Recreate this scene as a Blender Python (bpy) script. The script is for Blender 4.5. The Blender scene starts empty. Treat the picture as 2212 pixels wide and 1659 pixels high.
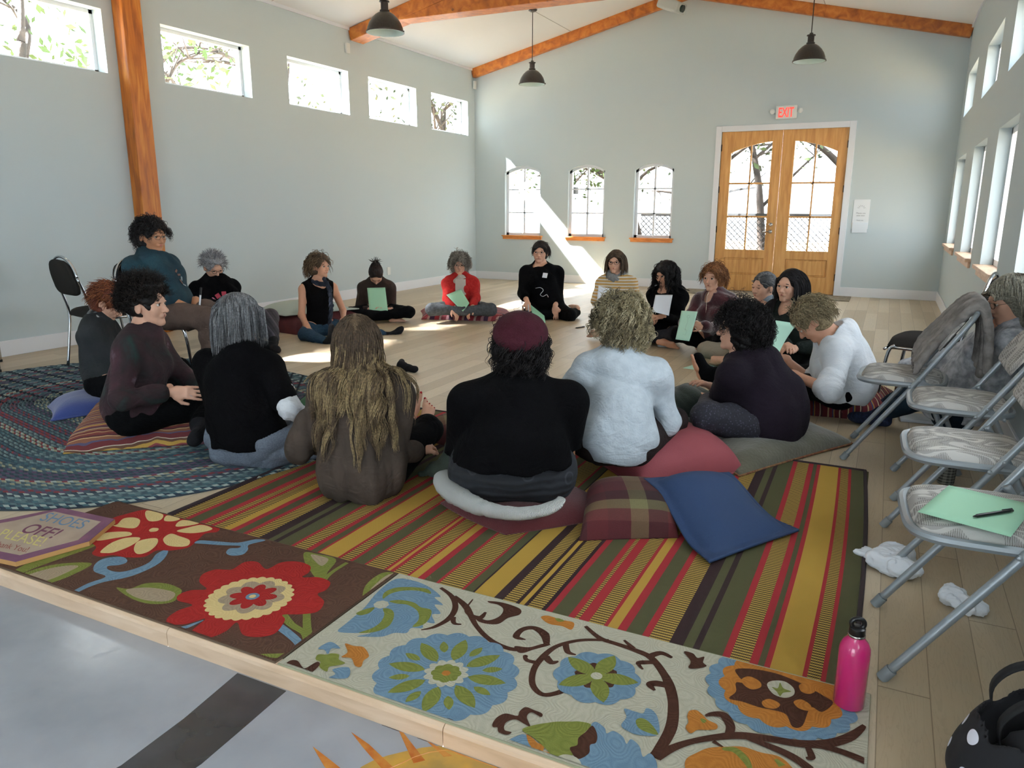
import bpy, math, random
import numpy as np
from mathutils import Vector, Matrix
PI = math.pi
sc = bpy.context.scene
COL = sc.collection
random.seed(7)
rng = np.random.default_rng(7)

# ------------------------------------------------------------------ camera
FPX, YAW, PITCH, ROLL = 1619.6, -0.4579, 0.2311, 0.0033
CAM = np.array([6.758, 0.0, 1.27])
W, D, H, SL = 7.46, 12.19, 3.60, 0.235      # room width, depth of far wall, wall height, ceiling slope
YB = -4.2                                    # wall behind the camera
XM = W / 2
FWD = np.array([math.sin(YAW) * math.cos(PITCH), math.cos(YAW) * math.cos(PITCH), -math.sin(PITCH)])
_r = np.array([math.cos(YAW), -math.sin(YAW), 0.0])
_u = np.cross(_r, FWD)
RGT = math.cos(ROLL) * _r + math.sin(ROLL) * _u
UPV = -math.sin(ROLL) * _r + math.cos(ROLL) * _u
cam_d = bpy.data.cameras.new('camera')
cam_d.sensor_width = 36.0
cam_d.lens = FPX * 36.0 / 2212
cam_d.clip_start = 0.05
cam_d.clip_end = 200
cam = bpy.data.objects.new('camera', cam_d)
COL.objects.link(cam)
cam.matrix_world = Matrix(((RGT[0], UPV[0], -FWD[0], CAM[0]), (RGT[1], UPV[1], -FWD[1], CAM[1]), (RGT[2], UPV[2], -FWD[2], CAM[2]), (0, 0, 0, 1)))
sc.camera = cam

# ------------------------------------------------------------------ light and exposure
sc.view_settings.view_transform = 'Standard'
sc.view_settings.look = 'None'
sc.view_settings.gamma = 1.0
sc.view_settings.use_curve_mapping = False
sc.view_settings.exposure = 0.55
world = bpy.data.worlds.new('sky')
sc.world = world
world.use_nodes = True
_bg = world.node_tree.nodes['Background']
_bg.inputs['Color'].default_value = (0.86, 0.94, 1.0, 1)
_bg.inputs['Strength'].default_value = 5.0
sun_d = bpy.data.lights.new('sun', 'SUN')
sun_d.energy = 190.0
sun_d.angle = 0.05
sun_d.color = (1.0, 0.985, 0.98)
sun = bpy.data.objects.new('sun', sun_d)
COL.objects.link(sun)
SUND = Vector((1.0, 0.35, -1.1)).normalized()
sun.rotation_euler = SUND.to_track_quat('-Z', 'Y').to_euler()
sun.location = (-8, 5, 12)


def portal(name, loc, normal, sx, sy):
    l = bpy.data.lights.new(name, 'AREA')
    l.shape = 'RECTANGLE'
    l.size, l.size_y = sx, sy
    l.cycles.is_portal = True
    o = bpy.data.objects.new(name, l)
    COL.objects.link(o)
    o.location = loc
    o.rotation_euler = Vector(normal).to_track_quat('-Z', 'Z' if abs(normal[2]) < .9 else 'Y').to_euler()


sc.cycles.max_bounces = 8
sc.cycles.diffuse_bounces = 5
sc.cycles.glossy_bounces = 3
sc.cycles.transmission_bounces = 4
sc.cycles.transparent_max_bounces = 6
sc.cycles.sample_clamp_indirect = 6.0
sc.cycles.caustics_reflective = False
sc.cycles.caustics_refractive = False


# ------------------------------------------------------------------ helpers
def lin(h):
    if isinstance(h, str):
        h = h.lstrip('#')
        c = [int(h[i:i + 2], 16) / 255 for i in (0, 2, 4)]
        return tuple(x / 12.92 if x <= .04045 else ((x + .055) / 1.055) ** 2.4 for x in c) + (1.0,)
    return tuple(h) + ((1.0,) if len(h) == 3 else ())


MATS = {}


def mat(name, color='#808080', rough=0.7, metal=0.0, noise=None, bump=None, spec=0.5, trans=0.0, emit=None, sheen=0.0, coat=0.0, extra=None):
    """noise=(scale, second colour, detail); bump=(scale, strength, kind)."""
    if name in MATS:
        return MATS[name]
    m = bpy.data.materials.new(name)
    m.use_nodes = True
    nt = m.node_tree
    b = nt.nodes['Principled BSDF']
    b.inputs['Base Color'].default_value = lin(color)
    b.inputs['Roughness'].default_value = rough
    b.inputs['Metallic'].default_value = metal
    b.inputs['Specular IOR Level'].default_value = spec
    b.inputs['Transmission Weight'].default_value = trans
    b.inputs['Sheen Weight'].default_value = sheen
    b.inputs['Coat Weight'].default_value = coat
    if emit:
        b.inputs['Emission Color'].default_value = lin(emit[0])
        b.inputs['Emission Strength'].default_value = emit[1]
    tc = nt.nodes.new('ShaderNodeTexCoord')
    if noise:
        n = nt.nodes.new('ShaderNodeTexNoise')
        n.inputs['Scale'].default_value = noise[0]
        n.inputs['Detail'].default_value = noise[2] if len(noise) > 2 else 3
        r = nt.nodes.new('ShaderNodeValToRGB')
        r.color_ramp.elements[0].position = .35
        r.color_ramp.elements[1].position = .65
        r.color_ramp.elements[0].color = lin(color)
        r.color_ramp.elements[1].color = lin(noise[1])
        nt.links.new(tc.outputs['Object'], n.inputs['Vector'])
        nt.links.new(n.outputs['Fac'], r.inputs['Fac'])
        nt.links.new(r.outputs['Color'], b.inputs['Base Color'])
    if bump:
        if len(bump) > 2 and bump[2] == 'weave':
            n = nt.nodes.new('ShaderNodeTexWave')
            n.inputs['Scale'].default_value = bump[0]
            n.inputs['Distortion'].default_value = 1.5
        else:
            n = nt.nodes.new('ShaderNodeTexNoise')
            n.inputs['Scale'].default_value = bump[0]
            n.inputs['Detail'].default_value = 3
        nt.links.new(tc.outputs['Object'], n.inputs['Vector'])
        bp = nt.nodes.new('ShaderNodeBump')
        bp.inputs['Strength'].default_value = bump[1]
        bp.inputs['Distance'].default_value = 0.01
        nt.links.new(n.outputs['Fac'], bp.inputs['Height'])
        nt.links.new(bp.outputs['Normal'], b.inputs['Normal'])
    if extra:
        extra(nt, b, tc)
    MATS[name] = m
    return m


class N:
    """tiny node-graph helper"""
    def __init__(s, nt):
        s.nt = nt

    def new(s, t, **k):
        n = s.nt.nodes.new(t)
        for a, v in k.items():
            setattr(n, a, v)
        return n

    def link(s, a, b):
        s.nt.links.new(a, b)

    def math(s, op, a, b=None, c=None):
        n = s.nt.nodes.new('ShaderNodeMath')
        n.operation = op
        for i, x in enumerate((a, b, c)):
            if x is None:
                continue
            if isinstance(x, (int, float)):
                n.inputs[i].default_value = x
            else:
                s.nt.links.new(x, n.inputs[i])
        return n.outputs[0]

    def ramp(s, fac, stops, const=False):
        r = s.nt.nodes.new('ShaderNodeValToRGB')
        if const:
            r.color_ramp.interpolation = 'CONSTANT'
        while len(r.color_ramp.elements) < len(stops):
            r.color_ramp.elements.new(.5)
        for e, (p, c) in zip(r.color_ramp.elements, stops):
            e.position = p
            e.color = lin(c)
        s.nt.links.new(fac, r.inputs['Fac'])
        return r.outputs['Color']

    def mix(s, fac, a, b, mode='MIX'):
        n = s.nt.nodes.new('ShaderNodeMix')
        n.data_type = 'RGBA'
        n.blend_type = mode
        for sock, x in ((n.inputs['Factor'], fac), (n.inputs['A'], a), (n.inputs['B'], b)):
            if isinstance(x, (int, float)):
                sock.default_value = x
            elif isinstance(x, (tuple, str)):
                sock.default_value = lin(x)
            else:
                s.nt.links.new(x, sock)
        return n.outputs['Result']


def unit(v):
    v = np.asarray(v, float)
    return v / (np.linalg.norm(v) + 1e-12)


class MB:
    def __init__(s):
        s.v, s.f, s.m, s.n = [], [], [], 0

    def add(s, verts, faces, m=0):
        verts = np.asarray(verts, float).reshape(-1, 3)
        s.v.append(verts)
        if isinstance(faces, np.ndarray):
            fs = (faces + s.n).tolist()
        else:
            fs = [[i + s.n for i in f] for f in faces]
        s.f.extend(fs)
        s.m.extend([m] * len(fs) if isinstance(m, int) else list(m))
        s.n += len(verts)
        return s

    def box(s, x0, x1, y0, y1, z0, z1, m=0):
        v = [(x, y, z) for x in (x0, x1) for y in (y0, y1) for z in (z0, z1)]
        return s.add(v, [(0, 1, 3, 2), (4, 6, 7, 5), (0, 4, 5, 1), (2, 3, 7, 6), (0, 2, 6, 4), (1, 5, 7, 3)], m)

    def obox(s, c, ax, half, m=0):
        """oriented box: centre, three axes, half sizes"""
        c = np.asarray(c, float)
        A = [unit(a) * h for a, h in zip(ax, half)]
        v = [c + i * A[0] + j * A[1] + k * A[2] for i in (-1, 1) for j in (-1, 1) for k in (-1, 1)]
        return s.add(v, [(0, 1, 3, 2), (4, 6, 7, 5), (0, 4, 5, 1), (2, 3, 7, 6), (0, 2, 6, 4), (1, 5, 7, 3)], m)

    def beam(s, a, b, w, h, up=(0, 0, 1), m=0):
        a, b = np.asarray(a, float), np.asarray(b, float)
        d = unit(b - a)
        x = unit(np.cross(d, up))
        u = np.cross(x, d)
        return s.obox((a + b) / 2, (d, x, u), (np.linalg.norm(b - a) / 2, w / 2, h / 2), m)

    def tube(s, pts, r, n=8, m=0, caps=True, closed=False):
        P = np.asarray(pts, float)
        L = len(P)
        R = np.full(L, float(r)) if np.isscalar(r) else np.asarray(r, float)
        T = np.roll(P, -1, 0) - np.roll(P, 1, 0) if closed else np.gradient(P, axis=0)
        T /= np.linalg.norm(T, axis=1)[:, None] + 1e-12
        up = np.array([0, 0, 1.0]) if abs(T[0][2]) < .9 else np.array([1.0, 0, 0])
        x = unit(np.cross(T[0], up))
        rings = []
        an = np.arange(n) * 2 * PI / n
        for i in range(L):
            x = x - T[i] * (x @ T[i])
            x = unit(x)
            y = np.cross(T[i], x)
            rings.append(P[i] + R[i] * (np.cos(an)[:, None] * x + np.sin(an)[:, None] * y))
        V = np.concatenate(rings)
        F = []
        K = L if closed else L - 1
        for i in range(K):
            a, b = i * n, ((i + 1) % L) * n
            F += [(a + j, a + (j + 1) % n, b + (j + 1) % n, b + j) for j in range(n)]
        if caps and not closed:
            F += [tuple(range(n - 1, -1, -1)), tuple((L - 1) * n + j for j in range(n))]
        return s.add(V, F, m)

    def lathe(s, prof, c=(0, 0, 0), n=32, m=0, ax=None):
        """prof: (r, h) pairs turned about the vertical (or about ax=(x, y, axis))."""
        c = np.asarray(c, float)
        X, Y, Z = (np.array(a, float) for a in (ax or ((1, 0, 0), (0, 1, 0), (0, 0, 1))))
        an = np.arange(n) * 2 * PI / n
        V = [c + r * (math.cos(t) * X + math.sin(t) * Y) + h * Z for r, h in prof for t in an]
        F = []
        for i in range(len(prof) - 1):
            F += [(i * n + j, i * n + (j + 1) % n, (i + 1) * n + (j + 1) % n, (i + 1) * n + j) for j in range(n)]
        return s.add(V, F, m)

    def prism(s, poly, off, m=0, mside=None):
        P = np.asarray(poly, float)
        o = np.asarray(off, float)
        k = len(P)
        s.add(np.concatenate([P, P + o]), [tuple(range(k - 1, -1, -1)), tuple(range(k, 2 * k))] , m)
        return s.add(np.concatenate([P, P + o]), [(i, (i + 1) % k, (i + 1) % k + k, i + k) for i in range(k)], m if mside is None else mside)

    def build(s, name, mats, parent=None, smooth=False, angle=None):
        me = bpy.data.meshes.new(name)
        V = np.concatenate(s.v) if s.v else np.zeros((0, 3))
        me.from_pydata(V.tolist(), [], s.f)
        if not isinstance(mats, (list, tuple)):
            mats = [mats]
        for mm in mats:
            me.materials.append(mm)
        if len(mats) > 1:
            me.polygons.foreach_set('material_index', np.array(s.m, dtype=np.int32))
        if smooth:
            me.polygons.foreach_set('use_smooth', np.ones(len(s.f), dtype=bool))
            if angle:
                try:
                    me.set_sharp_from_angle(angle=angle)
                except Exception:
                    pass
        me.update()
        o = bpy.data.objects.new(name, me)
        COL.objects.link(o)
        if parent is not None:
            o.parent = parent
            o.matrix_parent_inverse = Matrix.Translation(parent.location).inverted() if parent.rotation_euler[2] == 0 else parent.matrix_basis.inverted()
        return o


def bev(o, w=0.01, seg=2, angle=0.6):
    b = o.modifiers.new('bevel', 'BEVEL')
    b.width = w
    b.segments = seg
    b.limit_method = 'ANGLE'
    b.angle_limit = angle
    return o


def thing(name, label, cat, loc=(0, 0, 0), group=None):
    o = bpy.data.objects.new(name, None)
    o.empty_display_size = 0.1
    COL.objects.link(o)
    o.location = loc
    o['label'] = label
    o['category'] = cat
    if group:
        o['group'] = group
    return o


def tag(o, label, cat, group=None, kind=None):
    o['label'] = label
    o['category'] = cat
    if group:
        o['group'] = group
    if kind:
        o['kind'] = kind
    return o


def struct(o):
    o['kind'] = 'structure'
    return o


def depth_of(P):
    return float((np.asarray(P, float) - CAM) @ FWD)


def ray(u, v):
    return FWD + (u - 1106) / FPX * RGT - (v - 829.5) / FPX * UPV


def on_floor(u, v, z=0.0):
    d = ray(u, v)
    return CAM + d * ((z - CAM[2]) / d[2])


def on_y(u, v, y):
    d = ray(u, v)
    return CAM + d * ((y - CAM[1]) / d[1])


def on_x(u, v, x):
    d = ray(u, v)
    return CAM + d * ((x - CAM[0]) / d[0])


def at(u, v, dep):
    return CAM + ray(u, v) * dep
# ================================================================== the setting
def wall_tex(nt, b, tc):
    g = N(nt)
    n = g.new('ShaderNodeTexNoise')
    n.inputs['Scale'].default_value = 90
    n.inputs['Detail'].default_value = 4
    g.link(tc.outputs['Object'], n.inputs['Vector'])
    bp = g.new('ShaderNodeBump')
    bp.inputs['Strength'].default_value = .12
    bp.inputs['Distance'].default_value = .004
    g.link(n.outputs['Fac'], bp.inputs['Height'])
    g.link(bp.outputs['Normal'], b.inputs['Normal'])


M_wall = mat('wall_paint', '#c3cfd2', .85, extra=wall_tex, spec=.2)
M_ceil = mat('ceiling_paint', '#f4f3f1', .9, extra=wall_tex, spec=.2)
M_trim = mat('white_trim', '#e6e9ee', .45)


def wood_extra(c1, c2, c3, scale=(1, 1, 1), knots=True, k=1.0):
    def ex(nt, b, tc):
        g = N(nt)
        mp = g.new('ShaderNodeMapping')
        mp.inputs['Scale'].default_value = scale
        g.link(tc.outputs['Object'], mp.inputs['Vector'])
        n = g.new('ShaderNodeTexNoise')
        n.inputs['Scale'].default_value = 3 * k
        n.inputs['Detail'].default_value = 6
        n.inputs['Distortion'].default_value = .6
        g.link(mp.outputs['Vector'], n.inputs['Vector'])
        col = g.ramp(n.outputs['Fac'], [(.3, c1), (.5, c2), (.7, c3)])
        if knots:
            vo = g.new('ShaderNodeTexVoronoi')
            vo.inputs['Scale'].default_value = 2.6
            g.link(tc.outputs['Object'], vo.inputs['Vector'])
            f = g.math('LESS_THAN', vo.outputs['Distance'], .045)
            n2 = g.new('ShaderNodeTexNoise')
            n2.inputs['Scale'].default_value = 40
            g.link(tc.outputs['Object'], n2.inputs['Vector'])
            f = g.math('MULTIPLY', f, g.math('ADD', n2.outputs['Fac'], .2))
            col = g.mix(f, col, '#3d2413')
        g.link(col, b.inputs['Base Color'])
        bp = g.new('ShaderNodeBump')
        bp.inputs['Strength'].default_value = .08
        bp.inputs['Distance'].default_value = .005
        g.link(n.outputs['Fac'], bp.inputs['Height'])
        g.link(bp.outputs['Normal'], b.inputs['Normal'])
    return ex


M_beam = mat('stained_timber', rough=.45, extra=wood_extra('#8a4a17', '#b0641f', '#c47c33', (3, 3, 3)))
M_post = mat('stained_post_timber', rough=.4, extra=wood_extra('#8a4a17', '#b4661e', '#c98335', (8, 8, .9)))
M_door = mat('knotty_alder', rough=.45, extra=wood_extra('#b98346', '#cc9857', '#d8a768', (9, 9, .8)))
M_sill = mat('sill_wood', rough=.4, extra=wood_extra('#b86a2a', '#cd8440', '#d9954f', (2, 9, 9), False))
M_sill2 = mat('pale_sill_wood', rough=.4, extra=wood_extra('#c89f80', '#dab597', '#e0bf9f', (9, 2, 9), False))


def glass(nt, b, tc):
    g = N(nt)
    out = [n for n in nt.nodes if n.type == 'OUTPUT_MATERIAL'][0]
    t = g.new('ShaderNodeBsdfTransparent')
    gl = g.new('ShaderNodeBsdfGlossy')
    gl.inputs['Roughness'].default_value = .02
    mx = g.new('ShaderNodeMixShader')
    mx.inputs[0].default_value = .05
    g.link(t.outputs[0], mx.inputs[1])
    g.link(gl.outputs[0], mx.inputs[2])
    g.link(mx.outputs[0], out.inputs['Surface'])


M_glass = mat('window_glass', extra=glass)


def floor_ex(nt, b, tc):
    g = N(nt)
    sep = g.new('ShaderNodeSeparateXYZ')
    g.link(tc.outputs['Object'], sep.inputs[0])
    x, y = sep.outputs[0], sep.outputs[1]
    pw = .127
    xi = g.math('FLOOR', g.math('DIVIDE', x, pw))
    wn = g.new('ShaderNodeTexWhiteNoise', noise_dimensions='1D')
    g.link(xi, wn.inputs['W'])
    ys = g.math('ADD', y, g.math('MULTIPLY', wn.outputs['Value'], 7.3))
    yi = g.math('FLOOR', g.math('DIVIDE', ys, 1.5))
    cv = g.new('ShaderNodeCombineXYZ')
    g.link(xi, cv.inputs[0])
    g.link(yi, cv.inputs[1])
    w2 = g.new('ShaderNodeTexWhiteNoise', noise_dimensions='2D')
    g.link(cv.outputs[0], w2.inputs['Vector'])
    base = g.ramp(w2.outputs['Value'], [(0, '#b09f83'), (.35, '#bba98d'), (.6, '#c2b195'), (1, '#ccbca2')])
    # grain, stretched along the planks, shifted per plank
    cg = g.new('ShaderNodeCombineXYZ')
    g.link(g.math('MULTIPLY', x, 14), cg.inputs[0])
    g.link(g.math('ADD', g.math('MULTIPLY', y, 1.6), g.math('MULTIPLY', w2.outputs['Value'], 40)), cg.inputs[1])
    n = g.new('ShaderNodeTexNoise')
    n.inputs['Scale'].default_value = 1.6
    n.inputs['Detail'].default_value = 5
    n.inputs['Distortion'].default_value = 1.2
    g.link(cg.outputs[0], n.inputs['Vector'])
    rings = g.math('FRACT', g.math('MULTIPLY', n.outputs['Fac'], 9))
    rf = g.math('MULTIPLY', g.math('POWER', rings, 4), .22)
    col = g.mix(rf, base, '#86745a')
    fx = g.math('FRACT', g.math('DIVIDE', x, pw))
    ed = g.math('LESS_THAN', g.math('ABSOLUTE', g.math('SUBTRACT', fx, .5)), .49)
    fy = g.math('FRACT', g.math('DIVIDE', ys, 1.5))
    ed2 = g.math('LESS_THAN', g.math('ABSOLUTE', g.math('SUBTRACT', fy, .5)), .4985)
    e = g.math('MULTIPLY', ed, ed2)
    col = g.mix(g.math('MULTIPLY', g.math('SUBTRACT', 1, e), .55), col, '#4d3a22')
    g.link(col, b.inputs['Base Color'])
    rr = g.math('ADD', .33, g.math('MULTIPLY', n.outputs['Fac'], .12))
    g.link(rr, b.inputs['Roughness'])


M_floor = mat('oak_planks', rough=.38, extra=floor_ex, spec=.45)


def conc_ex(nt, b, tc):
    g = N(nt)
    n = g.new('ShaderNodeTexNoise')
    n.inputs['Scale'].default_value = 2.2
    n.inputs['Detail'].default_value = 6
    g.link(tc.outputs['Object'], n.inputs['Vector'])
    g.link(g.ramp(n.outputs['Fac'], [(.3, '#8f939c'), (.55, '#a3a7ae'), (.75, '#b0b2b6')]), b.inputs['Base Color'])
    n2 = g.new('ShaderNodeTexNoise')
    n2.inputs['Scale'].default_value = 28
    n2.inputs['Detail'].default_value = 2
    g.link(tc.outputs['Object'], n2.inputs['Vector'])
    bp = g.new('ShaderNodeBump')
    bp.inputs['Strength'].default_value = .25
    bp.inputs['Distance'].default_value = .002
    g.link(n2.outputs['Fac'], bp.inputs['Height'])
    g.link(bp.outputs['Normal'], b.inputs['Normal'])


M_conc = mat('polished_concrete', rough=.16, extra=conc_ex)
M_black = mat('black_concrete_stain', '#26292e', .16, noise=(4, '#3a3e44', 4))
M_conc2 = mat('honed_edge', '#b3a58f', .5)
M_maple = mat('maple_nosing', rough=.4, extra=wood_extra('#c9ab8d', '#d6ba9d', '#dfc5aa', (1.5, 9, 9), False))

TH = .22
YE = 1.385       # edge of the raised wooden floor
ZL = -.052       # lower concrete floor


def holes_wall(fix, a0, a1, b0, b1, holes, thick, axis):
    """wall of boxes around rectangular holes. axis 'x': plane x=fix, a=y; axis 'y': plane y=fix, a=x; b = z."""
    mb = MB()
    A = sorted({a0, a1, *[q for h in holes for q in h[:2]]})
    for i in range(len(A) - 1):
        p, q = A[i], A[i + 1]
        hs = sorted([h[2:] for h in holes if h[0] < (p + q) / 2 < h[1]])
        z = b0
        spans = []
        for lo, hi in hs:
            spans.append((z, lo))
            z = hi
        spans.append((z, b1))
        for lo, hi in spans:
            if hi - lo < 1e-4:
                continue
            if axis == 'x':
                mb.box(min(fix, fix + thick), max(fix, fix + thick), p, q, lo, hi)
            else:
                mb.box(p, q, min(fix, fix + thick), max(fix, fix + thick), lo, hi)
    return mb


# raised floor, nosing, lower floor
f = MB().box(0, W, YE + .045, D, -.06, 0)
struct(f.build('floor', M_floor))
f = MB().box(0, W, YB, YE, ZL - .1, ZL)
struct(f.build('floor_concrete', M_conc))
xs = [0, 1.9, 3.4, 4.895, 5.885, W]
for i in range(len(xs) - 1):
    prof = [(YE + .045, ZL), (YE + .045, 0.004), (YE + .012, .006), (YE + .003, 0), (YE, -.008), (YE, ZL)]
    a, b_ = xs[i] + .0012, xs[i + 1] - .0012
    o = MB().prism([(a, y, z) for y, z in prof], (b_ - a, 0, 0)).build('trim_%d' % (i + 1), M_maple)
    struct(o)

# painted decoration on the concrete, millimetres thick
band = [(5.19, 1.38), (5.375, 1.38), (5.385, 1.19), (5.39, 1.07), (5.37, .9), (5.33, .7), (5.15, .75), (5.2, .9), (5.22, .98), (5.215, 1.17)]
o = MB().prism([(x, y, ZL) for x, y in band], (0, 0, .0008)).build('painted_band', M_black)
tag(o, 'dark charcoal band painted across the grey concrete below the step', 'floor painting')
M_sun1 = mat('sun_stain_yellow', '#c99b45', .2, noise=(14, '#a98a4c', 5))
M_sun2 = mat('sun_stain_orange', '#b5642a', .22, noise=(20, '#c98a3e', 4))
sp = thing('painted_sun', 'ochre and orange sun painted on the grey concrete floor below the step', 'floor painting', (6.05, 1.1, ZL))
cx_, cy_, R_ = 6.10, 1.10, .37
pts = [(cx_ + R_ * (1 + .04 * math.sin(5 * t + 1)) * math.cos(t), cy_ + R_ * (1 + .04 * math.sin(7 * t)) * math.sin(t), ZL) for t in np.linspace(0, 2 * PI, 60)[:-1]]
pts = [(a, min(b, 1.383), c) for a, b, c in pts]
MB().prism(pts, (0, 0, .0008)).build('disc', M_sun1, sp)
mb = MB()
for k in range(26):
    t = 2 * PI * k / 26 + random.uniform(-.04, .04)
    l = random.uniform(.09, .17) if k % 2 else random.uniform(.13, .22)
    wv = random.uniform(.008, .016)
    d_ = np.array([math.cos(t), math.sin(t), 0])
    n_ = np.array([-math.sin(t), math.cos(t), 0])
    c_ = np.array([cx_, cy_, ZL])
    bend = random.uniform(-.03, .03)
    p = [c_ + d_ * (R_ - .05) + n_ * wv, c_ + d_ * (R_ + l * .5) + n_ * (wv * .8 + bend * .5), c_ + d_ * (R_ + l) + n_ * bend, c_ + d_ * (R_ + l * .5) + n_ * (bend * .5 - wv * .6), c_ + d_ * (R_ - .05) - n_ * wv]
    p = [np.array([q[0], min(q[1], 1.383), q[2]]) for q in p]
    if p[0][1] < 1.38 or p[4][1] < 1.38:
        mb.prism(p, (0, 0, .0011))
for rr_ in (.34, .26, .17):
    mb.tube([(cx_ + rr_ * (1 + .03 * math.sin(9 * t)) * math.cos(t), min(cy_ + rr_ * math.sin(t), 1.38), ZL + .0005) for t in np.linspace(0, 2 * PI, 50)[:-1]], .0016, 4, closed=True)
mb.build('ray_brushwork', M_sun2, sp)

# ---- windows data
LW = [(3.90, 5.08), (5.72, 6.91), (7.52, 8.69), (9.13, 10.34), (10.77, 11.95)]
LZ = (2.49, 3.05)
RWU = [(10.5, 11.75, 2.42, 2.95), (8.13, 9.45, 2.37, 2.88), (6.1, 7.35, 2.32, 2.83), (4.1, 5.3, 2.3, 2.82), (2.1, 3.3, 2.3, 2.82), (0, 1.3, 2.3, 2.82), (-2.2, -.9, 2.3, 2.82)]
RWL = [(10.4, 11.75, .82, 1.9), (8.2, 9.45, .82, 1.9), (6.25, 7.38, .82, 1.9), (4.3, 5.45, .82, 1.9), (2.2, 3.35, .82, 1.9), (.2, 1.3, .82, 1.9), (-1.9, -.7, .82, 1.9)]
BW = [(.60, 1.29), (1.80, 2.45), (2.96, 3.60)]
BZ = (.79, 1.87, 1.97)
DX = (4.31, 5.20, 6.10)

struct(holes_wall(0, YB, D, -.2, H, [(a, b, *LZ) for a, b in LW], -TH, 'x').build('wall_left', M_wall))
struct(holes_wall(W, YB, D, -.2, H, RWU + RWL, TH, 'x').build('wall_right', M_wall))
mb = holes_wall(D, -TH, W + TH, -.2, H, [(a, b, BZ[0], BZ[2]) for a, b in BW] + [(DX[0], DX[2], 0.0, 2.40)], TH, 'y')
mb.prism([(-TH, D, H), (W + TH, D, H), (XM, D, H + SL * XM)], (0, TH, 0))
for a, b in BW:   # arched heads
    c = (a + b) / 2
    hw = (b - a) / 2
    s_ = BZ[2] - BZ[1]
    R_ = (hw * hw + s_ * s_) / (2 * s_)
    arc = [(x, BZ[2] - R_ + math.sqrt(R_ * R_ - (x - c) ** 2)) for x in np.linspace(a, b, 15)]
    for i in range(14):
        mb.prism([(arc[i][0], D, arc[i][1]), (arc[i + 1][0], D, arc[i + 1][1]), (arc[i + 1][0], D, BZ[2]), (arc[i][0], D, BZ[2])], (0, TH, 0))
struct(mb.build('wall_back', M_wall))
RH = [(1.2, 2.4, .8, 2.2), (4.2, 6.9, .3, 2.7)]
mb = holes_wall(YB, -TH, W + TH, -.2, H, RH, -TH, 'y')
mb.prism([(-TH, YB, H), (W + TH, YB, H), (XM, YB, H + SL * XM)], (0, -TH, 0))
struct(mb.build('wall_front', M_wall))
for i, (a, b, z0, z1) in enumerate(RH):
    mb = MB()
    for x in (a, (a + b) / 2, b):
        mb.box(x - .04, x + .04, YB - .12, YB - .04, z0, z1)
    for z in (z0, z1):
        mb.box(a, b, YB - .12, YB - .04, z - .04, z + .04)
    struct(mb.build('window_%d' % (40 + i), M_trim))
    portal('portal', ((a + b) / 2, YB - .2, (z0 + z1) / 2), (0, 1, 0), b - a, z1 - z0)

# ceiling (two slopes) with board joints
mb = MB()
for sx in (0, 1):
    x0, x1 = (-TH, XM) if sx == 0 else (W + TH, XM)
    z0, z1 = H - SL * TH, H + SL * XM
    mb.prism([(x0, YB - TH, z0), (x1, YB - TH, z1), (x1, YB - TH, z1 + .15), (x0, YB - TH, z0 + .15)], (0, D - YB + 2 * TH, 0))
struct(mb.build('ceiling', M_ceil))
M_joint = mat('ceiling_joint', '#a9a49e', .9)
mb = MB()
for yj in (10.6, 7.0, 3.4):
    pass
for x_, y0, y1 in ((1.83, YB, D), (W - 1.83, YB, D)):
    zz = H + SL * min(x_, W - x_)
    mb.box(x_ - .004, x_ + .004, y0, y1, zz - .002, zz + .002)
for yj in (7.3, 3.9):
    for a, b in ((0, XM), (W, XM)):
        mb.beam((a, yj, H + .001), (b, yj, H + SL * XM + .001), .008, .004)
struct(mb.build('trim_20', M_joint))

# ceiling edge moulding + baseboards
mb = MB().box(0, .02, YB, D, H - .035, H + .004)
struct(mb.build('trim_21', M_trim))
mb = MB().box(W - .02, W, YB, D, H - .035, H + .004)
struct(mb.build('trim_22', M_trim))
struct(bev(MB().box(0, .016, YE + .05, D, 0, .135).build('baseboard_left', M_trim), .004))
struct(bev(MB().box(W - .016, W, YE + .05, D, 0, .135).build('baseboard_right', M_trim), .004))
struct(bev(MB().box(0, DX[0] - .085, D - .016, D, 0, .135).build('baseboard_back', M_trim), .004))
struct(bev(MB().box(DX[2] + .085, W, D - .016, D, 0, .135).build('baseboard_back_right', M_trim), .004))

# ---- windows: frame set into the wall, glass, sash bars


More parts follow.
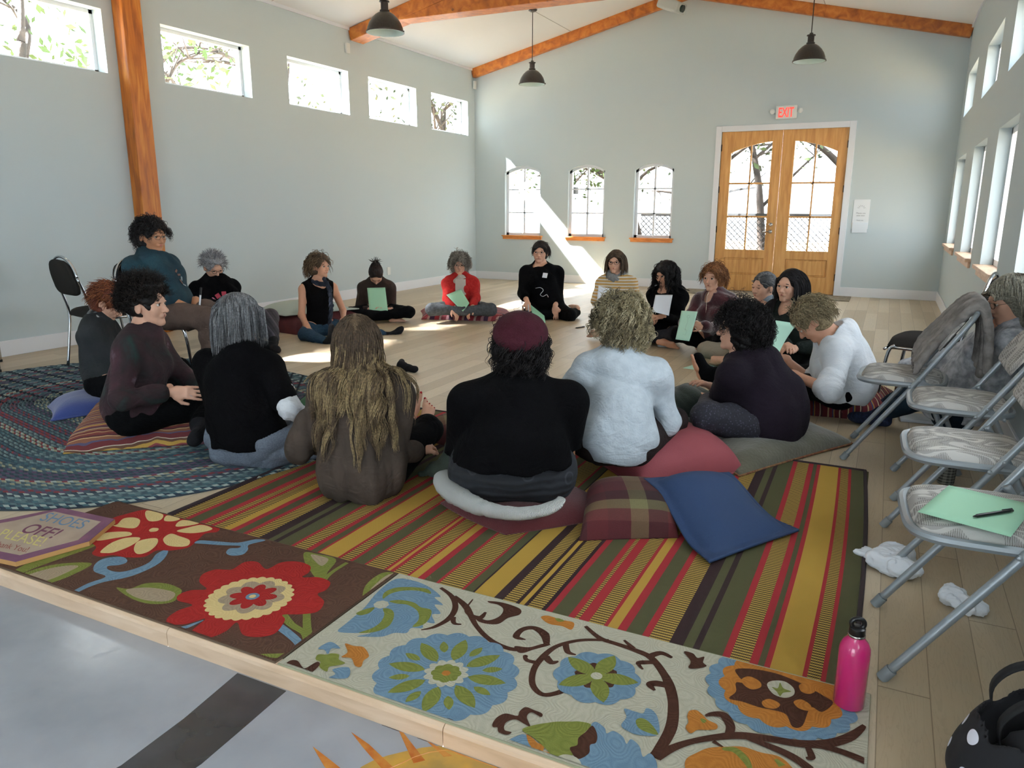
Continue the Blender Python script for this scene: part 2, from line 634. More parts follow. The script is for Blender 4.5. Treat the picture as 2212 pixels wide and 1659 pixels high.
def window(n, axis, fix, out, a0, a1, z0, z1, arch=None, bars=(), frame=.05, inset=.10, sill=None):
    """axis x|y; out = +-1 outward direction; bars = (verticals, horizontals)"""
    e = thing('window_%d' % n, '', 'window')
    del e['label'], e['category']
    struct(e)

    def bx(mb, p, q, d0, d1, lo, hi, m=0):
        u0, u1 = sorted((fix + out * d0, fix + out * d1))
        if axis == 'x':
            mb.box(u0, u1, p, q, lo, hi, m)
        else:
            mb.box(p, q, u0, u1, lo, hi, m)
    mb = MB()
    d0, d1 = inset, inset + .06
    bx(mb, a0, a0 + frame, d0, d1, z0, z1)
    bx(mb, a1 - frame, a1, d0, d1, z0, z1)
    bx(mb, a0, a1, d0, d1, z0, z0 + frame)
    if arch:
        c, hw, s_ = (a0 + a1) / 2, (a1 - a0) / 2, z1 - arch
        R_ = (hw * hw + s_ * s_) / (2 * s_)
        f_ = lambda x: z1 - R_ + math.sqrt(max(R_ * R_ - (x - c) ** 2, 0))
        X = np.linspace(a0, a1, 15)
        for i in range(14):
            mb.prism([(X[i], fix + out * d0, f_(X[i])), (X[i + 1], fix + out * d0, f_(X[i + 1])), (X[i + 1], fix + out * d0, f_(X[i + 1]) - frame), (X[i], fix + out * d0, f_(X[i]) - frame)], (0, out * .06, 0))
    else:
        bx(mb, a0, a1, d0, d1, z1 - frame, z1)
    mb.build('window_frame', M_trim, e)
    if bars:
        mb = MB()
        w_ = .011
        for k in range(1, bars[0] + 1):
            x = a0 + (a1 - a0) * k / (bars[0] + 1)
            bx(mb, x - w_ * 1.3, x + w_ * 1.3, d0 + .01, d1 - .01, z0, z1 - .01)
        for k in range(1, bars[1] + 1):
            z = z0 + (z1 - z0) * k / (bars[1] + 1)
            bx(mb, a0, a1, d0 + .01, d1 - .01, z - w_, z + w_)
        mb.build('sash_bars', M_trim, e)
    mb = MB()
    bx(mb, a0 + .01, a1 - .01, d0 + .028, d0 + .032, z0 + .01, (arch or z1) - .01)
    mb.build('pane', M_glass, e)
    c = [(a0 + a1) / 2, (z0 + z1) / 2]
    if axis == 'x':
        portal('portal', (fix + out * (TH + .02), c[0], c[1]), (-out, 0, 0), z1 - z0, a1 - a0)
    else:
        portal('portal', (c[0], fix + out * (TH + .02), c[1]), (0, -out, 0), a1 - a0, z1 - z0)
    return e


for i, (a, b) in enumerate(LW):
    window(i + 1, 'x', 0, -1, a, b, *LZ, frame=.035, inset=.13)
for i, w in enumerate(RWU):
    window(i + 10, 'x', W, 1, *w, inset=.10, frame=.045)
for i, w in enumerate(RWL):
    e = window(i + 20, 'x', W, 1, *w, inset=.09, frame=.05)
    mb = MB().box(W - .05, W + .10, w[0] - .04, w[1] + .04, w[2] - .03, w[2] + .002)
    mb.box(W - .022, W, w[0] - .02, w[1] + .02, w[2] - .085, w[2] - .03)
    bev(mb.build('window_sill', M_sill2, e), .004)
for i, (a, b) in enumerate(BW):
    e = window(i + 30, 'y', D, 1, a, b, BZ[0], BZ[2], arch=BZ[1], bars=(1, 2), frame=.045, inset=.07)
    mb = MB().box(a - .045, b + .045, D - .05, D + .10, BZ[0] - .018, BZ[0] + .002)
    mb.box(a - .03, b + .03, D - .03, D, BZ[0] - .065, BZ[0] - .018)
    bev(mb.build('window_sill', M_sill, e), .003)
    mb = MB().beam((a + .12, D + .05, BZ[0] + .035), (a + .30, D + .045, BZ[0] + .02), .018, .012)
    mb.tube([(a + .30, D + .045, BZ[0] + .02), (a + .33, D + .035, BZ[0] + .035)], .006, 6)
    mb.build('crank_handle', M_trim, e)

# ---- double door
M_steel = mat('brushed_nickel', '#b9b6b0', .25, metal=1.0)
M_iron = mat('dark_hinge', '#2c2622', .45, metal=.8)


def door_leaf(n, x0, x1, hinge_left):
    e = bpy.data.objects.new('door_%d' % n, None)
    COL.objects.link(e)
    e.location = (x0, D, 0)
    struct(e)
    y0, y1 = D + .015, D + .06
    gx0, gx1 = (x0 + .15, x1 - .14) if hinge_left else (x0 + .175, x1 - .13)
    zb, zs, zt = .645, 2.09, 2.25
    mb = MB()
    mb.box(x0, gx0, y0, y1, .01, 2.40)
    mb.box(gx1, x1, y0, y1, .01, 2.40)
    mb.box(gx0, gx1, y0, y1, .52, zb)
    mb.box(gx0, gx1, y0, y1, .01, .26)
    # arched head: one arc over both leaves
    c = DX[1]
    hw = .74
    s_ = zt - zs
    R_ = (hw * hw + s_ * s_) / (2 * s_)
    f_ = lambda x: zt - R_ + math.sqrt(max(R_ * R_ - (x - c) ** 2, 0))
    X = np.linspace(gx0, gx1, 13)
    for i in range(12):
        mb.prism([(X[i], y0, f_(X[i])), (X[i + 1], y0, f_(X[i + 1])), (X[i + 1], y0, 2.40), (X[i], y0, 2.40)], (0, y1 - y0, 0))
    mb.build('stile_and_rail', M_door, e)
    mb = MB().box(gx0, gx1, y0 + .014, y1 - .014, .26, .52)
    mb.box(gx0 + .03, gx1 - .03, y0 + .004, y0 + .02, .285, .495)
    bev(mb.build('panel', M_door, e), .008, 2)
    mb = MB()
    gc = (gx0 + gx1) / 2
    mb.box(gc - .011, gc + .011, y0 + .008, y1 - .01, zb, f_(gc))
    for z in (1.145, 1.64):
        mb.box(gx0, gx1, y0 + .008, y1 - .01, z - .013, z + .013)
    mb.build('glazing_bar', M_door, e)
    MB().box(gx0 - .01, gx1 + .01, y0 + .02, y0 + .024, zb - .01, zt).build('pane', M_glass, e)
    mb = MB()
    hx = x0 - .003 if hinge_left else x1 + .003
    for z in (.27, .95, 1.55, 2.17):
        h = MB().tube([(hx, y0 - .008, z - .05), (hx, y0 - .008, z + .05)], .009, 8)
        h.box(hx - .012, hx + .012, y0 - .006, y0, z - .048, z + .048)
        h.build('hinge', M_iron, e)
    return e


d1 = door_leaf(1, DX[0] + .004, DX[1] - .003, True)
door_leaf(2, DX[1] + .003, DX[2] - .004, False)
for z, lever in ((1.03, False), (.925, True)):
    mb = MB().lathe([(0, 0), (.028, 0), (.028, .008), (.012, .012), (.012, .04), (0, .04)], (DX[1] - .075, D + .015, z), 20, ax=((1, 0, 0), (0, 0, 1), (0, -1, 0)))
    if lever:
        mb.tube([(DX[1] - .075, D - .03, z), (DX[1] - .13, D - .033, z), (DX[1] - .18, D - .03, z - .005)], .009, 8)
    else:
        mb.tube([(DX[1] - .075, D - .02, z), (DX[1] - .095, D - .035, z + .008)], .007, 8)
    mb.build('door_handle' if lever else 'deadbolt', M_steel, d1, smooth=True, angle=.6)
mb = MB().box(DX[0] - .085, DX[0], D - .018, D + .01, 0, 2.485)
mb.box(DX[2], DX[2] + .085, D - .018, D + .01, 0, 2.485)
mb.box(DX[0], DX[2], D - .018, D + .01, 2.40, 2.485)
mb.box(DX[0] - .01, DX[0], D, D + .12, 0, 2.40)
mb.box(DX[2], DX[2] + .01, D, D + .12, 0, 2.40)
struct(bev(mb.build('trim_30', M_trim), .003))
struct(MB().box(DX[0], DX[2], D, D + TH, -.04, .012).build('trim_31', mat('threshold', '#4a4038', .5)))
portal('portal', ((DX[0] + DX[2]) / 2, D + TH + .02, 1.4), (0, -1, 0), 1.7, 1.8)

# ---- timber frame
bm = 0


def frame_part(name, label, a, b, w, h, m=None):
    o = bev(MB().beam(a, b, w, h).build(name, m or M_beam), .008, 2)
    return tag(o, label, 'beam')


zr = lambda x: H + SL * min(x, W - x)
hh = .15
# rake boards on the far wall
for s_, lab in ((0, 'stained timber rake beam on the far wall, rising from the left corner'), (1, 'stained timber rake beam on the far wall, running to the right corner above the exit sign')):
    xa = .005 if s_ == 0 else W - .005
    frame_part('rake_beam', lab, (xa, D - .05, H - .075 + SL * .005), (XM, D - .05, H + SL * XM - .075), .10, hh)
for yy, dist in ((8.875, 'over the third high window on the left, nearer the far wall'), (5.295, 'above the post at the left wall')):
    t = thing('roof_truss', 'stained timber roof truss ' + dist, 'roof truss', (XM, yy, H))
    for s_ in (0, 1):
        xa = .0 if s_ == 0 else W
        bev(MB().beam((xa + (.008 if s_ == 0 else -.008), yy, H - .085), (XM, yy, H + SL * XM - .085), .28 if yy > 6 else .22, .16).build('rafter', M_beam, t), .008)
    bev(MB().box(.80, W - .80, yy - .13, yy + .13, 3.62, 3.88).build('tie_beam', M_beam, t), .008)
for xx, lab in ((.075, 'square stained timber post standing against the left wall behind the seated teacher'), (W - .075, 'square stained timber post standing against the right wall')):
    if xx < 1:
        o = bev(MB().box(xx - .072, xx + .072, 5.19, 5.40, 0, 3.42).build('timber_post', M_post), .008)
        tag(o, lab, 'post')
# ================================================================== rugs
def hooked(name, c, c2, amt=.35):
    def ex(nt, b, tc):
        g = N(nt)
        n = g.new('ShaderNodeTexNoise')
        n.inputs['Scale'].default_value = 9
        n.inputs['Detail'].default_value = 1
        g.link(tc.outputs['Object'], n.inputs['Vector'])
        l = g.math('ABSOLUTE', g.math('SUBTRACT', g.math('FRACT', g.math('MULTIPLY', n.outputs['Fac'], 22)), .5))
        n2 = g.new('ShaderNodeTexNoise')
        n2.inputs['Scale'].default_value = 260
        g.link(tc.outputs['Object'], n2.inputs['Vector'])
        f = g.math('MULTIPLY', g.math('ADD', g.math('MULTIPLY', l, 1.1), g.math('MULTIPLY', n2.outputs['Fac'], .5)), amt * 1.6)
        g.link(g.mix(f, c, c2), b.inputs['Base Color'])
        bp = g.new('ShaderNodeBump')
        bp.inputs['Strength'].default_value = .5
        bp.inputs['Distance'].default_value = .003
        g.link(g.math('ADD', g.math('MULTIPLY', l, -1.0), g.math('MULTIPLY', n2.outputs['Fac'], .6)), bp.inputs['Height'])
        g.link(bp.outputs['Normal'], b.inputs['Normal'])
    return mat(name, c, .95, extra=ex, spec=.15)


RC = {
    'br': hooked('wool_brown', '#5f4538', '#33231c'),
    'rd': hooked('wool_red', '#a12b27', '#7c1d1e'),
    'cr': hooked('wool_cream', '#d6c088', '#b39c64', .2),
    'bg': hooked('wool_beige', '#a8977f', '#7d6e5c'),
    'bl': hooked('wool_blue', '#7490a4', '#43607a'),
    'gn': hooked('wool_green', '#7f8642', '#545c26'),
    'iv': hooked('wool_ivory', '#b9b6a4', '#8d8a78', .3),
    'dk': hooked('wool_dark_brown', '#4f3226', '#2a1814'),
    'or': hooked('wool_orange', '#b67836', '#875321'),
}
RK = list(RC)
RM = [RC[k] for k in RK]


def crom(P, n=6, closed=True):
    P = np.asarray(P, float)
    L = len(P)
    out = []
    R = range(L) if closed else range(L - 1)
    for i in R:
        p0, p1, p2, p3 = (P[(i - 1) % L], P[i], P[(i + 1) % L], P[(i + 2) % L]) if closed else (P[max(i - 1, 0)], P[i], P[i + 1], P[min(i + 2, L - 1)])
        for t in np.arange(n) / n:
            out.append(.5 * ((2 * p1) + (-p0 + p2) * t + (2 * p0 - 5 * p1 + 4 * p2 - p3) * t * t + (-p0 + 3 * p1 - 3 * p2 + p3) * t ** 3))
    if not closed:
        out.append(P[-1])
    return np.array(out)


class Rug:
    """flat hooked rug; pile of each colour area stands a fraction of a millimetre above the one it is worked into"""
    def __init__(s, z):
        s.mb, s.z, s.k = MB(), z, 0

    def to(s, P, T=None):
        if T is None:
            return np.asarray(P, float)[:, :2]
        a, ox, oy = T
        return np.array([on_floor(ox + a * u, oy + a * v, s.z)[:2] for u, v in P])

    def clip(s, P):
        x0, x1, y0, y1 = s.b
        for ax, lim, sg in ((0, x0, 1), (0, x1, -1), (1, y0, 1), (1, y1, -1)):
            out = []
            for i in range(len(P)):
                a, b = P[i], P[(i + 1) % len(P)]
                ia, ib = (a[ax] - lim) * sg >= 0, (b[ax] - lim) * sg >= 0
                if ia:
                    out.append(a)
                if ia != ib:
                    out.append(a + (b - a) * (lim - a[ax]) / (b[ax] - a[ax]))
            P = out
            if len(P) < 3:
                return []
        return P

    def area(s, c, P, T=None, smooth=True, lift=None):
        s.k += 1
        Q = s.to(P, T)
        if smooth:
            Q = crom(Q, 5)
        Q = s.clip(list(Q))
        if len(Q) < 3:
            return
        z = s.z + .0012 + s.k * .00003
        s.mb.add([(q[0], q[1], z) for q in Q], [tuple(range(len(Q)))], RK.index(c))

    def stroke(s, c, P, w, T=None):
        """w: width in metres at each point, or one value"""
        Q = crom(s.to(P, T), 6, False)
        L = len(Q)
        ws = np.interp(np.linspace(0, 1, L), np.linspace(0, 1, len(w) if hasattr(w, '__len__') else 2), w if hasattr(w, '__len__') else [w, w])
        d = np.gradient(Q, axis=0)
        d /= np.linalg.norm(d, axis=1)[:, None] + 1e-9
        nrm = np.stack([-d[:, 1], d[:, 0]], 1)
        s.k += 1
        z = s.z + .0012 + s.k * .00003
        x0, x1, y0, y1 = s.b
        a, b = Q + nrm * ws[:, None] / 2, Q - nrm * ws[:, None] / 2
        for A in (a, b):
            A[:, 0] = np.clip(A[:, 0], x0, x1)
            A[:, 1] = np.clip(A[:, 1], y0, y1)
        s.mb.add([(q[0], q[1], z) for q in np.concatenate([a, b])], [(i, i + L, i + L + 1, i + 1) for i in range(L - 1)], RK.index(c))

    def flower(s, c, cx, cy, r, n, amp, ph=0, sx=1, sy=1, rot=0):
        t = np.linspace(0, 2 * PI, n * 12 + 1)[:-1]
        rr = r * (1 + amp * np.abs(np.sin(n * t / 2 + ph)) - amp / 2)
        x, y = rr * np.cos(t) * sx, rr * np.sin(t) * sy
        s.area(c, np.stack([cx + x * math.cos(rot) - y * math.sin(rot), cy + x * math.sin(rot) + y * math.cos(rot)], 1), smooth=False)

    def petal(s, c, cx, cy, ang, r0, r1, w, curve=0):
        t = np.linspace(0, 1, 9)
        d = np.array([math.cos(ang), math.sin(ang)])
        nn = np.array([-d[1], d[0]])
        mid = [np.array([cx, cy]) + d * (r0 + (r1 - r0) * q) + nn * curve * math.sin(PI * q / 2) * q for q in t]
        wd = w * np.sin(PI * t ** .9) ** .8 / 2
        P = [m + nn * k for m, k in zip(mid, wd)] + [m - nn * k for m, k in reversed(list(zip(mid, wd)))]
        s.area(c, P, smooth=False)


def rug_base(name, label, x0, x1, y0, y1, base, z=.0, th=.009, bind=None):
    r = Rug(z + th)
    r.b = (x0 + .006, x1 - .006, y0 + .006, y1 - .006)
    r.mb.box(x0, x1, y0, y1, z, z + th + .001, RK.index(base))
    r.x = (x0, x1, y0, y1, z, th, name, label, bind)
    return r


def rug_done(r):
    x0, x1, y0, y1, z, th, name, label, bind = r.x
    o = r.mb.build(name, RM)
    tag(o, label, 'rug')
    mb = MB().tube([(x0, y0, z + th * .55), (x1, y0, z + th * .55), (x1, y1, z + th * .55), (x0, y1, z + th * .55)], th * .62, 6, closed=True)
    mb.build('binding', bind, o)
    return o


M_bind1 = mat('binding_brown', '#5a4a3a', .9)
M_bind2 = mat('binding_sage', '#8d8f76', .9)
# ---- brown rug with red flowers
C1, C2, C3, C4, C5 = (.22604, 0, 1070), (.23508, 350, 1120), (.26458, 600, 1220), (.25316, 900, 1270), (.24412, 1360, 1350)
r = rug_base('floral_rug', 'brown hooked rug with big red flowers, lying along the step', 3.835, 5.318, 1.405, 2.0, 'br')
r.area('gn', [(120, 735), (350, 610), (640, 510), (900, 470), (880, 500), (600, 600), (350, 690), (200, 750)], C1)
r.area('gn', [(200, 770), (400, 690), (640, 650), (880, 655), (700, 760), (520, 830), (420, 850), (370, 830)], C1)
r.area('bg', [(245, 780), (440, 710), (640, 675), (750, 680), (640, 740), (500, 800), (390, 825)], C1)
r.area('bl', [(680, 930), (840, 845), (1010, 780), (900, 730), (910, 660), (1000, 605), (1160, 590), (1215, 620), (1200, 650), (1130, 670), (1030, 680), (1040, 715), (1150, 735), (1300, 700), (1430, 640), (1500, 560), (1600, 520), (1590, 580), (1510, 660), (1350, 740), (1200, 790), (1000, 830), (850, 880), (720, 940)], C1)
r.area('rd', [(1320, 150), (1210, 180), (1090, 215), (1040, 260), (960, 330), (880, 440), (920, 500), (880, 560), (960, 590), (1080, 575), (1200, 595), (1380, 590), (1500, 530), (1640, 530), (1800, 500), (1880, 440), (1960, 370), (2080, 350), (2080, 300), (1900, 250), (1700, 195), (1500, 150), (1400, 140)], C1)
for P in ([(1120, 280), (1180, 225), (1280, 215), (1340, 245), (1290, 315), (1130, 305), (1080, 290)],
          [(920, 425), (1000, 365), (1140, 350), (1240, 355), (1250, 385), (1080, 415), (960, 435)],
          [(960, 540), (1060, 460), (1200, 410), (1340, 410), (1260, 480), (1100, 545), (1000, 555)],
          [(1280, 520), (1310, 450), (1400, 420), (1500, 415), (1500, 470), (1420, 540), (1320, 565)],
          [(1560, 420), (1630, 370), (1720, 395), (1810, 430), (1800, 480), (1720, 495), (1600, 480)],
          [(1690, 345), (1800, 310), (1930, 285), (2030, 320), (1960, 350), (1820, 365)],
          [(1680, 300), (1740, 240), (1900, 265), (1820, 290)],
          [(1570, 245), (1600, 195), (1720, 225), (1660, 250)],
          [(1390, 200), (1400, 150), (1480, 160), (1560, 190), (1530, 240), (1430, 250)],
          [(1425, 335), (1460, 315), (1515, 320), (1500, 345), (1440, 352)]):
    r.area('cr', P, C1)
r.area('bl', [(300, 230), (350, 205), (520, 215), (700, 225), (860, 195), (950, 205), (800, 245), (790, 290), (740, 335), (640, 345), (590, 320), (620, 280), (700, 275), (715, 255), (560, 250), (400, 238)], C2)
r.area('gn', [(-300, 650), (-150, 600), (30, 600), (150, 640), (180, 680), (100, 770), (-100, 790), (-280, 740), (-420, 640)], C2)
r.area('bg', [(-330, 660), (-180, 640), (-20, 650), (120, 690), (60, 760), (-120, 760), (-260, 720)], C2)
r.area('gn', [(1310, 315), (1430, 330), (1600, 380), (1520, 500), (1490, 600), (1420, 560), (1360, 480), (1310, 400)], C2)
r.area('bg', [(1370, 335), (1460, 350), (1530, 380), (1470, 440), (1400, 390)], C2)
r.stroke('gn', [(1480, 580), (1560, 500), (1700, 410)], [.02, .016, .016], C2)
r.area('gn', [(1840, 740), (1860, 640), (1930, 560), (2040, 500), (2150, 515), (2020, 640), (1890, 740), (1850, 770)], C2)
r.area('bg', [(1900, 700), (1930, 640), (2060, 530), (2160, 510), (2160, 560), (2020, 650), (1920, 720)], C2)
r.stroke('gn', [(1330, 780), (1330, 900), (1340, 1050), (1400, 1180)], [.024, .024, .026, .03], C2)
r.stroke('gn', [(1100, 880), (1190, 980), (1300, 1050), (1330, 1120)], [.03, .024, .022, .02], C2)
r.stroke('bl', [(1050, 980), (1150, 1050), (1250, 1140), (1300, 1230)], [.03, .028, .026, .024], C2)
r.stroke('bl', [(40, 1040), (200, 1010), (380, 940)], [.012, .02, .004], C2)
r.stroke('gn', [(810, 1290), (900, 1270), (1100, 1265), (1260, 1250)], [.008, .02, .022, .02], C2)
# big red flower
r.area('rd', [(650, 470), (760, 405), (880, 405), (960, 470), (1090, 410), (1240, 400), (1360, 440), (1350, 500), (1290, 545), (1440, 545), (1545, 590), (1510, 660), (1430, 700), (1490, 770), (1430, 860), (1280, 885), (1110, 890), (1130, 940), (1040, 1060), (880, 1095), (740, 1070), (690, 960), (590, 1040), (440, 1100), (290, 1090), (280, 1030), (400, 925), (220, 975), (60, 975), (50, 920), (150, 850), (280, 800), (150, 760), (150, 710), (260, 665), (410, 655), (345, 590), (370, 520), (480, 475), (580, 475)], C2)
q = on_floor(350 + .23508 * 832, 1120 + .23508 * 718, .01)
fx, fy = q[0], q[1]
r.flower('cr', fx - .002, fy - .01, .138, 26, .07, sx=1.0, sy=1.0)
r.flower('bg', fx, fy, .098, 9, .22)
r.flower('rd', fx + .002, fy + .002, .066, 8, .42)
r.flower('bl', fx, fy, .022, 5, .02)
r.flower('cr', fx, fy, .011, 5, .02)
rug_done_a = rug_done


def build_rug(r, bind):
    r.x = r.x[:-1] + (bind,)
    return rug_done(r)


build_rug(r, M_bind1)

# ---- ivory rug with blue flowers and brown scrolls
r = rug_base('floral_rug', 'ivory hooked rug with blue flowers and brown scrolls, beside the pink bottle', 5.330, 6.84, 1.405, 2.0, 'iv')
r.area('bl', [(960, 120), (1100, 130), (1230, 180), (1330, 260), (1280, 270), (1350, 330), (1280, 330), (1330, 400), (1260, 410), (1280, 480), (1190, 470), (1180, 520), (1090, 520), (1050, 560), (950, 560), (850, 590), (700, 590), (650, 585), (760, 560), (600, 560), (490, 545), (560, 480), (700, 360), (820, 220)], C3)
q = on_floor(600 + .26458 * 845, 1220 + .26458 * 325, .01)
r.area('gn', [(860, 280), (870, 230), (960, 190), (1100, 185), (1220, 200), (1250, 240), (1150, 215), (1020, 215), (920, 240)], C3)
r.area('gn', [(910, 300), (1000, 290), (1110, 310), (1170, 350), (1250, 370), (1245, 430), (1190, 490), (1100, 510), (1150, 450), (1140, 380), (1060, 330), (970, 320)], C3)
r.area('gn', [(860, 360), (930, 370), (950, 420), (910, 500), (800, 550), (660, 560), (770, 520), (840, 470), (870, 410)], C3)
r.area('gn', [(640, 400), (700, 370), (790, 350), (750, 395), (680, 415)], C3)
r.flower('iv', q[0], q[1], .024, 8, .1)
# scrolls
r.stroke('dk', [(1170, 535), (1280, 510), (1400, 440), (1450, 350), (1420, 260), (1330, 190)], [.004, .014, .02, .02, .018, .012], C3)
r.stroke('dk', [(1430, 430), (1440, 480), (1500, 490)], [.02, .014, .006], C3)
r.stroke('dk', [(1440, 260), (1540, 350), (1620, 500), (1740, 620), (1900, 690), (2041, 690)], [.016, .024, .016, .018, .018, .016], C3)
r.stroke('dk', [(480, 100), (420, 200), (530, 260), (590, 210)], [.004, .01, .024, .007], (.25316, 900, 1270))
r.area('dk', [(500, 240), (600, 280), (700, 250), (740, 190), (700, 150), (620, 130), (615, 115), (740, 130), (880, 180), (880, 230), (780, 260), (700, 310), (600, 310), (520, 285)], C4)
r.area('dk', [(850, 540), (900, 560), (1000, 530), (1140, 490), (1080, 480), (960, 510), (840, 500)], C4)
r.stroke('dk', [(1110, 490), (1090, 400), (1000, 345), (900, 360), (850, 420), (930, 445)], [.016, .03, .02, .02, .022, .004], C4)
r.area('or', [(1060, 255), (1120, 240), (1230, 275), (1340, 300), (1320, 360), (1240, 330), (1130, 310)], C4)
r.area('gn', [(1180, 265), (1220, 265), (1260, 285), (1210, 292)], C4)
r.stroke('dk', [(1440, 330), (1560, 430), (1700, 480), (1850, 530), (2000, 600), (2110, 740), (2160, 850), (2190, 1000), (2170, 1200), (2060, 1400), (2020, 1450)], [.012, .018, .018, .02, .022, .024, .03, .028, .03, .026, .028], C4)
r.stroke('dk', [(1640, 450), (1400, 450), (1200, 500), (1080, 590), (1000, 700), (990, 830), (1080, 915), (1230, 890), (1250, 850), (1200, 850)], [.012, .014, .016, .02, .018, .018, .016, .018, .018, .006], C4)
r.stroke('dk', [(1270, 480), (1290, 550), (1360, 575)], [.02, .018, .005], C4)
r.stroke('dk', [(1100, 590), (1150, 640), (1210, 630)], [.024, .02, .006], C4)
r.stroke('dk', [(1010, 640), (940, 620), (925, 585), (950, 590)], [.016, .014, .012, .004], C4)
r.stroke('dk', [(1960, 600), (2080, 560), (2180, 600)], [.022, .02, .01], C4)
r.stroke('dk', [(2040, 640), (1930, 640), (1890, 650), (1930, 700)], [.016, .02, .014, .006], C4)
r.stroke('dk', [(2150, 840), (2050, 820), (1990, 830), (2030, 880)], [.024, .026, .022, .008], C4)
r.stroke('dk', [(1770, 450), (1850, 520)], [.008, .016], C4)
# large blue rosette
q = on_floor(600 + .26458 * 1375, 1220 + .26458 * 888, .01)
bx_, by_ = q[0], q[1]
r.flower('bl', bx_, by_, .197, 18, .07)
for k in range(8):
    r.petal('gn', bx_, by_, 2 * PI * k / 8 + .2, .062, .172, .044)
    r.petal('gn', bx_, by_, 2 * PI * (k + .5) / 8 + .2, .10, .158, .026)
r.flower('iv', bx_, by_, .058, 12, .2)
r.flower('gn', bx_, by_, .040, 8, .14)
r.flower('or', bx_, by_, .012, 6, .1)
# star rosette
q = on_floor(900 + .25316 * 1535, 1270 + .25316 * 755, .01)
sx_, sy_ = q[0], q[1]
r.flower('bl', sx_ + .002, sy_ - .004, .115, 10, .1)
for k in range(5):
    r.flower('dk', sx_ + .045 * math.cos(2 * PI * (k + .5) / 5 + 1.45), sy_ + .045 * math.sin(2 * PI * (k + .5) / 5 + 1.45), .016, 5, .1)
for k in range(5):
    r.petal('gn', sx_, sy_, 2 * PI * k / 5 + 1.45, .004, .115, .05)
r.flower('iv', sx_, sy_, .016, 6, .03)
# small sprigs at the left
r.area('bl', [(330, 690), (410, 640), (460, 645), (510, 690), (440, 690), (410, 735), (380, 700)], C3)
r.area('or', [(550, 650), (620, 670), (700, 680), (745, 750), (700, 790), (680, 840), (630, 830), (600, 770), (520, 760), (570, 720)], C3)
r.area('gn', [(330, 740), (400, 740), (440, 730), (500, 740), (500, 780), (550, 810), (480, 830), (420, 840), (400, 880), (340, 840), (350, 800), (310, 780)], C3)
r.area('bl', [(450, 860), (580, 845), (570, 930), (420, 930), (470, 900)], C3)
r.area('dk', [(60, 830), (100, 790), (160, 790), (200, 840), (230, 850), (320, 800), (340, 830), (250, 905), (200, 880), (140, 850)], C3)
r.area('dk', [(1345, 1270), (1390, 1260), (1450, 1290), (1450, 1345), (1400, 1330), (1390, 1290)], C3)
r.area('rd', [(1540, 1375), (1600, 1380), (1640, 1415), (1560, 1400)], C3)
# scroll and big leaf at the bottom
r.area('dk', [(650, 1160), (690, 1110), (760, 1080), (860, 1100), (880, 1060), (930, 1025), (1000, 1050), (1070, 1080), (1060, 1110), (980, 1070), (940, 1110), (970, 1190), (920, 1170), (840, 1130), (760, 1160), (750, 1220), (810, 1240), (770, 1262), (700, 1240), (690, 1200), (650, 1195)], C4)
r.area('bl', [(760, 1340), (860, 1270), (940, 1270), (1000, 1400), (1020, 1460), (900, 1400)], C4)
r.area('bl', [(1500, 1160), (1600, 1200), (1620, 1250), (1680, 1230), (1760, 1280), (1790, 1340), (1830, 1300), (1900, 1360), (1930, 1450), (1990, 1420), (2040, 1480), (2050, 1560), (2000, 1640), (1700, 1640), (1400, 1600), (1400, 1400)], C4)
r.area('or', [(940, 1260), (1000, 1300), (1030, 1330), (1090, 1360), (1080, 1400), (1150, 1420), (1160, 1480), (1100, 1470), (1020, 1430), (980, 1370), (950, 1320)], C4)
r.area('gn', [(900, 1220), (1000, 1180), (1120, 1160), (1200, 1150), (1300, 1150), (1400, 1150), (1490, 1180), (1420, 1260), (1350, 1400), (1320, 1440), (1170, 1470), (1120, 1400), (1000, 1290)], C4)
r.area('dk', [(1500, 1185), (1540, 1260), (1530, 1330), (1480, 1350), (1470, 1420), (1380, 1470), (1320, 1410), (1310, 1370), (1370, 1350), (1380, 1290), (1440, 1240)], C4)
r.area('iv', [(1190, 1460), (1260, 1430), (1350, 1450), (1400, 1500), (1400, 1580), (1250, 1560), (1180, 1510)], C4)
r.area('bl', [(1770, 1040), (1850, 1060), (1930, 1080), (1960, 1035), (2020, 1060), (2060, 1130), (2060, 1260), (1900, 1265), (1800, 1230), (1745, 1180), (1790, 1110)], C4)
r.area('gn', [(1870, 1140), (1920, 1120), (1990, 1160), (2060, 1260), (1960, 1240), (1890, 1200)], C4)
# right part
r.area('dk', [(480, 245), (560, 260), (600, 300), (660, 290), (650, 340), (680, 375), (580, 395), (520, 385), (540, 330)], C5)
q = on_floor(1360 + .24412 * 1330, 1350 + .24412 * 590, .01)
gx_, gy_ = q[0], q[1]
r.flower('bl', gx_, gy_ - .004, .188, 20, .06)
r.flower('or', gx_, gy_, .152, 14, .09)
r.area('dk', [(940, 400), (1100, 400), (1300, 440), (1480, 510), (1600, 570), (1720, 640), (1800, 700), (1700, 780), (1600, 740), (1530, 900), (1440, 910), (1380, 800), (1250, 760), (1150, 740), (1000, 690), (880, 660), (940, 600), (940, 520), (1010, 520), (960, 460)], C5)
for P in ([(990, 490), (1060, 465), (1150, 510), (1160, 560), (1080, 580), (1010, 540)], [(1500, 540), (1580, 530), (1650, 580), (1600, 620), (1520, 600)], [(1170, 690), (1240, 665), (1330, 710), (1290, 750), (1200, 740)], [(1450, 690), (1520, 670), (1600, 720), (1600, 770), (1500, 750)]):
    r.area('or', P, C5)
r.area('iv', [(1215, 540), (1260, 505), (1370, 510), (1450, 570), (1450, 630), (1370, 655), (1270, 620)], C5)
r.area('gn', [(1260, 560), (1310, 570), (1330, 520), (1360, 570), (1430, 600), (1360, 610), (1330, 640), (1300, 600)], C5)
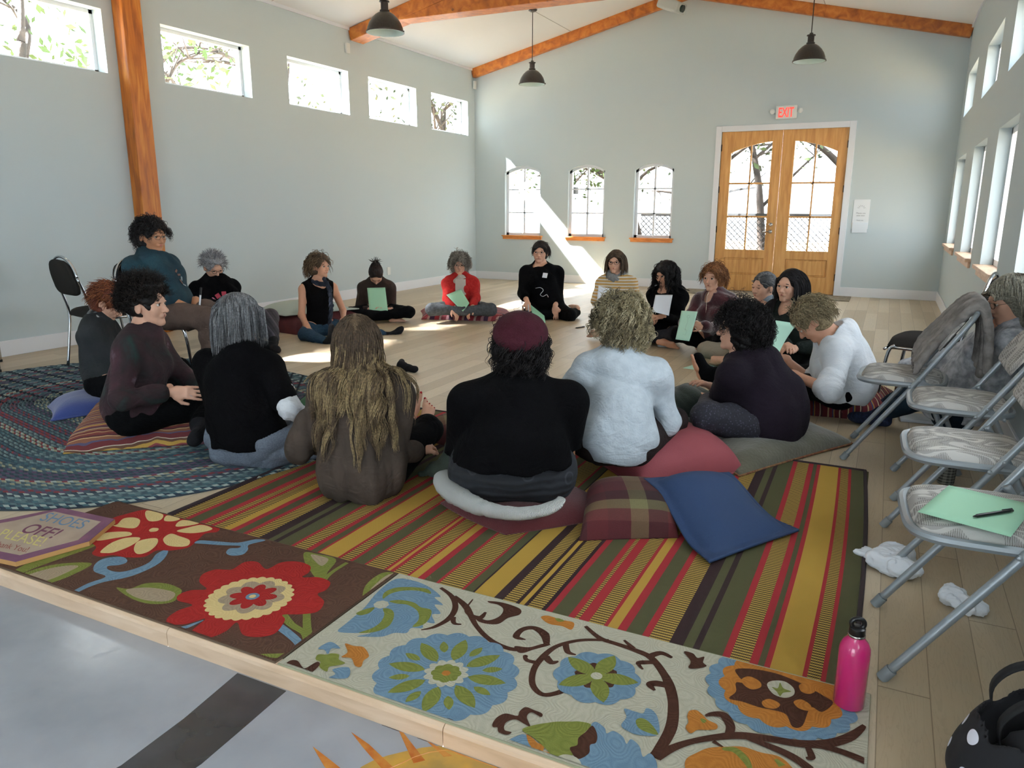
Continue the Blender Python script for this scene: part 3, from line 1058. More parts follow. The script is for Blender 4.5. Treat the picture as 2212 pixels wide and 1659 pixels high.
r.area('or', [(530, 770), (590, 765), (640, 800), (690, 850), (770, 890), (770, 930), (700, 940), (600, 940), (540, 970), (495, 920), (520, 870), (510, 820)], C5)
r.area('gn', [(625, 845), (650, 840), (680, 860), (650, 880)], C5)
r.stroke('dk', [(670, 815), (730, 800), (830, 810), (890, 900), (880, 980)], [.006, .016, .026, .024, .02], C5)
r.stroke('dk', [(230, 1180), (380, 1100), (560, 1040), (800, 1000), (1000, 990), (1250, 1020), (1500, 1060), (1750, 1060), (1950, 1000), (2080, 900)], [.03, .022, .018, .022, .026, .024, .026, .028, .026, .012], C5)
r.stroke('dk', [(1040, 1010), (1300, 1110), (1460, 1190), (1600, 1290)], [.014, .022, .024, .024], C5)
r.stroke('dk', [(1540, 1060), (1800, 1110), (2000, 1180), (2100, 1230)], [.01, .02, .022, .022], C5)
r.stroke('dk', [(1570, 1080), (1610, 1180), (1560, 1190)], [.014, .018, .006], C5)
r.stroke('dk', [(740, 1040), (830, 1095)], [.012, .004], C5)
r.area('or', [(500, 1200), (600, 1140), (700, 1100), (850, 1090), (1000, 1090), (1160, 1140), (1330, 1180), (1450, 1290), (1500, 1400), (600, 1400), (500, 1300)], C5)
r.stroke('gn', [(820, 1110), (930, 1120), (1020, 1200), (1070, 1290)], [.008, .02, .02, .01], C5)
r.stroke('gn', [(1290, 1200), (1350, 1260)], [.008, .02], C5)
build_rug(r, M_bind2)

# ---- striped rug
STR = [(4.158, 'k'), (4.183, 'L'), (4.251, 'r'), (4.276, 'o'), (4.336, 'r'), (4.369, 'L'), (4.401, 'r'), (4.422, 'L'), (4.471, 'y'), (4.508, 'r'), (4.537, 'o'), (4.578, 'r'), (4.601, 'L'), (4.664, 'k'), (4.71, 'o'), (4.737, 'k'), (4.76, 'o'), (4.825, 'r'), (4.841, 'L'), (4.9, 'r'), (4.924, 'o'), (4.953, 'r'), (4.963, 'y'), (5.05, 'r'), (5.063, 'L'), (5.105, 'r'), (5.12, 'o'), (5.172, 'r'), (5.181, 'L'), (5.26, 'r'), (5.272, 'y'), (5.285, 'r'), (5.301, 'L'), (5.358, 'r'), (5.368, 'y'), (5.402, 'r'), (5.429, 'o'), (5.477, 'r'), (5.489, 'L'), (5.579, 'r'), (5.589, 'o'), (5.622, 'k'), (5.629, 'y'), (5.704, 'k'), (5.737, 'L'), (5.784, 'k'), (5.797, 'y'), (5.814, 'k'), (5.827, 'L'), (5.877, 'k'), (5.891, 'r'), (5.914, 'o'), (5.97, 'r'), (5.992, 'L'), (6.006, 'r'), (6.039, 'L'), (6.089, 'r'), (6.101, 'y'), (6.133, 'r'), (6.161, 'o'), (6.211, 'r'), (6.233, 'L'), (6.295, 'k'), (6.336, 'o'), (6.365, 'k'), (6.384, 'o'), (6.451, 'r'), (6.472, 'L'), (6.527, 'r'), (6.55, 'o'), (6.567, 'r'), (6.583, 'y'), (6.669, 'r'), (6.681, 'L'), (6.716, 'r'), (6.729, 'o'), (6.785, 'k')]


def flat_weave(name, c, c2):
    def ex(nt, b, tc):
        g = N(nt)
        sp_ = g.new('ShaderNodeSeparateXYZ')
        g.link(tc.outputs['Object'], sp_.inputs[0])
        a = g.math('SINE', g.math('MULTIPLY', sp_.outputs[0], 1500))
        d = g.math('SINE', g.math('MULTIPLY', sp_.outputs[1], 1100))
        w_ = g.math('MULTIPLY', a, d)
        g.link(g.mix(g.math('ADD', .35, g.math('MULTIPLY', w_, .3)), c, c2), b.inputs['Base Color'])
        bp = g.new('ShaderNodeBump')
        bp.inputs['Strength'].default_value = .3
        bp.inputs['Distance'].default_value = .002
        g.link(w_, bp.inputs['Height'])
        g.link(bp.outputs['Normal'], b.inputs['Normal'])
    return mat(name, c, .9, extra=ex, spec=.2)


def ladder(nt, b, tc):
    g = N(nt)
    sp_ = g.new('ShaderNodeSeparateXYZ')
    g.link(tc.outputs['Object'], sp_.inputs[0])
    fy = g.math('FRACT', g.math('MULTIPLY', sp_.outputs[1], 72))
    band_ = g.math('GREATER_THAN', fy, .48)
    fx = g.math('FRACT', g.math('MULTIPLY', sp_.outputs[0], 170))
    tick = g.math('GREATER_THAN', fx, .35)
    f = g.math('MAXIMUM', g.math('MULTIPLY', band_, g.math('ADD', .6, g.math('MULTIPLY', tick, .4))), g.math('MULTIPLY', g.math('SUBTRACT', 1, tick), .25))
    g.link(g.mix(f, '#3a2c22', '#b79a4e'), b.inputs['Base Color'])


SM = {'k': flat_weave('weave_dark', '#3c2b2c', '#2a1d1f'), 'r': flat_weave('weave_red', '#a8333a', '#7f2429'), 'o': flat_weave('weave_olive', '#5a5a3d', '#43432d'),
      'y': flat_weave('weave_gold', '#bd9a48', '#94752f'), 'L': mat('weave_ladder', '#b79a4e', .9, extra=ladder, spec=.2)}
SK = list(SM)
mb = MB()
Y0, Y1 = 2.004, 3.93
YY = np.linspace(Y0, Y1, 24)
X_ = [s_[0] for s_ in STR] + [6.80]
wob = lambda x, y: .018 * max(0, (x - 5.9)) * math.sin((y - 2) * 1.7) - .02 * max(0, x - 5.9) * (y - 2) / 2
for i, (x, c) in enumerate(STR):
    a, b = X_[i], X_[i + 1]
    V = []
    for y in YY:
        V += [(a + wob(a, y), y, .0062 + .0006 * math.sin(y * 40 + x * 9)), (b + wob(b, y), y, .0062 + .0006 * math.sin(y * 40 + x * 9))]
    mb.add(V, [(2 * j, 2 * j + 1, 2 * j + 3, 2 * j + 2) for j in range(23)], SK.index(c))
mb.box(4.158, 6.79, Y0 + .003, Y1 - .003, 0.0005, .0045, 2)
o = mb.build('striped_rug', [SM[k] for k in SK])
tag(o, 'flatwoven rug striped in red, gold, olive and black on the wooden floor', 'rug')
mb = MB()
for (xa, xb) in ((4.152, 4.168), (6.785, 6.80)):
    pts = [((xa + xb) / 2 + wob((xa + xb) / 2, y), y, .006) for y in YY]
    mb.tube(pts, .0085, 6)
mb.tube([(4.16, Y1, .006), (6.77, Y1, .006)], .0075, 6)
mb.build('binding', mat('rug_binding_black', '#2c2024', .85), o)

# ---- braided oval rug
PAL = ['#46555c', '#5c6f73', '#3a444e', '#6f8283', '#2f3a48', '#7b3f43', '#8f8f79', '#5a4a60', '#39505c', '#99a39c', '#262b33', '#486269']
BMT = [mat('braid_%s' % 'abcdefghijkl'[i], c, .95, bump=(350, .4), spec=.1) for i, c in enumerate(PAL)]
A_, B_ = np.array([2.0, 3.15]), np.array([2.9, 2.95])
dA = unit(B_ - A_)
nA = np.array([-dA[1], dA[0]])
LS = np.linalg.norm(B_ - A_)


def stad(r, s_):
    """point and normal on the oval at offset r, arc length s_"""
    L1, L2 = LS, PI * r
    s_ = s_ % (2 * (L1 + L2))
    if s_ < L1:
        return A_ + dA * s_ + nA * r, nA
    s_ -= L1
    if s_ < L2:
        t = s_ / max(r, 1e-6)
        n_ = nA * math.cos(t) + dA * math.sin(t)
        return B_ + n_ * r, n_
    s_ -= L2
    if s_ < L1:
        return B_ - dA * s_ - nA * r, -nA
    s_ -= L1
    t = s_ / max(r, 1e-6)
    n_ = -nA * math.cos(t) - dA * math.sin(t)
    return A_ + n_ * r, n_


mb = MB()
pitch, seg = .0225, .026
rr_ = random.Random(3)
combo = [rr_.choice([(0, 1, 3), (0, 2, 9), (1, 3, 0), (2, 4, 0), (8, 0, 1), (11, 1, 10)]) for _ in range(10)]
nring = int(1.37 / pitch)
for k in range(nring):
    rad = pitch * (k + .5)
    blk = k // 3
    pal = rr_.choice([(0, 1, 3), (2, 0, 9), (1, 11, 0), (4, 2, 0), (8, 0, 11), (10, 1, 9), (7, 0, 2), (6, 1, 0)]) if k % 2 == 0 else pal
    if k in (22, 23):
        pal = (5, 5, 7)
    if k in (26, 45):
        pal = (6, 9, 5)
    if k in (18, 33, 50):
        pal = (7, 5, 0)
    if k > nring - 3:
        pal = (9, 11, 4)
    tot = 2 * (LS + PI * rad)
    m_ = max(8, int(tot / seg))
    V, Fc, Mi = [], [], []
    for j in range(m_):
        s0 = tot * j / m_
        pc, nn = stad(rad, s0)
        po, no = stad(rad, s0 - seg * .55)
        zc = .011 + .0015 * math.sin(j * 2.1 + k)
        V += [(*(po - no * pitch * .5), .004), (*pc, zc), (*(po + no * pitch * .5), .004)]
    for j in range(m_):
        a, b = 3 * j, 3 * ((j + 1) % m_)
        Fc += [(a, b, b + 1, a + 1), (a + 1, b + 1, b + 2, a + 2)]
        Mi += [pal[j % 3] if (j + k) % 5 else 10, pal[(j + 1) % 3]]
    mb.add(V, Fc, Mi)
base = []
for s_ in np.linspace(0, 2 * (LS + PI * 1.36), 120)[:-1]:
    p_, _n = stad(1.36, s_)
    base.append((p_[0], p_[1], .001))
mb.prism(base, (0, 0, .004), 2)
o = mb.build('braided_rug', BMT)
tag(o, 'oval braided rug in blue, grey and dark red rings on the left', 'rug')
# ================================================================== implicit surfaces -> one continuous mesh
def s_cap(a, b, ra, rb=None):
    a, b = np.asarray(a, float), np.asarray(b, float)
    rb = ra if rb is None else rb
    ab = b - a
    L2 = ab @ ab + 1e-12

    def f(P):
        t = np.clip(((P - a) @ ab) / L2, 0, 1)
        d = P - a - t[:, None] * ab
        return np.sqrt(np.einsum('ij,ij->i', d, d)) - (ra + (rb - ra) * t)
    return f


def s_ell(c, r, ax=None):
    c, r = np.asarray(c, float), np.asarray(r, float)
    A = np.eye(3) if ax is None else np.array([unit(a) for a in ax])

    def f(P):
        q = (P - c) @ A.T
        k0 = np.sqrt(((q / r) ** 2).sum(1))
        k1 = np.sqrt(((q / r ** 2) ** 2).sum(1)) + 1e-9
        return k0 * (k0 - 1) / k1
    return f


def s_box(c, h, ax=None, rr=.01):
    c, h = np.asarray(c, float), np.asarray(h, float) - rr
    A = np.eye(3) if ax is None else np.array([unit(a) for a in ax])

    def f(P):
        q = np.abs((P - c) @ A.T) - h
        return np.sqrt((np.maximum(q, 0) ** 2).sum(1)) + np.minimum(q.max(1), 0) - rr
    return f


def s_plane(p, n):
    p, n = np.asarray(p, float), unit(n)
    return lambda P: (P - p) @ n


def s_union(items):
    """items: (function, blend) joined in order with a smooth minimum"""
    def f(P):
        d = None
        for g, k in items:
            e = g(P)
            if d is None:
                d = e
            elif k <= 0:
                d = np.minimum(d, e)
            else:
                h = np.maximum(k - np.abs(d - e), 0) / k
                d = np.minimum(d, e) - h * h * k * .25
        return d
    return f


def s_cut(f, g, k=.006):
    """f minus g, softly"""
    def r(P):
        a, b = f(P), -g(P)
        h = np.maximum(k - np.abs(a - b), 0) / k
        return np.maximum(a, b) + h * h * k * .25
    return r


def s_grow(f, r):
    return lambda P: f(P) - r


def folds(P, amp, freq, seed=0, ax=(1, 1, 1)):
    """smooth drapery noise"""
    r_ = np.random.default_rng(seed)
    q = P * np.asarray(ax)
    w = q + .035 * np.sin(q[:, [1, 2, 0]] * freq * .55 + seed)
    out = np.zeros(len(P))
    for i in range(4):
        k = r_.normal(size=3)
        k /= np.linalg.norm(k)
        s_ = np.sin(w @ k * freq * (1 + .45 * i) + r_.uniform(0, 6))
        out += (1 - np.abs(s_)) * .6 ** i if i % 2 == 0 else s_ * .5 * .6 ** i
    return amp * (out - .6)


def mesh_sdf(f, lo, hi, h):
    """surface nets on a sparse grid; returns vertices and quads"""
    lo, hi = np.asarray(lo, float), np.asarray(hi, float)
    nb = np.maximum(np.ceil((hi - lo) / (4 * h)).astype(int), 1) + 1
    cs = 4 * h
    g = np.stack(np.meshgrid(*[np.arange(n) for n in nb], indexing='ij'), -1).reshape(-1, 3)
    dc = f(lo + (g + .5) * cs - .5 * h).astype(np.float32).reshape(nb)
    D = dc.repeat(4, 0).repeat(4, 1).repeat(4, 2)
    act = np.argwhere(np.abs(D) < cs * 1.25)
    if len(act) == 0:
        return np.zeros((0, 3)), np.zeros((0, 4), int)
    vals = np.concatenate([f(lo + act[i:i + 200000] * h) for i in range(0, len(act), 200000)])
    D[act[:, 0], act[:, 1], act[:, 2]] = vals
    S = D < 0
    n = np.array(S.shape)
    c = np.zeros(n - 1, np.int8)
    for i in (0, 1):
        for j in (0, 1):
            for k in (0, 1):
                c += S[i:n[0] - 1 + i, j:n[1] - 1 + j, k:n[2] - 1 + k]
    cell = (c > 0) & (c < 8)
    cid = np.argwhere(cell)
    idx = np.full(cell.shape, -1, np.int64)
    idx[cell] = np.arange(len(cid))
    acc = np.zeros((len(cid), 3))
    cnt = np.zeros(len(cid))
    off = [(i, j, k) for i in (0, 1) for j in (0, 1) for k in (0, 1)]
    cv = {o: D[cid[:, 0] + o[0], cid[:, 1] + o[1], cid[:, 2] + o[2]].astype(float) for o in off}
    for a in off:
        for ax in range(3):
            if a[ax]:
                continue
            b = tuple(a[q] + (1 if q == ax else 0) for q in range(3))
            va, vb = cv[a], cv[b]
            m = (va < 0) != (vb < 0)
            t = np.where(m, va / np.where(m, va - vb, 1), 0)
            p = np.tile(np.array(a, float), (len(cid), 1))
            p[:, ax] += t
            acc[m] += p[m]
            cnt[m] += 1
    V = lo + (cid + acc / cnt[:, None]) * h
    F = []
    for ax in range(3):
        u, v = (ax + 1) % 3, (ax + 2) % 3
        sl0 = [slice(None)] * 3
        sl1 = [slice(None)] * 3
        sl0[ax], sl1[ax] = slice(0, -1), slice(1, None)
        A, B = S[tuple(sl0)], S[tuple(sl1)]
        e = np.argwhere(A != B)
        e = e[(e[:, u] > 0) & (e[:, v] > 0) & (e[:, u] < n[u] - 1) & (e[:, v] < n[v] - 1)]
        if len(e) == 0:
            continue
        ins = A[e[:, 0], e[:, 1], e[:, 2]]
        q = []
        for du, dv in ((-1, -1), (0, -1), (0, 0), (-1, 0)):
            w = e.copy()
            w[:, u] += du
            w[:, v] += dv
            q.append(idx[w[:, 0], w[:, 1], w[:, 2]])
        q = np.stack(q, 1)
        q[~ins] = q[~ins][:, ::-1]
        F.append(q)
    F = np.concatenate(F)
    F = F[(F >= 0).all(1)]
    for _ in range(2):   # pull the vertices onto the surface
        d = f(V)
        e = h * .5
        gr = np.stack([f(V + np.eye(3)[i] * e) - f(V - np.eye(3)[i] * e) for i in range(3)], 1) / (2 * e)
        gn = (gr ** 2).sum(1) + 1e-6
        st = np.clip(d / gn, -h * .6, h * .6)
        V = V - gr * st[:, None]
    return V, F


def fast_mesh(name, V, F, mats, parent=None, midx=None):
    me = bpy.data.meshes.new(name)
    me.vertices.add(len(V))
    me.vertices.foreach_set('co', np.asarray(V, np.float32).ravel())
    k = F.shape[1]
    me.loops.add(F.size)
    me.loops.foreach_set('vertex_index', F.astype(np.int32).ravel())
    me.polygons.add(len(F))
    me.polygons.foreach_set('loop_start', np.arange(0, F.size, k, dtype=np.int32))
    me.polygons.foreach_set('use_smooth', np.ones(len(F), bool))
    if not isinstance(mats, (list, tuple)):
        mats = [mats]
    for mm in mats:
        me.materials.append(mm)
    if midx is not None:
        me.polygons.foreach_set('material_index', np.asarray(midx, np.int32))
    me.update(calc_edges=True)
    me.validate()
    o = bpy.data.objects.new(name, me)
    COL.objects.link(o)
    if parent is not None:
        o.parent = parent
        o.matrix_parent_inverse = Matrix.Translation(parent.location).inverted()
    return o


def sdf_obj(name, f, lo, hi, h, mats, parent=None):
    V, F = mesh_sdf(f, lo, hi, h)
    return fast_mesh(name, V, F, mats, parent)
# ================================================================== cushions
def stripes_ex(direction, freq, stops, distort=.0, second=None):
    def ex(nt, b, tc):
        g = N(nt)
        vm = g.new('ShaderNodeVectorMath', operation='DOT_PRODUCT')
        n = g.new('ShaderNodeTexNoise')
        n.inputs['Scale'].default_value = 7
        g.link(tc.outputs['Object'], n.inputs['Vector'])
        g.link(tc.outputs['Object'], vm.inputs[0])
        vm.inputs[1].default_value = direction
        v = g.math('ADD', vm.outputs['Value'], g.math('MULTIPLY', n.outputs['Fac'], distort))
        fr = g.math('FRACT', g.math('MULTIPLY', v, freq))
        col = g.ramp(fr, stops, const=True)
        if second:
            vm2 = g.new('ShaderNodeVectorMath', operation='DOT_PRODUCT')
            g.link(tc.outputs['Object'], vm2.inputs[0])
            vm2.inputs[1].default_value = second[0]
            fr2 = g.math('FRACT', g.math('MULTIPLY', g.math('ADD', vm2.outputs['Value'], .03), second[1]))
            col = g.mix(.5, col, g.ramp(fr2, second[2], const=True))
        w_ = g.new('ShaderNodeTexNoise')
        w_.inputs['Scale'].default_value = 220
        g.link(tc.outputs['Object'], w_.inputs['Vector'])
        col = g.mix(g.math('MULTIPLY', w_.outputs['Fac'], .35), col, '#1b1514')
        g.link(col, b.inputs['Base Color'])
        bp = g.new('ShaderNodeBump')
        bp.inputs['Strength'].default_value = .35
        bp.inputs['Distance'].default_value = .002
        g.link(w_.outputs['Fac'], bp.inputs['Height'])
        g.link(bp.outputs['Normal'], b.inputs['Normal'])
    return ex


def cushion(name, label, corners, z0, h, m, p=3.0, q=.55, pinch=.05, dents=(), seed=0, wr=.004, flange=0, n=44, m2=None, box=False, droop=True, piping=None, cat='cushion', group=None):
    C = np.array([c[:2] for c in corners], float)
    r_ = np.random.default_rng(seed)
    s = np.linspace(-1, 1, n)
    s = np.sign(s) * np.abs(s) ** .8
    S, T = np.meshgrid(s, s, indexing='ij')
    Sp = S * (1 - pinch * (1 - T ** 2) * np.abs(S) ** 3)
    Tp = T * (1 - pinch * (1 - S ** 2) * np.abs(T) ** 3)
    w = [(1 - Sp) * (1 - Tp) / 4, (1 + Sp) * (1 - Tp) / 4, (1 + Sp) * (1 + Tp) / 4, (1 - Sp) * (1 + Tp) / 4]
    X = sum(w[i][..., None] * C[i] for i in range(4))
    fl = 1 - flange
    a, b = np.clip(np.abs(S) / fl, 0, 1), np.clip(np.abs(T) / fl, 0, 1)
    prof = (np.clip((1 - a ** p) * (1 - b ** p), 0, 1)) ** q
    P3 = np.concatenate([X, np.zeros(X.shape[:2] + (1,))], -1).reshape(-1, 3)
    nz = folds(P3, 1, 26, seed).reshape(S.shape)
    top = h * prof + .006 * (prof <= 0)
    for (dx, dy, dr, dd) in dents:
        top = top - dd * np.exp(-(((X[..., 0] - dx) ** 2 + (X[..., 1] - dy) ** 2) / dr ** 2)) * prof
    top = top + wr * nz * (.4 + .6 * (1 - prof)) * (prof > .05)
    mid = .30 * np.minimum(prof, 1) * h * (0 if box else 1)
    Zt = z0 + np.maximum(top, .004) + (0 if not flange else .004)
    Zb = np.full_like(Zt, z0)
    if not box:
        Zb = z0 + (1 - np.clip(prof * 1.8, 0, 1)) * h * .30 * (0 if droop else 1)
        Zt = np.maximum(Zt, Zb + .006)
        Zt = np.where(prof < .3, np.maximum(Zt, z0 + h * (0 if droop else .32) + h * prof * .7), Zt)
    V = np.concatenate([np.concatenate([X, Zt[..., None]], -1).reshape(-1, 3), np.concatenate([X, Zb[..., None]], -1).reshape(-1, 3)])
    mb = MB()
    F, Mi = [], []
    for i in range(n - 1):
        for j in range(n - 1):
            k = i * n + j
            F.append((k, k + n, k + n + 1, k + 1))
            Mi.append(0)
            F.append((k + n * n, k + 1 + n * n, k + n + 1 + n * n, k + n + n * n))
            Mi.append(1 if m2 else 0)
    edge = [(i, 0) for i in range(n)] + [(n - 1, j) for j in range(1, n)] + [(i, n - 1) for i in range(n - 2, -1, -1)] + [(0, j) for j in range(n - 2, 0, -1)]
    E_ = [i * n + j for i, j in edge]
    for k in range(len(E_)):
        a_, b_ = E_[k], E_[(k + 1) % len(E_)]
        F.append((a_, a_ + n * n, b_ + n * n, b_))
        Mi.append(1 if m2 else 0)
    mb.add(V, F, Mi)
    o = mb.build(name, [m, m2] if m2 else m, smooth=True)
    tag(o, label, cat, group)
    if piping:
        pts = [((V[e] + V[e + n * n]) / 2) for e in E_[::2]]
        MB().tube(pts, piping[1], 6, closed=True).build('piping', piping[0], o, smooth=True)
    return o


d45 = (-.69, .72, .55)
M_c1 = mat('striped_cotton', rough=.9, extra=stripes_ex(d45, 6.2, [(0, '#7c3a34'), (.09, '#c9a878'), (.12, '#6e2f30'), (.22, '#8f6a4a'), (.3, '#c8b296'), (.33, '#5d3a44'), (.45, '#93464a'), (.5, '#c9a24f'), (.58, '#6b4a38'), (.64, '#d8cbb5'), (.66, '#702c30'), (.78, '#54506e'), (.82, '#8a5a40'), (.9, '#c8a878'), (.93, '#5a2a30')], .05))
M_c2 = mat('blue_velour', '#2f4384', .85, sheen=.4, bump=(180, .3))
M_c3 = mat('maroon_cloth', '#4a1c20', .9, noise=(9, '#5a2428', 3), bump=(160, .3))
M_c4 = mat('pale_mint_cotton', '#b4c0b8', .85, bump=(200, .2))
M_c5 = mat('serape_stripes', rough=.9, extra=stripes_ex((.75, -.6, .2), 4.5, [(0, '#8f3440'), (.15, '#c9a39a'), (.22, '#5a3a58'), (.36, '#a83a48'), (.5, '#cbb4ae'), (.56, '#7b2b38'), (.7, '#b98a94'), (.78, '#49304c'), (.9, '#c27a7a')], .02))
M_c6 = mat('khaki_plaid', rough=.9, extra=stripes_ex((.8, .6, 0), 4.5, [(0, '#6f6547'), (.3, '#4a2a28'), (.5, '#8a8060'), (.75, '#551f20')], 0, ((-.6, .8, .3), 5, [(0, '#7a7050'), (.4, '#451c1e'), (.8, '#6b5c44')])))
M_c7 = mat('periwinkle_cotton', '#3d4f95', .85, bump=(180, .2))
M_c8 = mat('dark_red_wool', '#54191e', .95, bump=(260, .5), sheen=.2)
M_c9 = mat('dusty_rose_canvas', '#9a4a52', .8, noise=(2.5, '#8e444c', 3), bump=(240, .25))
M_c10 = mat('plaid_wool', rough=.95, extra=stripes_ex((.9, .44, 0), 3.1, [(0, '#4b1c22'), (.28, '#6f6a48'), (.5, '#2f1a1e'), (.74, '#5a1f24')], 0, ((-.35, .7, .62), 4.3, [(0, '#571c22'), (.35, '#6a3a34'), (.55, '#7a744e'), (.75, '#33191c')])))
M_c11 = mat('navy_canvas', '#20385c', .8, bump=(220, .25))
M_c12 = mat('olive_velvet', '#56533f', .75, sheen=.6, noise=(3.5, '#484636', 3), bump=(60, .25))
M_c12b = mat('paisley_backing', '#8a6a44', .9, noise=(60, '#6d3a2c', 3))
M_c13 = mat('ikat_cotton', rough=.9, extra=stripes_ex((.95, .3, .0), 9, [(0, '#6b1f2a'), (.25, '#c9b287'), (.32, '#7d2a33'), (.5, '#3a4576'), (.56, '#b58f4a'), (.62, '#6b1f2a'), (.85, '#d2c4a2'), (.9, '#4f1a24')], .03))
M_tan = mat('tan_lining', '#9a6b42', .9)
M_c14 = mat('green_cotton', '#33603f', .9, bump=(180, .25))

cushion('floor_cushion', 'thick striped floor cushion in red, tan and purple under the person in a tie-dyed top', [(3.02, 2.30), (3.62, 2.82), (3.10, 3.40), (2.38, 2.95)], .012, .135, M_c1, p=5, q=.35, pinch=.03, dents=[(3.05, 2.98, .22, .05)], seed=3, wr=.006, box=True)
cushion('floor_cushion', 'small royal blue cushion at the left end of the striped one, under the red-haired person', [(2.02, 2.86), (2.36, 2.66), (2.62, 3.25), (2.05, 3.42)], .012, .11, M_c2, p=3, q=.5, pinch=.08, dents=[(2.35, 3.05, .2, .03)], seed=4, piping=(M_c2, .006))
cushion('floor_cushion', 'big dark maroon floor cushion by the left wall, under a pale pillow', [(.75, 5.85), (1.45, 5.80), (1.65, 6.75), (.95, 6.9)], .0, .19, M_c3, p=4, q=.4, pinch=.04, seed=5, box=True)
cushion('pillow', 'pale mint flanged pillow lying on the maroon cushion by the left wall', [(.72, 5.88), (1.30, 5.82), (1.62, 6.62), (.95, 6.72)], .178, .11, M_c4, p=3, q=.6, pinch=.05, seed=6, flange=.12, droop=True)
cushion('floor_cushion', 'red, white and purple blanket-striped cushion under the person in the red cardigan', [(1.58, 7.90), (1.98, 7.30), (2.98, 7.60), (2.60, 8.35)], .0, .11, M_c5, p=4, q=.45, pinch=.04, dents=[(2.35, 7.85, .25, .03)], seed=7)
cushion('floor_cushion', 'khaki and maroon plaid cushion beside the bare feet with red toenails', [(4.50, 3.36), (4.86, 3.30), (5.02, 3.62), (4.50, 3.80)], .007, .13, M_c6, p=3.2, q=.45, pinch=.05, seed=8)
cushion('floor_cushion', 'periwinkle blue cushion half hidden behind the person in the beret', [(4.16, 4.30), (4.55, 4.05), (4.80, 4.45), (4.35, 4.66)], .0, .10, M_c7, p=2.4, q=.6, pinch=.1, seed=9)
cushion('floor_cushion', 'flat dark red wool cushion underneath the white knit blanket', [(5.12, 2.62), (5.52, 2.46), (5.86, 2.86), (5.30, 3.16)], .007, .085, M_c8, p=3.2, q=.5, pinch=-.06, dents=[(5.42, 2.85, .2, .02)], seed=10)
cushion('floor_cushion', 'plump dusty rose cushion under the person in the pale grey sweater', [(5.86, 3.16), (6.24, 3.64), (5.85, 4.10), (5.34, 3.62)], .007, .19, M_c9, p=3.2, q=.42, pinch=.03, dents=[(5.62, 3.78, .26, .05)], seed=11, wr=.007, piping=(M_c9, .005))
cushion('floor_cushion', 'maroon and olive plaid wool cushion next to the navy pillow', [(5.80, 2.54), (6.14, 2.74), (6.02, 3.12), (5.66, 2.98)], .007, .15, M_c10, p=3.2, q=.4, pinch=.02, seed=12)
cushion('pillow', 'navy blue flanged pillow leaning on the plaid wool cushion', [(6.30, 2.55), (6.56, 2.99), (6.24, 3.20), (5.93, 2.94)], .02, .09, M_c11, p=2.6, q=.6, pinch=.02, seed=13, flange=.14)
cushion('floor_cushion', 'large olive velvet floor pillow under the person with dark curly hair', [(6.23, 3.56), (6.70, 4.38), (6.22, 4.75), (5.72, 4.06)], .007, .11, M_c12, p=3.4, q=.5, pinch=.03, dents=[(6.14, 4.3, .26, .03)], seed=14, wr=.009, m2=M_c12b, piping=(M_c12b, .006))
cushion('floor_cushion', 'maroon ikat-striped cushion with a tan opening, under the person in the white blouse', [(6.30, 4.90), (6.86, 4.96), (6.92, 5.62), (6.30, 5.62)], .0, .14, M_c13, p=4, q=.38, pinch=.02, dents=[(6.6, 5.3, .2, .03)], seed=15, wr=.008, box=True)
cushion('floor_cushion', 'dark green cushion between the grey-haired person and the long blonde hair', [(3.60, 3.30), (4.05, 3.35), (3.85, 3.85), (3.42, 3.72)], .01, .13, M_c14, p=3, q=.5, pinch=.06, seed=16)

# tan foam seen in the open side of the ikat cushion
# navy pillow is propped: raise its far-left corner onto the plaid cushion
o = [x for x in bpy.data.objects if x.name.startswith('pillow')][-1]
for v in o.data.vertices:
    t = max(0.0, min(1.0, ((6.30 - v.co.x) * .85 + (v.co.y - 2.75) * .55) / .34))
    v.co.z += .125 * t * t * (3 - 2 * t)

# white knit blanket rolled round the seat, dark green cloth beside it
M_knit = mat('white_knit', '#eceeea', .95, bump=(95, .9, 'weave'))
pts = crom([on_floor(u, v, z) for u, v, z in ((966, 1018, .15), (964, 1040, .13), (985, 1064, .12), (1022, 1086, .11), (1064, 1100, .105), (1112, 1107, .105), (1160, 1102, .11), (1200, 1087, .12), (1214, 1070, .14))], 6, False)
rad = np.interp(np.linspace(0, 1, len(pts)), [0, .06, .25, .5, .8, 1], [.03, .055, .05, .034, .03, .018])
mb = MB().tube(pts, rad, 18)
V = mb.v[0]
V[:, 2] = .082 + (V[:, 2] - .082) * .8
V += (folds(V, .004, 60, 3))[:, None] * np.array([.3, .3, 1])
o = mb.build('knit_blanket', M_knit, smooth=True)
tag(o, 'white waffle-knit blanket rolled under the person in the beret', 'blanket')
M_grn = mat('dark_green_fleece', '#37423a', .95, bump=(200, .3))
f_ = s_union([(s_ell((5.03, 2.99, .12), (.10, .10, .11)), 0), (s_ell((4.99, 2.90, .05), (.12, .07, .045), ((.9, -.4, 0), (.4, .9, 0), (0, 0, 1))), .05), (s_cap((4.95, 2.94, .04), (4.86, 2.86, .025), .035, .01), .04)])
o = sdf_obj('folded_cloth', lambda P: f_(P) + folds(P, .008, 38, 5), (4.8, 2.75, .008), (5.2, 3.15, .26), .008, M_grn)
tag(o, 'dark green cloth bunched at the left end of the white knit blanket', 'cloth')
M_jk = mat('forest_green_knit', '#17241f', .9, noise=(5, '#1f2f2a', 3), bump=(160, .4), sheen=.2)
f_ = s_union([(s_ell((5.76, 4.42, .09), (.20, .17, .13)), 0), (s_ell((5.62, 4.38, .05), (.14, .12, .08)), .08), (s_cap((5.60, 4.5, .12), (5.95, 4.55, .14), .06, .05), .06), (s_cap((5.66, 4.25, .05), (5.86, 4.14, .05), .05, .04), .06)])
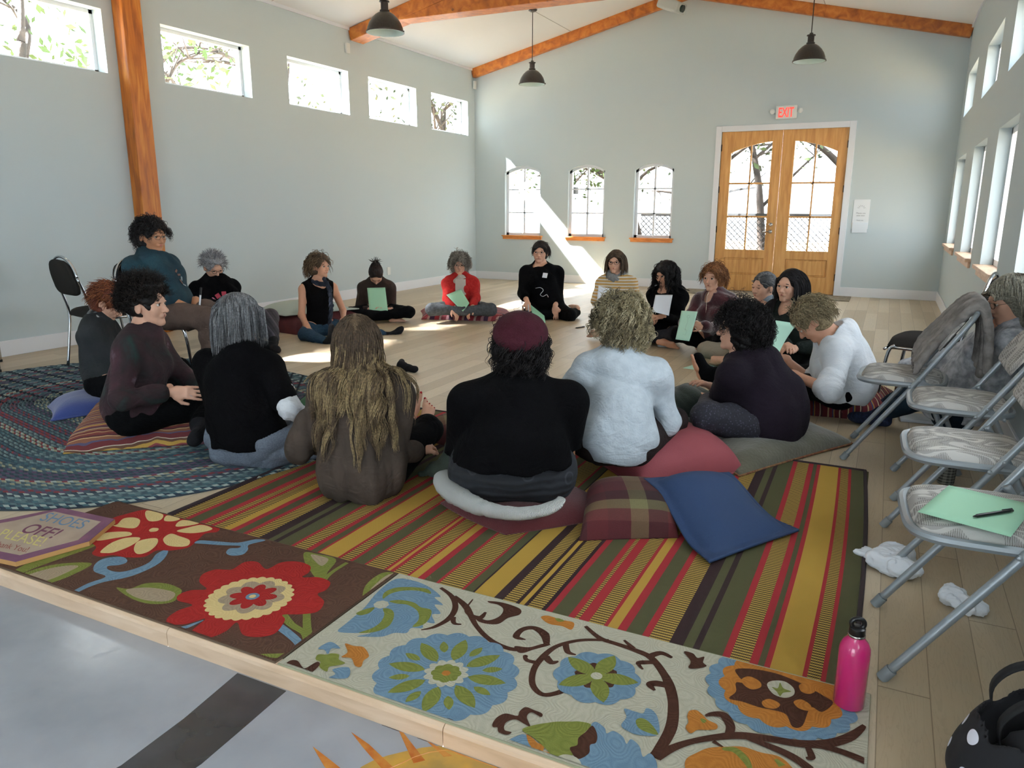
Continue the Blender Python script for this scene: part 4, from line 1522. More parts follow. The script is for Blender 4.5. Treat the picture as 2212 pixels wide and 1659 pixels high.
o = sdf_obj('folded_jacket', lambda P: f_(P) + folds(P, .016, 24, 8), (5.40, 4.0, .003), (6.1, 4.75, .30), .010, M_jk)
tag(o, 'dark green jacket heaped on the floor left of the olive pillow', 'jacket')

# ================================================================== lamps
M_lamp = mat('black_enamel', '#1d1a18', .35, noise=(60, '#2b2723', 4), bump=(50, .15))
M_lin = mat('white_enamel', '#cfe0dc', .4)
for (x, y, zr_, lab) in ((1.89, 6.9, 3.02, 'black dome pendant lamp hanging nearest the camera, left of centre'), (1.84, 10.61, 3.03, 'black dome pendant lamp hanging left of centre near the far wall'), (5.66, 10.4, 3.02, 'black dome pendant lamp hanging above the exit sign side, right of centre')):
    zc = H + SL * min(x, W - x)
    t = thing('pendant_lamp', lab, 'lamp', (x, y, zc))
    R_ = .19
    prof = [(.045, .20), (.045, .19), (.07, .185), (.10, .165), (.135, .13), (.165, .085), (.182, .04), (.186, .012), (R_ + .006, .010), (R_ + .006, -.004), (R_ - .004, -.004)]
    MB().lathe(prof, (x, y, zr_), 40).build('lamp_shade', M_lamp, t, smooth=True, angle=.7)
    MB().lathe([(R_ - .003, -.004), (.180, .012), (.176, .04), (.158, .083), (.128, .126), (.095, .158), (.03, .18), (0, .182)], (x, y, zr_), 40).build('shade_lining', M_lin, t, smooth=True)
    MB().lathe([(0, .32), (.02, .32), (.022, .30), (.05, .298), (.052, .288), (.038, .284), (.038, .215), (.05, .21), (.05, .198)], (x, y, zr_), 24).build('socket_cap', M_lamp, t, smooth=True, angle=.6)
    MB().tube([(x, y, zr_ + .31), (x, y, zc)], .006, 8).build('cord', M_lamp, t)
    MB().lathe([(0, -.035), (.03, -.035), (.06, -.02), (.065, 0), (0, 0)], (x, y, zc + .004), 24).build('ceiling_canopy', M_lamp, t, smooth=True)
    for k in range(3):
        a = k * 2.1 + .3
        MB().lathe([(0, .006), (.007, .006), (.007, -.006), (0, -.006)], (x + (R_ + .006) * math.cos(a), y + (R_ + .006) * math.sin(a), zr_ + .004), 8).build('clip', M_lamp, t)

# ================================================================== things on the walls
def text_mesh(s_, O, X, Y, m, name='lettering', parent=None, th=.0012, bold=0.0, spacing=1.0, shear=0.0):
    """letters laid on the plane O + a*X + b*Y (X = whole width, Y = capital height)"""
    cu = bpy.data.curves.new('t', 'FONT')
    cu.body = s_
    cu.offset = bold
    cu.space_character = spacing
    cu.shear = shear
    ob = bpy.data.objects.new('t', cu)
    COL.objects.link(ob)
    dg = bpy.context.evaluated_depsgraph_get()
    me = bpy.data.meshes.new_from_object(ob.evaluated_get(dg))
    bpy.data.objects.remove(ob)
    V = np.array([v.co for v in me.vertices])
    F = [tuple(p.vertices) for p in me.polygons]
    bpy.data.meshes.remove(me)
    x0, x1 = V[:, 0].min(), V[:, 0].max()
    y1 = V[:, 1].max()
    O, X, Y = (np.asarray(a, float) for a in (O, X, Y))
    n_ = unit(np.cross(X, Y))
    P = O + ((V[:, 0] - x0) / (x1 - x0))[:, None] * X + (V[:, 1] / y1)[:, None] * Y + n_ * th
    return MB().add(P, F).build(name, m, parent)


M_plast = mat('white_plastic', '#dfe3e0', .4)
M_exit = mat('exit_red', '#d02a2a', .5, emit=('#ff3b30', 1.6))
ex = thing('exit_sign', 'white exit sign with red letters and two small emergency lamps above the double door', 'sign', (5.22, D, 2.64))
bev(MB().box(5.075, 5.375, D - .05, D - .001, 2.545, 2.735).build('sign_box', M_plast, ex), .012, 3)
text_mesh('EXIT', (5.118, D - .0505, 2.575), (.21, 0, 0), (0, 0, .13), M_exit, parent=ex, th=.001, bold=.02)
for sx in (-1, 1):
    c = np.array([5.225 + sx * .195, D - .05, 2.655])
    mb = MB().lathe([(0, .03), (.02, .028), (.032, .01), (.036, -.004), (.030, -.008), (0, -.006)], c, 20, ax=((1, 0, 0), (0, 0, 1), (0, 1, 0)))
    mb.tube([(5.225 + sx * .145, D - .03, 2.65), c + (0, .01, 0)], .009, 8)
    mb.build('emergency_lamp', M_plast, ex, smooth=True, angle=.7)
M_paper = mat('white_paper', '#e6ebee', .8)
M_ink = mat('grey_print', '#7f858a', .8)
nt_ = thing('wall_notice', 'white printed notice in a clear holder on the wall right of the door', 'notice', (6.36, D, 1.17))
MB().box(6.255, 6.47, D - .006, D - .001, .985, 1.40).build('sheet', M_paper, nt_)
bev(MB().box(6.262, 6.462, D - .013, D - .006, .93, 1.075).build('brochure_holder', mat('clear_acrylic', '#cfd6da', .15), nt_), .002)
text_mesh('Please use', (6.30, D - .007, 1.20), (.12, 0, 0), (0, 0, .018), M_ink, parent=nt_, th=.001)
text_mesh('other door', (6.305, D - .007, 1.165), (.11, 0, 0), (0, 0, .018), M_ink, parent=nt_, th=.001)
text_mesh('Thank you', (6.31, D - .007, 1.10), (.09, 0, 0), (0, 0, .014), M_ink, parent=nt_, th=.001)
mb = MB()
for a in np.linspace(.3, PI - .3, 6):
    mb.tube([(6.36 + .03 * math.cos(a), D - .0075, 1.27 + .03 * math.sin(a)), (6.36 + .055 * math.cos(a), D - .0075, 1.27 + .055 * math.sin(a))], .0016, 4)
mb.build('emblem', M_ink, nt_)
# motion sensors under the beam ends, wall outlet, projector housing at the ridge
for (a, lab) in (((.002, 8.68, 3.36), 'small white sensor on the left wall under the roof beam end'), ((.03, 12.12, 3.36), 'small white sensor in the far left corner under the beam')):
    o = bev(MB().box(a[0], a[0] + .03, a[1] - .04, a[1] + .04, a[2] - .09, a[2] + .04).build('motion_sensor', M_plast), .008, 2)
    tag(o, lab, 'sensor')
o = bev(MB().box(.001, .009, 9.42, 9.50, .27, .385).build('wall_outlet', M_plast), .002)
tag(o, 'white wall outlet low on the left wall', 'outlet')
M_pj = mat('projector_grey', '#b9bfbf', .5)
pj = thing('projector', 'grey ceiling projector hanging at the ridge, cut by the top edge of the photo', 'projector', (3.62, 11.6, 4.2))
c = on_y(1452, -4, 11.7)
ax_ = (unit((.9, -.2, -.35)), unit((.25, .95, 0)), unit((.3, -.05, .95)))
c = c - np.array([0, 0, .10])
bev(MB().obox(c, ax_, (.17, .15, .075)).build('housing', M_pj, pj), .03, 4)
MB().lathe([(0, .03), (.05, .03), (.05, 0), (.035, -.01), (0, -.01)], c + ax_[0] * .17, 20, ax=(ax_[1], ax_[2], ax_[0])).build('lens', mat('lens_glass', '#20302a', .1), pj, smooth=True, angle=.6)
MB().tube([c, (c[0], c[1], H + SL * min(c[0], W - c[0]))], .02, 10).build('bracket', M_pj, pj)

# mat in front of the door
o = MB().box(3.95, 6.35, 11.50, 12.12, .0005, .012).build('door_mat', mat('grey_mat', '#8f8572', .95, noise=(30, '#6f6858', 3)))
tag(o, 'grey-brown woven mat on the floor in front of the double door', 'mat')

# ================================================================== chairs
M_grey = mat('grey_painted_steel', '#8f979c', .35, metal=.35, spec=.6)
M_rub = mat('grey_rubber', '#7d8488', .7)


def uph(nt, b, tc):
    g = N(nt)
    mp = g.new('ShaderNodeMapping')
    mp.inputs['Scale'].default_value = (5, 9, 6)
    g.link(tc.outputs['Object'], mp.inputs['Vector'])
    n = g.new('ShaderNodeTexNoise')
    n.inputs['Scale'].default_value = 1.0
    n.inputs['Detail'].default_value = 1
    n.inputs['Distortion'].default_value = 1.2
    g.link(mp.outputs['Vector'], n.inputs['Vector'])
    band = g.ramp(n.outputs['Fac'], [(0, '#adaba8'), (.38, '#bcbab6'), (.46, '#9d9b98'), (.52, '#b4b2ad'), (.62, '#c2c0ba'), (.7, '#a5a39f')], const=True)
    w_ = g.new('ShaderNodeTexWave')
    w_.inputs['Scale'].default_value = 62
    w_.inputs['Distortion'].default_value = 3
    w_.inputs['Detail Scale'].default_value = 1.2
    g.link(tc.outputs['Object'], w_.inputs['Vector'])
    m1 = g.math('GREATER_THAN', g.math('FRACT', g.math('MULTIPLY', n.outputs['Fac'], 5)), .5)
    f = g.math('MULTIPLY', g.math('MULTIPLY', w_.outputs['Fac'], m1), .6)
    g.link(g.mix(f, band, '#55514d'), b.inputs['Base Color'])
    n2 = g.new('ShaderNodeTexNoise')
    n2.inputs['Scale'].default_value = 240
    g.link(tc.outputs['Object'], n2.inputs['Vector'])
    bp = g.new('ShaderNodeBump')
    bp.inputs['Strength'].default_value = .4
    bp.inputs['Distance'].default_value = .002
    g.link(n2.outputs['Fac'], bp.inputs['Height'])
    g.link(bp.outputs['Normal'], b.inputs['Normal'])


M_uph = mat('grey_brushstroke_upholstery', rough=.95, extra=uph, spec=.15)


def pad(mb, cx, cy, z0, z1, hx, hy, p=4.5, n=20, tilt=None, m=0):
    """rounded upholstered pad; tilt = function mapping local (x, y, z) to place"""
    s_ = np.linspace(-1, 1, n)
    s_ = np.sign(s_) * np.abs(s_) ** .75
    top, bot = [], []
    for a in s_:
        for b_ in s_:
            # squircle mapping for rounded corners
            x = a * math.sqrt(1 - b_ * b_ * .16)
            y = b_ * math.sqrt(1 - a * a * .16)
            pr = ((1 - abs(a) ** p) * (1 - abs(b_) ** p)) ** .35
            top.append((cx + x * hx, cy + y * hy, z0 + (z1 - z0) * pr))
            bot.append((cx + x * hx, cy + y * hy, z0))
    V = top + bot
    if tilt:
        V = [tilt(*v) for v in V]
    F = []
    for i in range(n - 1):
        for j in range(n - 1):
            k = i * n + j
            F += [(k, k + n, k + n + 1, k + 1), (k + n * n, k + 1 + n * n, k + n + 1 + n * n, k + n + n * n)]
    return mb.add(V, F, m)


def dup(root, loc, rz, label, group=None):
    r_ = root.copy()
    COL.objects.link(r_)
    r_.location = loc
    r_.rotation_euler = (0, 0, rz)
    r_['label'] = label
    if group:
        r_['group'] = group
    for ch in list(root.children):
        c = ch.copy()
        COL.objects.link(c)
        c.parent = r_
        for g_ in ch.children:
            d_ = g_.copy()
            COL.objects.link(d_)
            d_.parent = c
    return r_


def folding_chair():
    t = thing('folding_chair', '', 'chair', (0, 0, 0), 'grey folding chairs along the right wall')
    w = .215
    r_ = .0125
    for s_ in (-1, 1):
        y = s_ * w
        P = crom([(0, y, .012), (.14, y, .22), (.28, y, .43), (.42, y, .655), (.475, y * .97, .745), (.50, y * .82, .79)], 4, False)
        leg = MB().tube(P, r_, 12).build('leg', M_grey, t, smooth=True)
        f = MB().tube([(-.006, y, .002), (.016, y, .035)], .0165, 12)
        f.build('rubber_foot', M_rub, leg, smooth=True, angle=.8)
        P = crom([(.515, y * .90, .012), (.43, y * .90, .20), (.335, y * .90, .41), (.30, y * .90, .47)], 4, False)
        leg = MB().tube(P, r_, 12).build('leg', M_grey, t, smooth=True)
        MB().tube([(.52, y * .90, .002), (.502, y * .90, .035)], .0165, 12).build('rubber_foot', M_rub, leg, smooth=True, angle=.8)
        b = MB().beam((.285, y * .96, .452), (.37, y * .93, .42), .004, .022)
        for q in ((.262, .42), (.30, .458), (.365, .42), (.36, .36)):
            b.lathe([(0, .008), (.007, .006), (.008, 0)], (q[0], y + s_ * .010, q[1]), 10, ax=((1, 0, 0), (0, 0, 1), (0, s_, 0)))
        b.build('hinge_bracket', M_grey, t)
    MB().tube(crom([(.50, -w * .82, .79), (.508, -w * .55, .80), (.51, 0, .803), (.508, w * .55, .80), (.50, w * .82, .79)], 4, False), r_, 12).build('top_rail', M_grey, t, smooth=True)
    MB().tube([(.46, -w * .9, .12), (.46, w * .9, .12)], .008, 8).build('crossbar', M_grey, t, smooth=True)
    # seat: pressed steel rim with a padded top
    mb = MB()
    ring = []
    for a in np.linspace(0, 2 * PI, 49)[:-1]:
        ca, sa = math.cos(a), math.sin(a)
        ring.append((.215 + .195 * abs(ca) ** .45 * (1 if ca > 0 else -1), .198 * abs(sa) ** .45 * (1 if sa > 0 else -1), .424))
    mb.tube(ring, .014, 8, closed=True)
    mb.prism([(x, y, .415) for x, y, z in ring], (0, 0, .010))
    mb.build('seat_frame', M_grey, t, smooth=True, angle=.7)
    mb = MB()
    pad(mb, .215, 0, .426, .468, .190, .192)
    mb.build('seat_pad', M_uph, t, smooth=True)
    d_ = np.array([.14, 0, .225])
    d_ /= np.linalg.norm(d_)
    n_ = np.array([-d_[2], 0, d_[0]])
    c_ = np.array([.425, 0, .668])
    tl = lambda x, y, z: tuple(c_ + d_ * x + np.array([0, 1, 0]) * y + n_ * (z + .14 * (y / .2) ** 2 * .12))
    mb = MB()
    pad(mb, 0, 0, .0, .028, .095, .205, tilt=tl)
    mb.build('back_pad', M_uph, t, smooth=True)
    return t


fc = folding_chair()
fc['label'] = 'grey folding chair nearest the camera with a green sheet of paper on its seat'
fc.location = (6.86, 2.32, 0)
fc.rotation_euler = (0, 0, .06)
dup(fc, (6.87, 3.03, 0), .03, 'second grey folding chair from the camera, seat empty')
dup(fc, (6.90, 3.80, 0), .0, 'grey folding chair between the empty one and the draped one')
dup(fc, (6.68, 4.31, 0), -.07, 'grey folding chair with a mottled knit shawl draped over its back')

M_chrome = mat('chrome', '#c9ccd0', .12, metal=1.0)
M_blackfab = mat('charcoal_upholstery', '#2a2826', .95, bump=(260, .5), spec=.15)


def stack_chair():
    """chrome frame, padded seat, rounded padded back; faces +x"""
    t = thing('stacking_chair', '', 'chair', (0, 0, 0), 'black padded chairs with chrome frames')
    w = .225
    r_ = .011
    for s_ in (-1, 1):
        y = s_ * w
        l = MB().tube(crom([(.235, y * 1.02, .012), (.225, y, .20), (.20, y, .39), (.165, y, .432)], 4, False), r_, 12).build('leg', M_chrome, t, smooth=True)
        MB().tube([(.236, y * 1.02, .001), (.236, y * 1.02, .02)], .0135, 10).build('foot_cap', mat('black_rubber', '#171717', .7), l)
        l = MB().tube(crom([(-.245, y, .012), (-.21, y, .22), (-.185, y, .43), (-.22, y, .60), (-.265, y * .98, .74)], 4, False), r_, 12).build('leg', M_chrome, t, smooth=True)
        MB().tube([(-.246, y, .001), (-.246, y, .02)], .0135, 10).build('foot_cap', MATS['black_rubber'], l)
        MB().tube([(.19, y, .418), (-.19, y, .418)], r_, 10).build('side_rail', M_chrome, t, smooth=True)
    arc = [(-.262 - .02 * math.sin(a), w * .98 * math.cos(a), .73 + .165 * math.sin(a)) for a in np.linspace(0, PI, 21)]
    MB().tube(arc, r_, 12).build('back_hoop', M_chrome, t, smooth=True)
    MB().tube([(.225, -w, .405), (.225, w, .405)], r_ * .9, 10).build('front_rail', M_chrome, t, smooth=True)
    mb = MB()
    pad(mb, 0.01, 0, .425, .49, .225, .225, p=5)
    pad(mb, 0.01, 0, .425, .412, .215, .215, p=5)
    mb.build('seat_pad', M_blackfab, t, smooth=True)
    mb = MB()
    K, L_ = 24, 9
    outl = []
    for k in range(K):      # rounded-top back pad outline
        a = 2 * PI * k / K
        yy = .205 * abs(math.cos(a)) ** .6 * (1 if math.cos(a) > 0 else -1)
        zz = .72 + (.155 if math.sin(a) > 0 else .125) * abs(math.sin(a)) ** (.9 if math.sin(a) > 0 else .35) * (1 if math.sin(a) > 0 else -1)
        outl.append((yy, zz))
    V = []
    for (sc_, dx) in ((0, .030), (.6, .030), (.85, .026), (.97, .014), (1, 0), (.97, -.014), (.85, -.024), (0, -.027)):
        for yy, zz in outl:
            z_ = .72 + (zz - .72) * sc_
            V.append((-.245 + dx - (z_ - .6) * .22, yy * sc_, z_))
    F = [(i * K + j, i * K + (j + 1) % K, (i + 1) * K + (j + 1) % K, (i + 1) * K + j) for i in range(7) for j in range(K)]
    mb.add(V, F)
    mb.build('back_pad', M_blackfab, t, smooth=True)
    return t


st = stack_chair()
st['label'] = 'black padded chrome chair that the curly-haired teacher sits on'
st.location = (2.02, 3.86, 0)
st.rotation_euler = (0, 0, .42)
dup(st, (.30, 3.30, 0), -.55, 'black padded chrome chair at the left edge of the photo')
dup(st, (1.15, 3.95, 0), 1.35, 'black padded chrome chair with only its back showing behind the red hair')
dup(st, (7.08, 5.42, 0), PI - .25, 'black padded chrome chair by the right wall with papers on its seat')
DEBUG = False
# ================================================================== people
def skin(name, c):
    def ex(nt, b, tc):
        g = N(nt)
        n = g.new('ShaderNodeTexNoise')
        n.inputs['Scale'].default_value = 30
        n.inputs['Detail'].default_value = 3
        g.link(tc.outputs['Object'], n.inputs['Vector'])
        l = lin(c)
        g.link(g.mix(n.outputs['Fac'], tuple(x * .9 for x in l[:3]) + (1,), (min(1, l[0] * 1.08), l[1], l[2] * .97, 1)), b.inputs['Base Color'])
    return mat(name, c, .5, extra=ex, spec=.35)


SK_A = skin('skin_light', '#c99a80')
SK_B = skin('skin_fair', '#d3a78f')
SK_C = skin('skin_tan', '#b98665')
M_lip = mat('lip', '#a55a50', .45)
M_eyew = mat('eye_white', '#d9d4cc', .3)
M_iris = mat('iris', '#3a2c22', .25)
M_gl = mat('spectacle_frame_dark', '#241d1a', .3)
M_glm = mat('spectacle_frame_metal', '#8d7f72', .25, metal=.8)
M_black = mat('black_jersey', '#08080a', .95, bump=(170, .35), spec=.08)
M_black2 = mat('black_leggings', '#08090b', .9, bump=(120, .25), spec=.1)


def near(f, c, R_):
    """skip exact evaluation far from a detailed group"""
    c = np.asarray(c, float)

    def g(P):
        d = np.sqrt(((P - c) ** 2).sum(1)) - R_
        m = d < .03
        if m.any():
            d = d + .02
            d[m] = f(P[m])
        else:
            d = d + .02
        return d
    return g


def head_sdf(Hc, f, l, u, k=1.0, wide=1.0):
    X = lambda a, b, c: Hc + (f * a + l * b + u * c) * k
    ax = (f, l, u)
    it = [(s_ell(X(-.014, 0, .028), np.array([.094, .075 * wide, .087]) * k, ax), 0),
          (s_ell(X(.026, 0, -.022), np.array([.062, .062 * wide, .082]) * k, ax), .03 * k),
          (s_ell(X(.034, 0, -.074), np.array([.046, .047 * wide, .034]) * k, ax), .025 * k),
          (s_cap(X(.072, -.010, -.098), X(.072, .010, -.098), .014 * k), .02 * k),
          (s_cap(X(.076, -.030, .021), X(.076, .030, .021), .011 * k), .02 * k),
          (s_cap(X(.060, -.040 * wide, -.020), X(.060, -.036 * wide, -.030), .021 * k), .025 * k),
          (s_cap(X(.060, .040 * wide, -.020), X(.060, .036 * wide, -.030), .021 * k), .025 * k)]
    F = s_union(it)
    for s_ in (-1, 1):
        F = s_cut(F, s_ell(X(.092, s_ * .032, .004), np.array([.014, .016, .010]) * k, ax), .014 * k)
    it = [(F, 0),
          (s_cap(X(.082, 0, .006), X(.106, 0, -.032), .0065 * k, .0115 * k), .010 * k),
          (s_cap(X(.092, -.011, -.036), X(.092, .011, -.036), .0075 * k), .007 * k),
          (s_cap(X(.083, -.018, -.058), X(.083, .018, -.058), .0085 * k), .012 * k)]
    for s_ in (-1, 1):
        it.append((s_ell(X(-.006, s_ * .077 * wide, -.010), np.array([.018, .007, .030]) * k, (f, l, u)), .006 * k))
        it.append((s_cap(X(.084, s_ * .044, .012), X(.088, s_ * .018, .013), .0055 * k), .006 * k))
    return s_union(it)


def hand_sdf(wr, d, nrm, curl=.35, s=1.0, side=1, spread=.06, grip=0):
    """wr wrist, d direction of the fingers, nrm = palm side; side +1: thumb on the d x nrm side"""
    d = unit(d)
    nrm = unit(nrm - d * (np.asarray(nrm) @ d))
    t = np.cross(d, nrm) * side
    P = lambda a, b, c: wr + (d * a + t * b + nrm * c) * s
    it = [(s_cap(P(-.02, 0, 0), P(.03, 0, 0), .024 * s, .023 * s), 0),
          (s_box(P(.052, 0, 0), np.array([.040, .036, .0135]) * s, (d, t, nrm), .012 * s), .02),
          (s_cap(P(.02, .026, .004), P(.05, .030, .004), .016 * s), .012)]
    ln = [.072, .080, .074, .058]
    for i in range(4):
        b = .029 - i * .0195
        a = .090 - (.004 if i in (0, 2) else 0) - (.012 if i == 3 else 0)
        p = P(a, b, 0)
        dv = unit(d + t * spread * (1.5 - i))
        ang = 0
        for j, q in enumerate((.45, .32, .25)):
            ang += curl * (1.0 if j == 0 else 1.25) + grip * (.5 if j else .2)
            v = dv * math.cos(ang) + nrm * math.sin(ang)
            e = p + v * ln[i] * q * s
            it.append((s_cap(p, e, (.0092 - .0007 * j) * s, (.0085 - .0007 * j) * s), .004 if j else .010))
            p = e
    p = P(.022, .034, .006)
    v = unit(d * .75 + t * .62 + nrm * .25)
    e = p + v * .042 * s
    it.append((s_cap(p, e, .0125 * s, .0105 * s), .012))
    v = unit(d * .95 + t * .15 + nrm * .30)
    it.append((s_cap(e, e + v * .034 * s, .0105 * s, .0085 * s), .004))
    return near(s_union(it), P(.08, 0, .01), .15 * s)


def foot_sdf(an, toe, up, s=1.0, toes=True, side=1):
    """bare foot from the ankle joint towards the toe point"""
    d = unit(np.asarray(toe) - an)
    up = unit(up - d * (np.asarray(up) @ d))
    t = np.cross(up, d) * side            # towards the big toe
    P = lambda a, b, c: an + (d * a + t * b + up * c) * s
    it = [(s_cap(P(-.035, 0, -.045), P(.02, 0, -.05), .030 * s, .027 * s), 0),
          (s_cap(P(0, 0, -.005), P(.10, .008, -.052), .034 * s, .024 * s), .03),
          (s_cap(P(.02, -.012, -.055), P(.13, -.018, -.062), .024 * s, .018 * s), .03),
          (s_cap(P(.08, .016, -.055), P(.145, .020, -.062), .026 * s, .019 * s), .02)]
    if toes:
        for i in range(5):
            b = .032 - i * .0165
            a = .158 - .010 * i - (.0 if i else .004)
            r_ = .0125 if i == 0 else .0085 - .0004 * i
            L_ = .034 if i == 0 else .026 - .002 * i
            it.append((s_cap(P(a - .01, b, -.060), P(a + L_, b + (.0 if i else -.003), -.062), r_ * s, r_ * s), .005))
    else:
        it.append((s_cap(P(.14, .016, -.06), P(.18, .008, -.062), .021 * s, .016 * s), .03))
        it.append((s_cap(P(.13, -.014, -.06), P(.16, -.010, -.062), .018 * s, .016 * s), .03))
    return near(s_union(it), P(.07, 0, -.03), .16 * s)


def ik(S, T, L1, L2, pole):
    d = T - S
    L = np.linalg.norm(d)
    if L > (L1 + L2) * .985:
        k = L / ((L1 + L2) * .985)
        L1, L2 = L1 * k, L2 * k
    a = (L1 ** 2 - L2 ** 2 + L ** 2) / (2 * L)
    hgt = math.sqrt(max(L1 ** 2 - a ** 2, 1e-6))
    dn = d / L
    p = np.asarray(pole, float)
    p = unit(p - dn * (p @ dn))
    return S + dn * a + p * hgt


def tubes3(paths, rad, mid, n=3):
    """many thin tapered tubes at once: paths (S, K, 3), rad (S, K)"""
    S_, K = paths.shape[:2]
    T = np.gradient(paths, axis=1)
    T /= np.linalg.norm(T, axis=2, keepdims=True) + 1e-9
    ref = np.tile(np.array([.31, .87, .38]), (S_, K, 1))
    A = np.cross(T, ref)
    A /= np.linalg.norm(A, axis=2, keepdims=True) + 1e-9
    B = np.cross(T, A)
    V = []
    for i in range(n):
        a = 2 * PI * i / n
        V.append(paths + rad[..., None] * (A * math.cos(a) + B * math.sin(a)))
    V = np.stack(V, 2).reshape(-1, 3)
    base = (np.arange(S_)[:, None] * K + np.arange(K - 1)[None]) * n
    F = []
    for i in range(n):
        j = (i + 1) % n
        F.append(np.stack([base + i, base + j, base + j + n, base + i + n], -1).reshape(-1, 4))
    F = np.concatenate(F)
    mi = np.tile(np.repeat(mid, K - 1), n)
    return V, F, mi


HAIRM = {}


def hair_mats(key, cols):
    if key not in HAIRM:
        HAIRM[key] = [mat('hair_%s_%s' % (key, 'abcd'[i]), c, .6, spec=.3, noise=(120, '#' + ''.join('%02x' % int(int(c[1 + 2 * q:3 + 2 * q], 16) * .72) for q in range(3)), 2)) for i, c in enumerate(cols)]
    return HAIRM[key]


def make_hair(P, Hc, f, l, u, k, st, parent, bodyf, h):
    """st: style dict(kind, len, n, cols, thick, curl, freq, r, face, part, bun, volume)"""
    r_ = np.random.default_rng(st.get('seed', 1))
    M_ = hair_mats(st['key'], st['cols'])
    X = lambda a, b, c: Hc + (f * a + l * b + u * c) * k
    th = st.get('thick', .012)
    ax = (f, l, u)
    rad0 = np.array([.094, .075 * P.get('wide', 1), .087])
    base = [(s_ell(X(-.014, 0, .030), (rad0 + th) * k, ax), 0)]
    if st.get('back', 0):   # hair covering the nape
        base.append((s_ell(X(-.035, 0, -.03), np.array([.062 + th, .066 + th, .06 + st['back']]) * k, ax), .03))
    for bl in st.get('lumps', ()):
        base.append((s_ell(X(*bl[0]), np.array(bl[1]) * k, ax), .025))
    F = s_union(base)
    fl = st.get('face', (.10, 0, -.035, .080, .066, .108))
    F = s_cut(F, s_ell(X(*fl[:3]), np.array(fl[3:]) * k, ax), .012)
    for s_ in (-1, 1):
        if st.get('ears', 1):
            F = s_cut(F, s_ell(X(.01, s_ * .088, -.025), np.array([.034, .03, .04]) * k, ax), .01)
    amp, fr_ = st.get('bumpy', (.004, 60))
    Fh = lambda Q: F(Q) + folds(Q, amp, fr_, 3)
    e = .16 * k + th + .03
    lo, hi = Hc - e - np.array([0, 0, st.get('back', 0)]), Hc + e + .03
    V, Fa = mesh_sdf(Fh, lo, hi, h)
    Vs, Fs, Ms = [V], [Fa], [np.full(len(Fa), st.get('basem', 0))]
    off = len(V)
    n = int(st.get('n', 400))
    if n:
        d = r_.normal(size=(n * 4, 3))
        d /= np.linalg.norm(d, axis=1)[:, None]
        # local frame components: 0 forward, 1 left, 2 up
        low = st.get('low', -.55)
        rt = d * (rad0 + th * .75) + np.array([-.014, 0, .030])
        ok = (((rt - np.array(fl[:3])) / np.array(fl[3:])) ** 2).sum(1) > 1.0
        ok &= (d[:, 2] > low) & ~((np.abs(d[:, 1]) > .75) & (d[:, 2] < -.05) & (d[:, 0] > -.2)) & ~((d[:, 0] > .3) & (d[:, 2] < .1))
        d = d[ok][:n]
        n = len(d)
        K = st.get('K', 14)
        L = st['len'] * r_.uniform(.7, 1.1, n)
        if st.get('toplen'):
            L = np.where(d[:, 2] > .6, st['toplen'] * r_.uniform(.8, 1.1, n), L)
        ds = L / (K - 1)
        W3 = np.stack([f, l, u])
        root = d * (rad0 + th * .75) + np.array([-.014, 0, .030])
        p = root.copy() * k
        nrm = d.copy()
        comb = np.array(st.get('comb', (-.3, 0, -.4)))
        v = nrm * st.get('out', .5) + comb * (1 - .3 * np.abs(d[:, 2:3]))
        if st.get('part'):
            v[:, 1] += np.sign(d[:, 1] + .02) * st['part'] * (d[:, 2] > .3)
        v += r_.normal(size=v.shape) * st.get('mess', .15)
        v /= np.linalg.norm(v, axis=1)[:, None]
        grav = st.get('grav', .25)
        gl = np.array([f[2], l[2], u[2]]) * -1   # world down in head axes
        path = [p.copy()]
        pull = st.get('pull')
        for i in range(1, K):
            if pull is not None:
                tgt = np.array(pull) * k
                v = v * .6 + .4 * (tgt - p) / (np.linalg.norm(tgt - p, axis=1)[:, None] + 1e-6)
            v = v + gl * grav * (1 if i > 1 else .4) + r_.normal(size=v.shape) * st.get('mess', .15) * .35
            v /= np.linalg.norm(v, axis=1)[:, None]
            p = p + v * ds[:, None]
            q = (p / k - np.array([-.014, 0, .030])) / (rad0 + th * 1.02)
            m = np.linalg.norm(q, axis=1)
            ins = m < 1
            p[ins] = ((q[ins] / m[ins][:, None]) * (rad0 + th * 1.02) + np.array([-.014, 0, .030])) * k
            if bodyf is not None and i > 2:
                qw = Hc + p @ W3
                dd = bodyf(qw)
                m = dd < .016
                if m.any():
                    qq = qw[m]
                    gr = np.stack([bodyf(qq + np.eye(3)[j] * .006) - bodyf(qq - np.eye(3)[j] * .006) for j in range(3)], 1)
                    gr /= np.linalg.norm(gr, axis=1)[:, None] + 1e-9
                    gh = gr @ W3.T
                    p[m] += gh * np.clip(.016 - dd[m], 0, .02)[:, None]
                    vv = v[m]
                    v[m] = vv - gh * np.minimum((vv * gh).sum(1), 0)[:, None] + np.array([-.12, 0, 0])
            # keep the face clear
            fc = (p[:, 0] > .030 * k) & (p[:, 2] < .055 * k) & (np.abs(p[:, 1]) < .072 * k)
            p[fc, 1] = np.sign(p[fc, 1] + 1e-6) * .076 * k
            if st.get('sideclear'):
                sc1 = (p[:, 0] > st['sideclear'] * k) & (p[:, 2] < .035 * k)
                p[sc1, 0] = st['sideclear'] * k
            path.append(p.copy())
        path = np.stack(path, 1)
        gid = np.arange(n)
        if st.get('clump'):
            ng = int(st.get('guides', n // 12))
            gid = ((root[:, None] - root[None, :ng]) ** 2).sum(2).argmin(1)
            tt_ = np.linspace(0, 1, K)
            off_ = r_.normal(size=(n, 1, 3)) * .0045 * k
            cw = (st['clump'] * tt_ ** .6)[None, :, None]
            path = path * (1 - cw) + (path[gid] + off_) * cw
        Wp = Hc + path @ W3
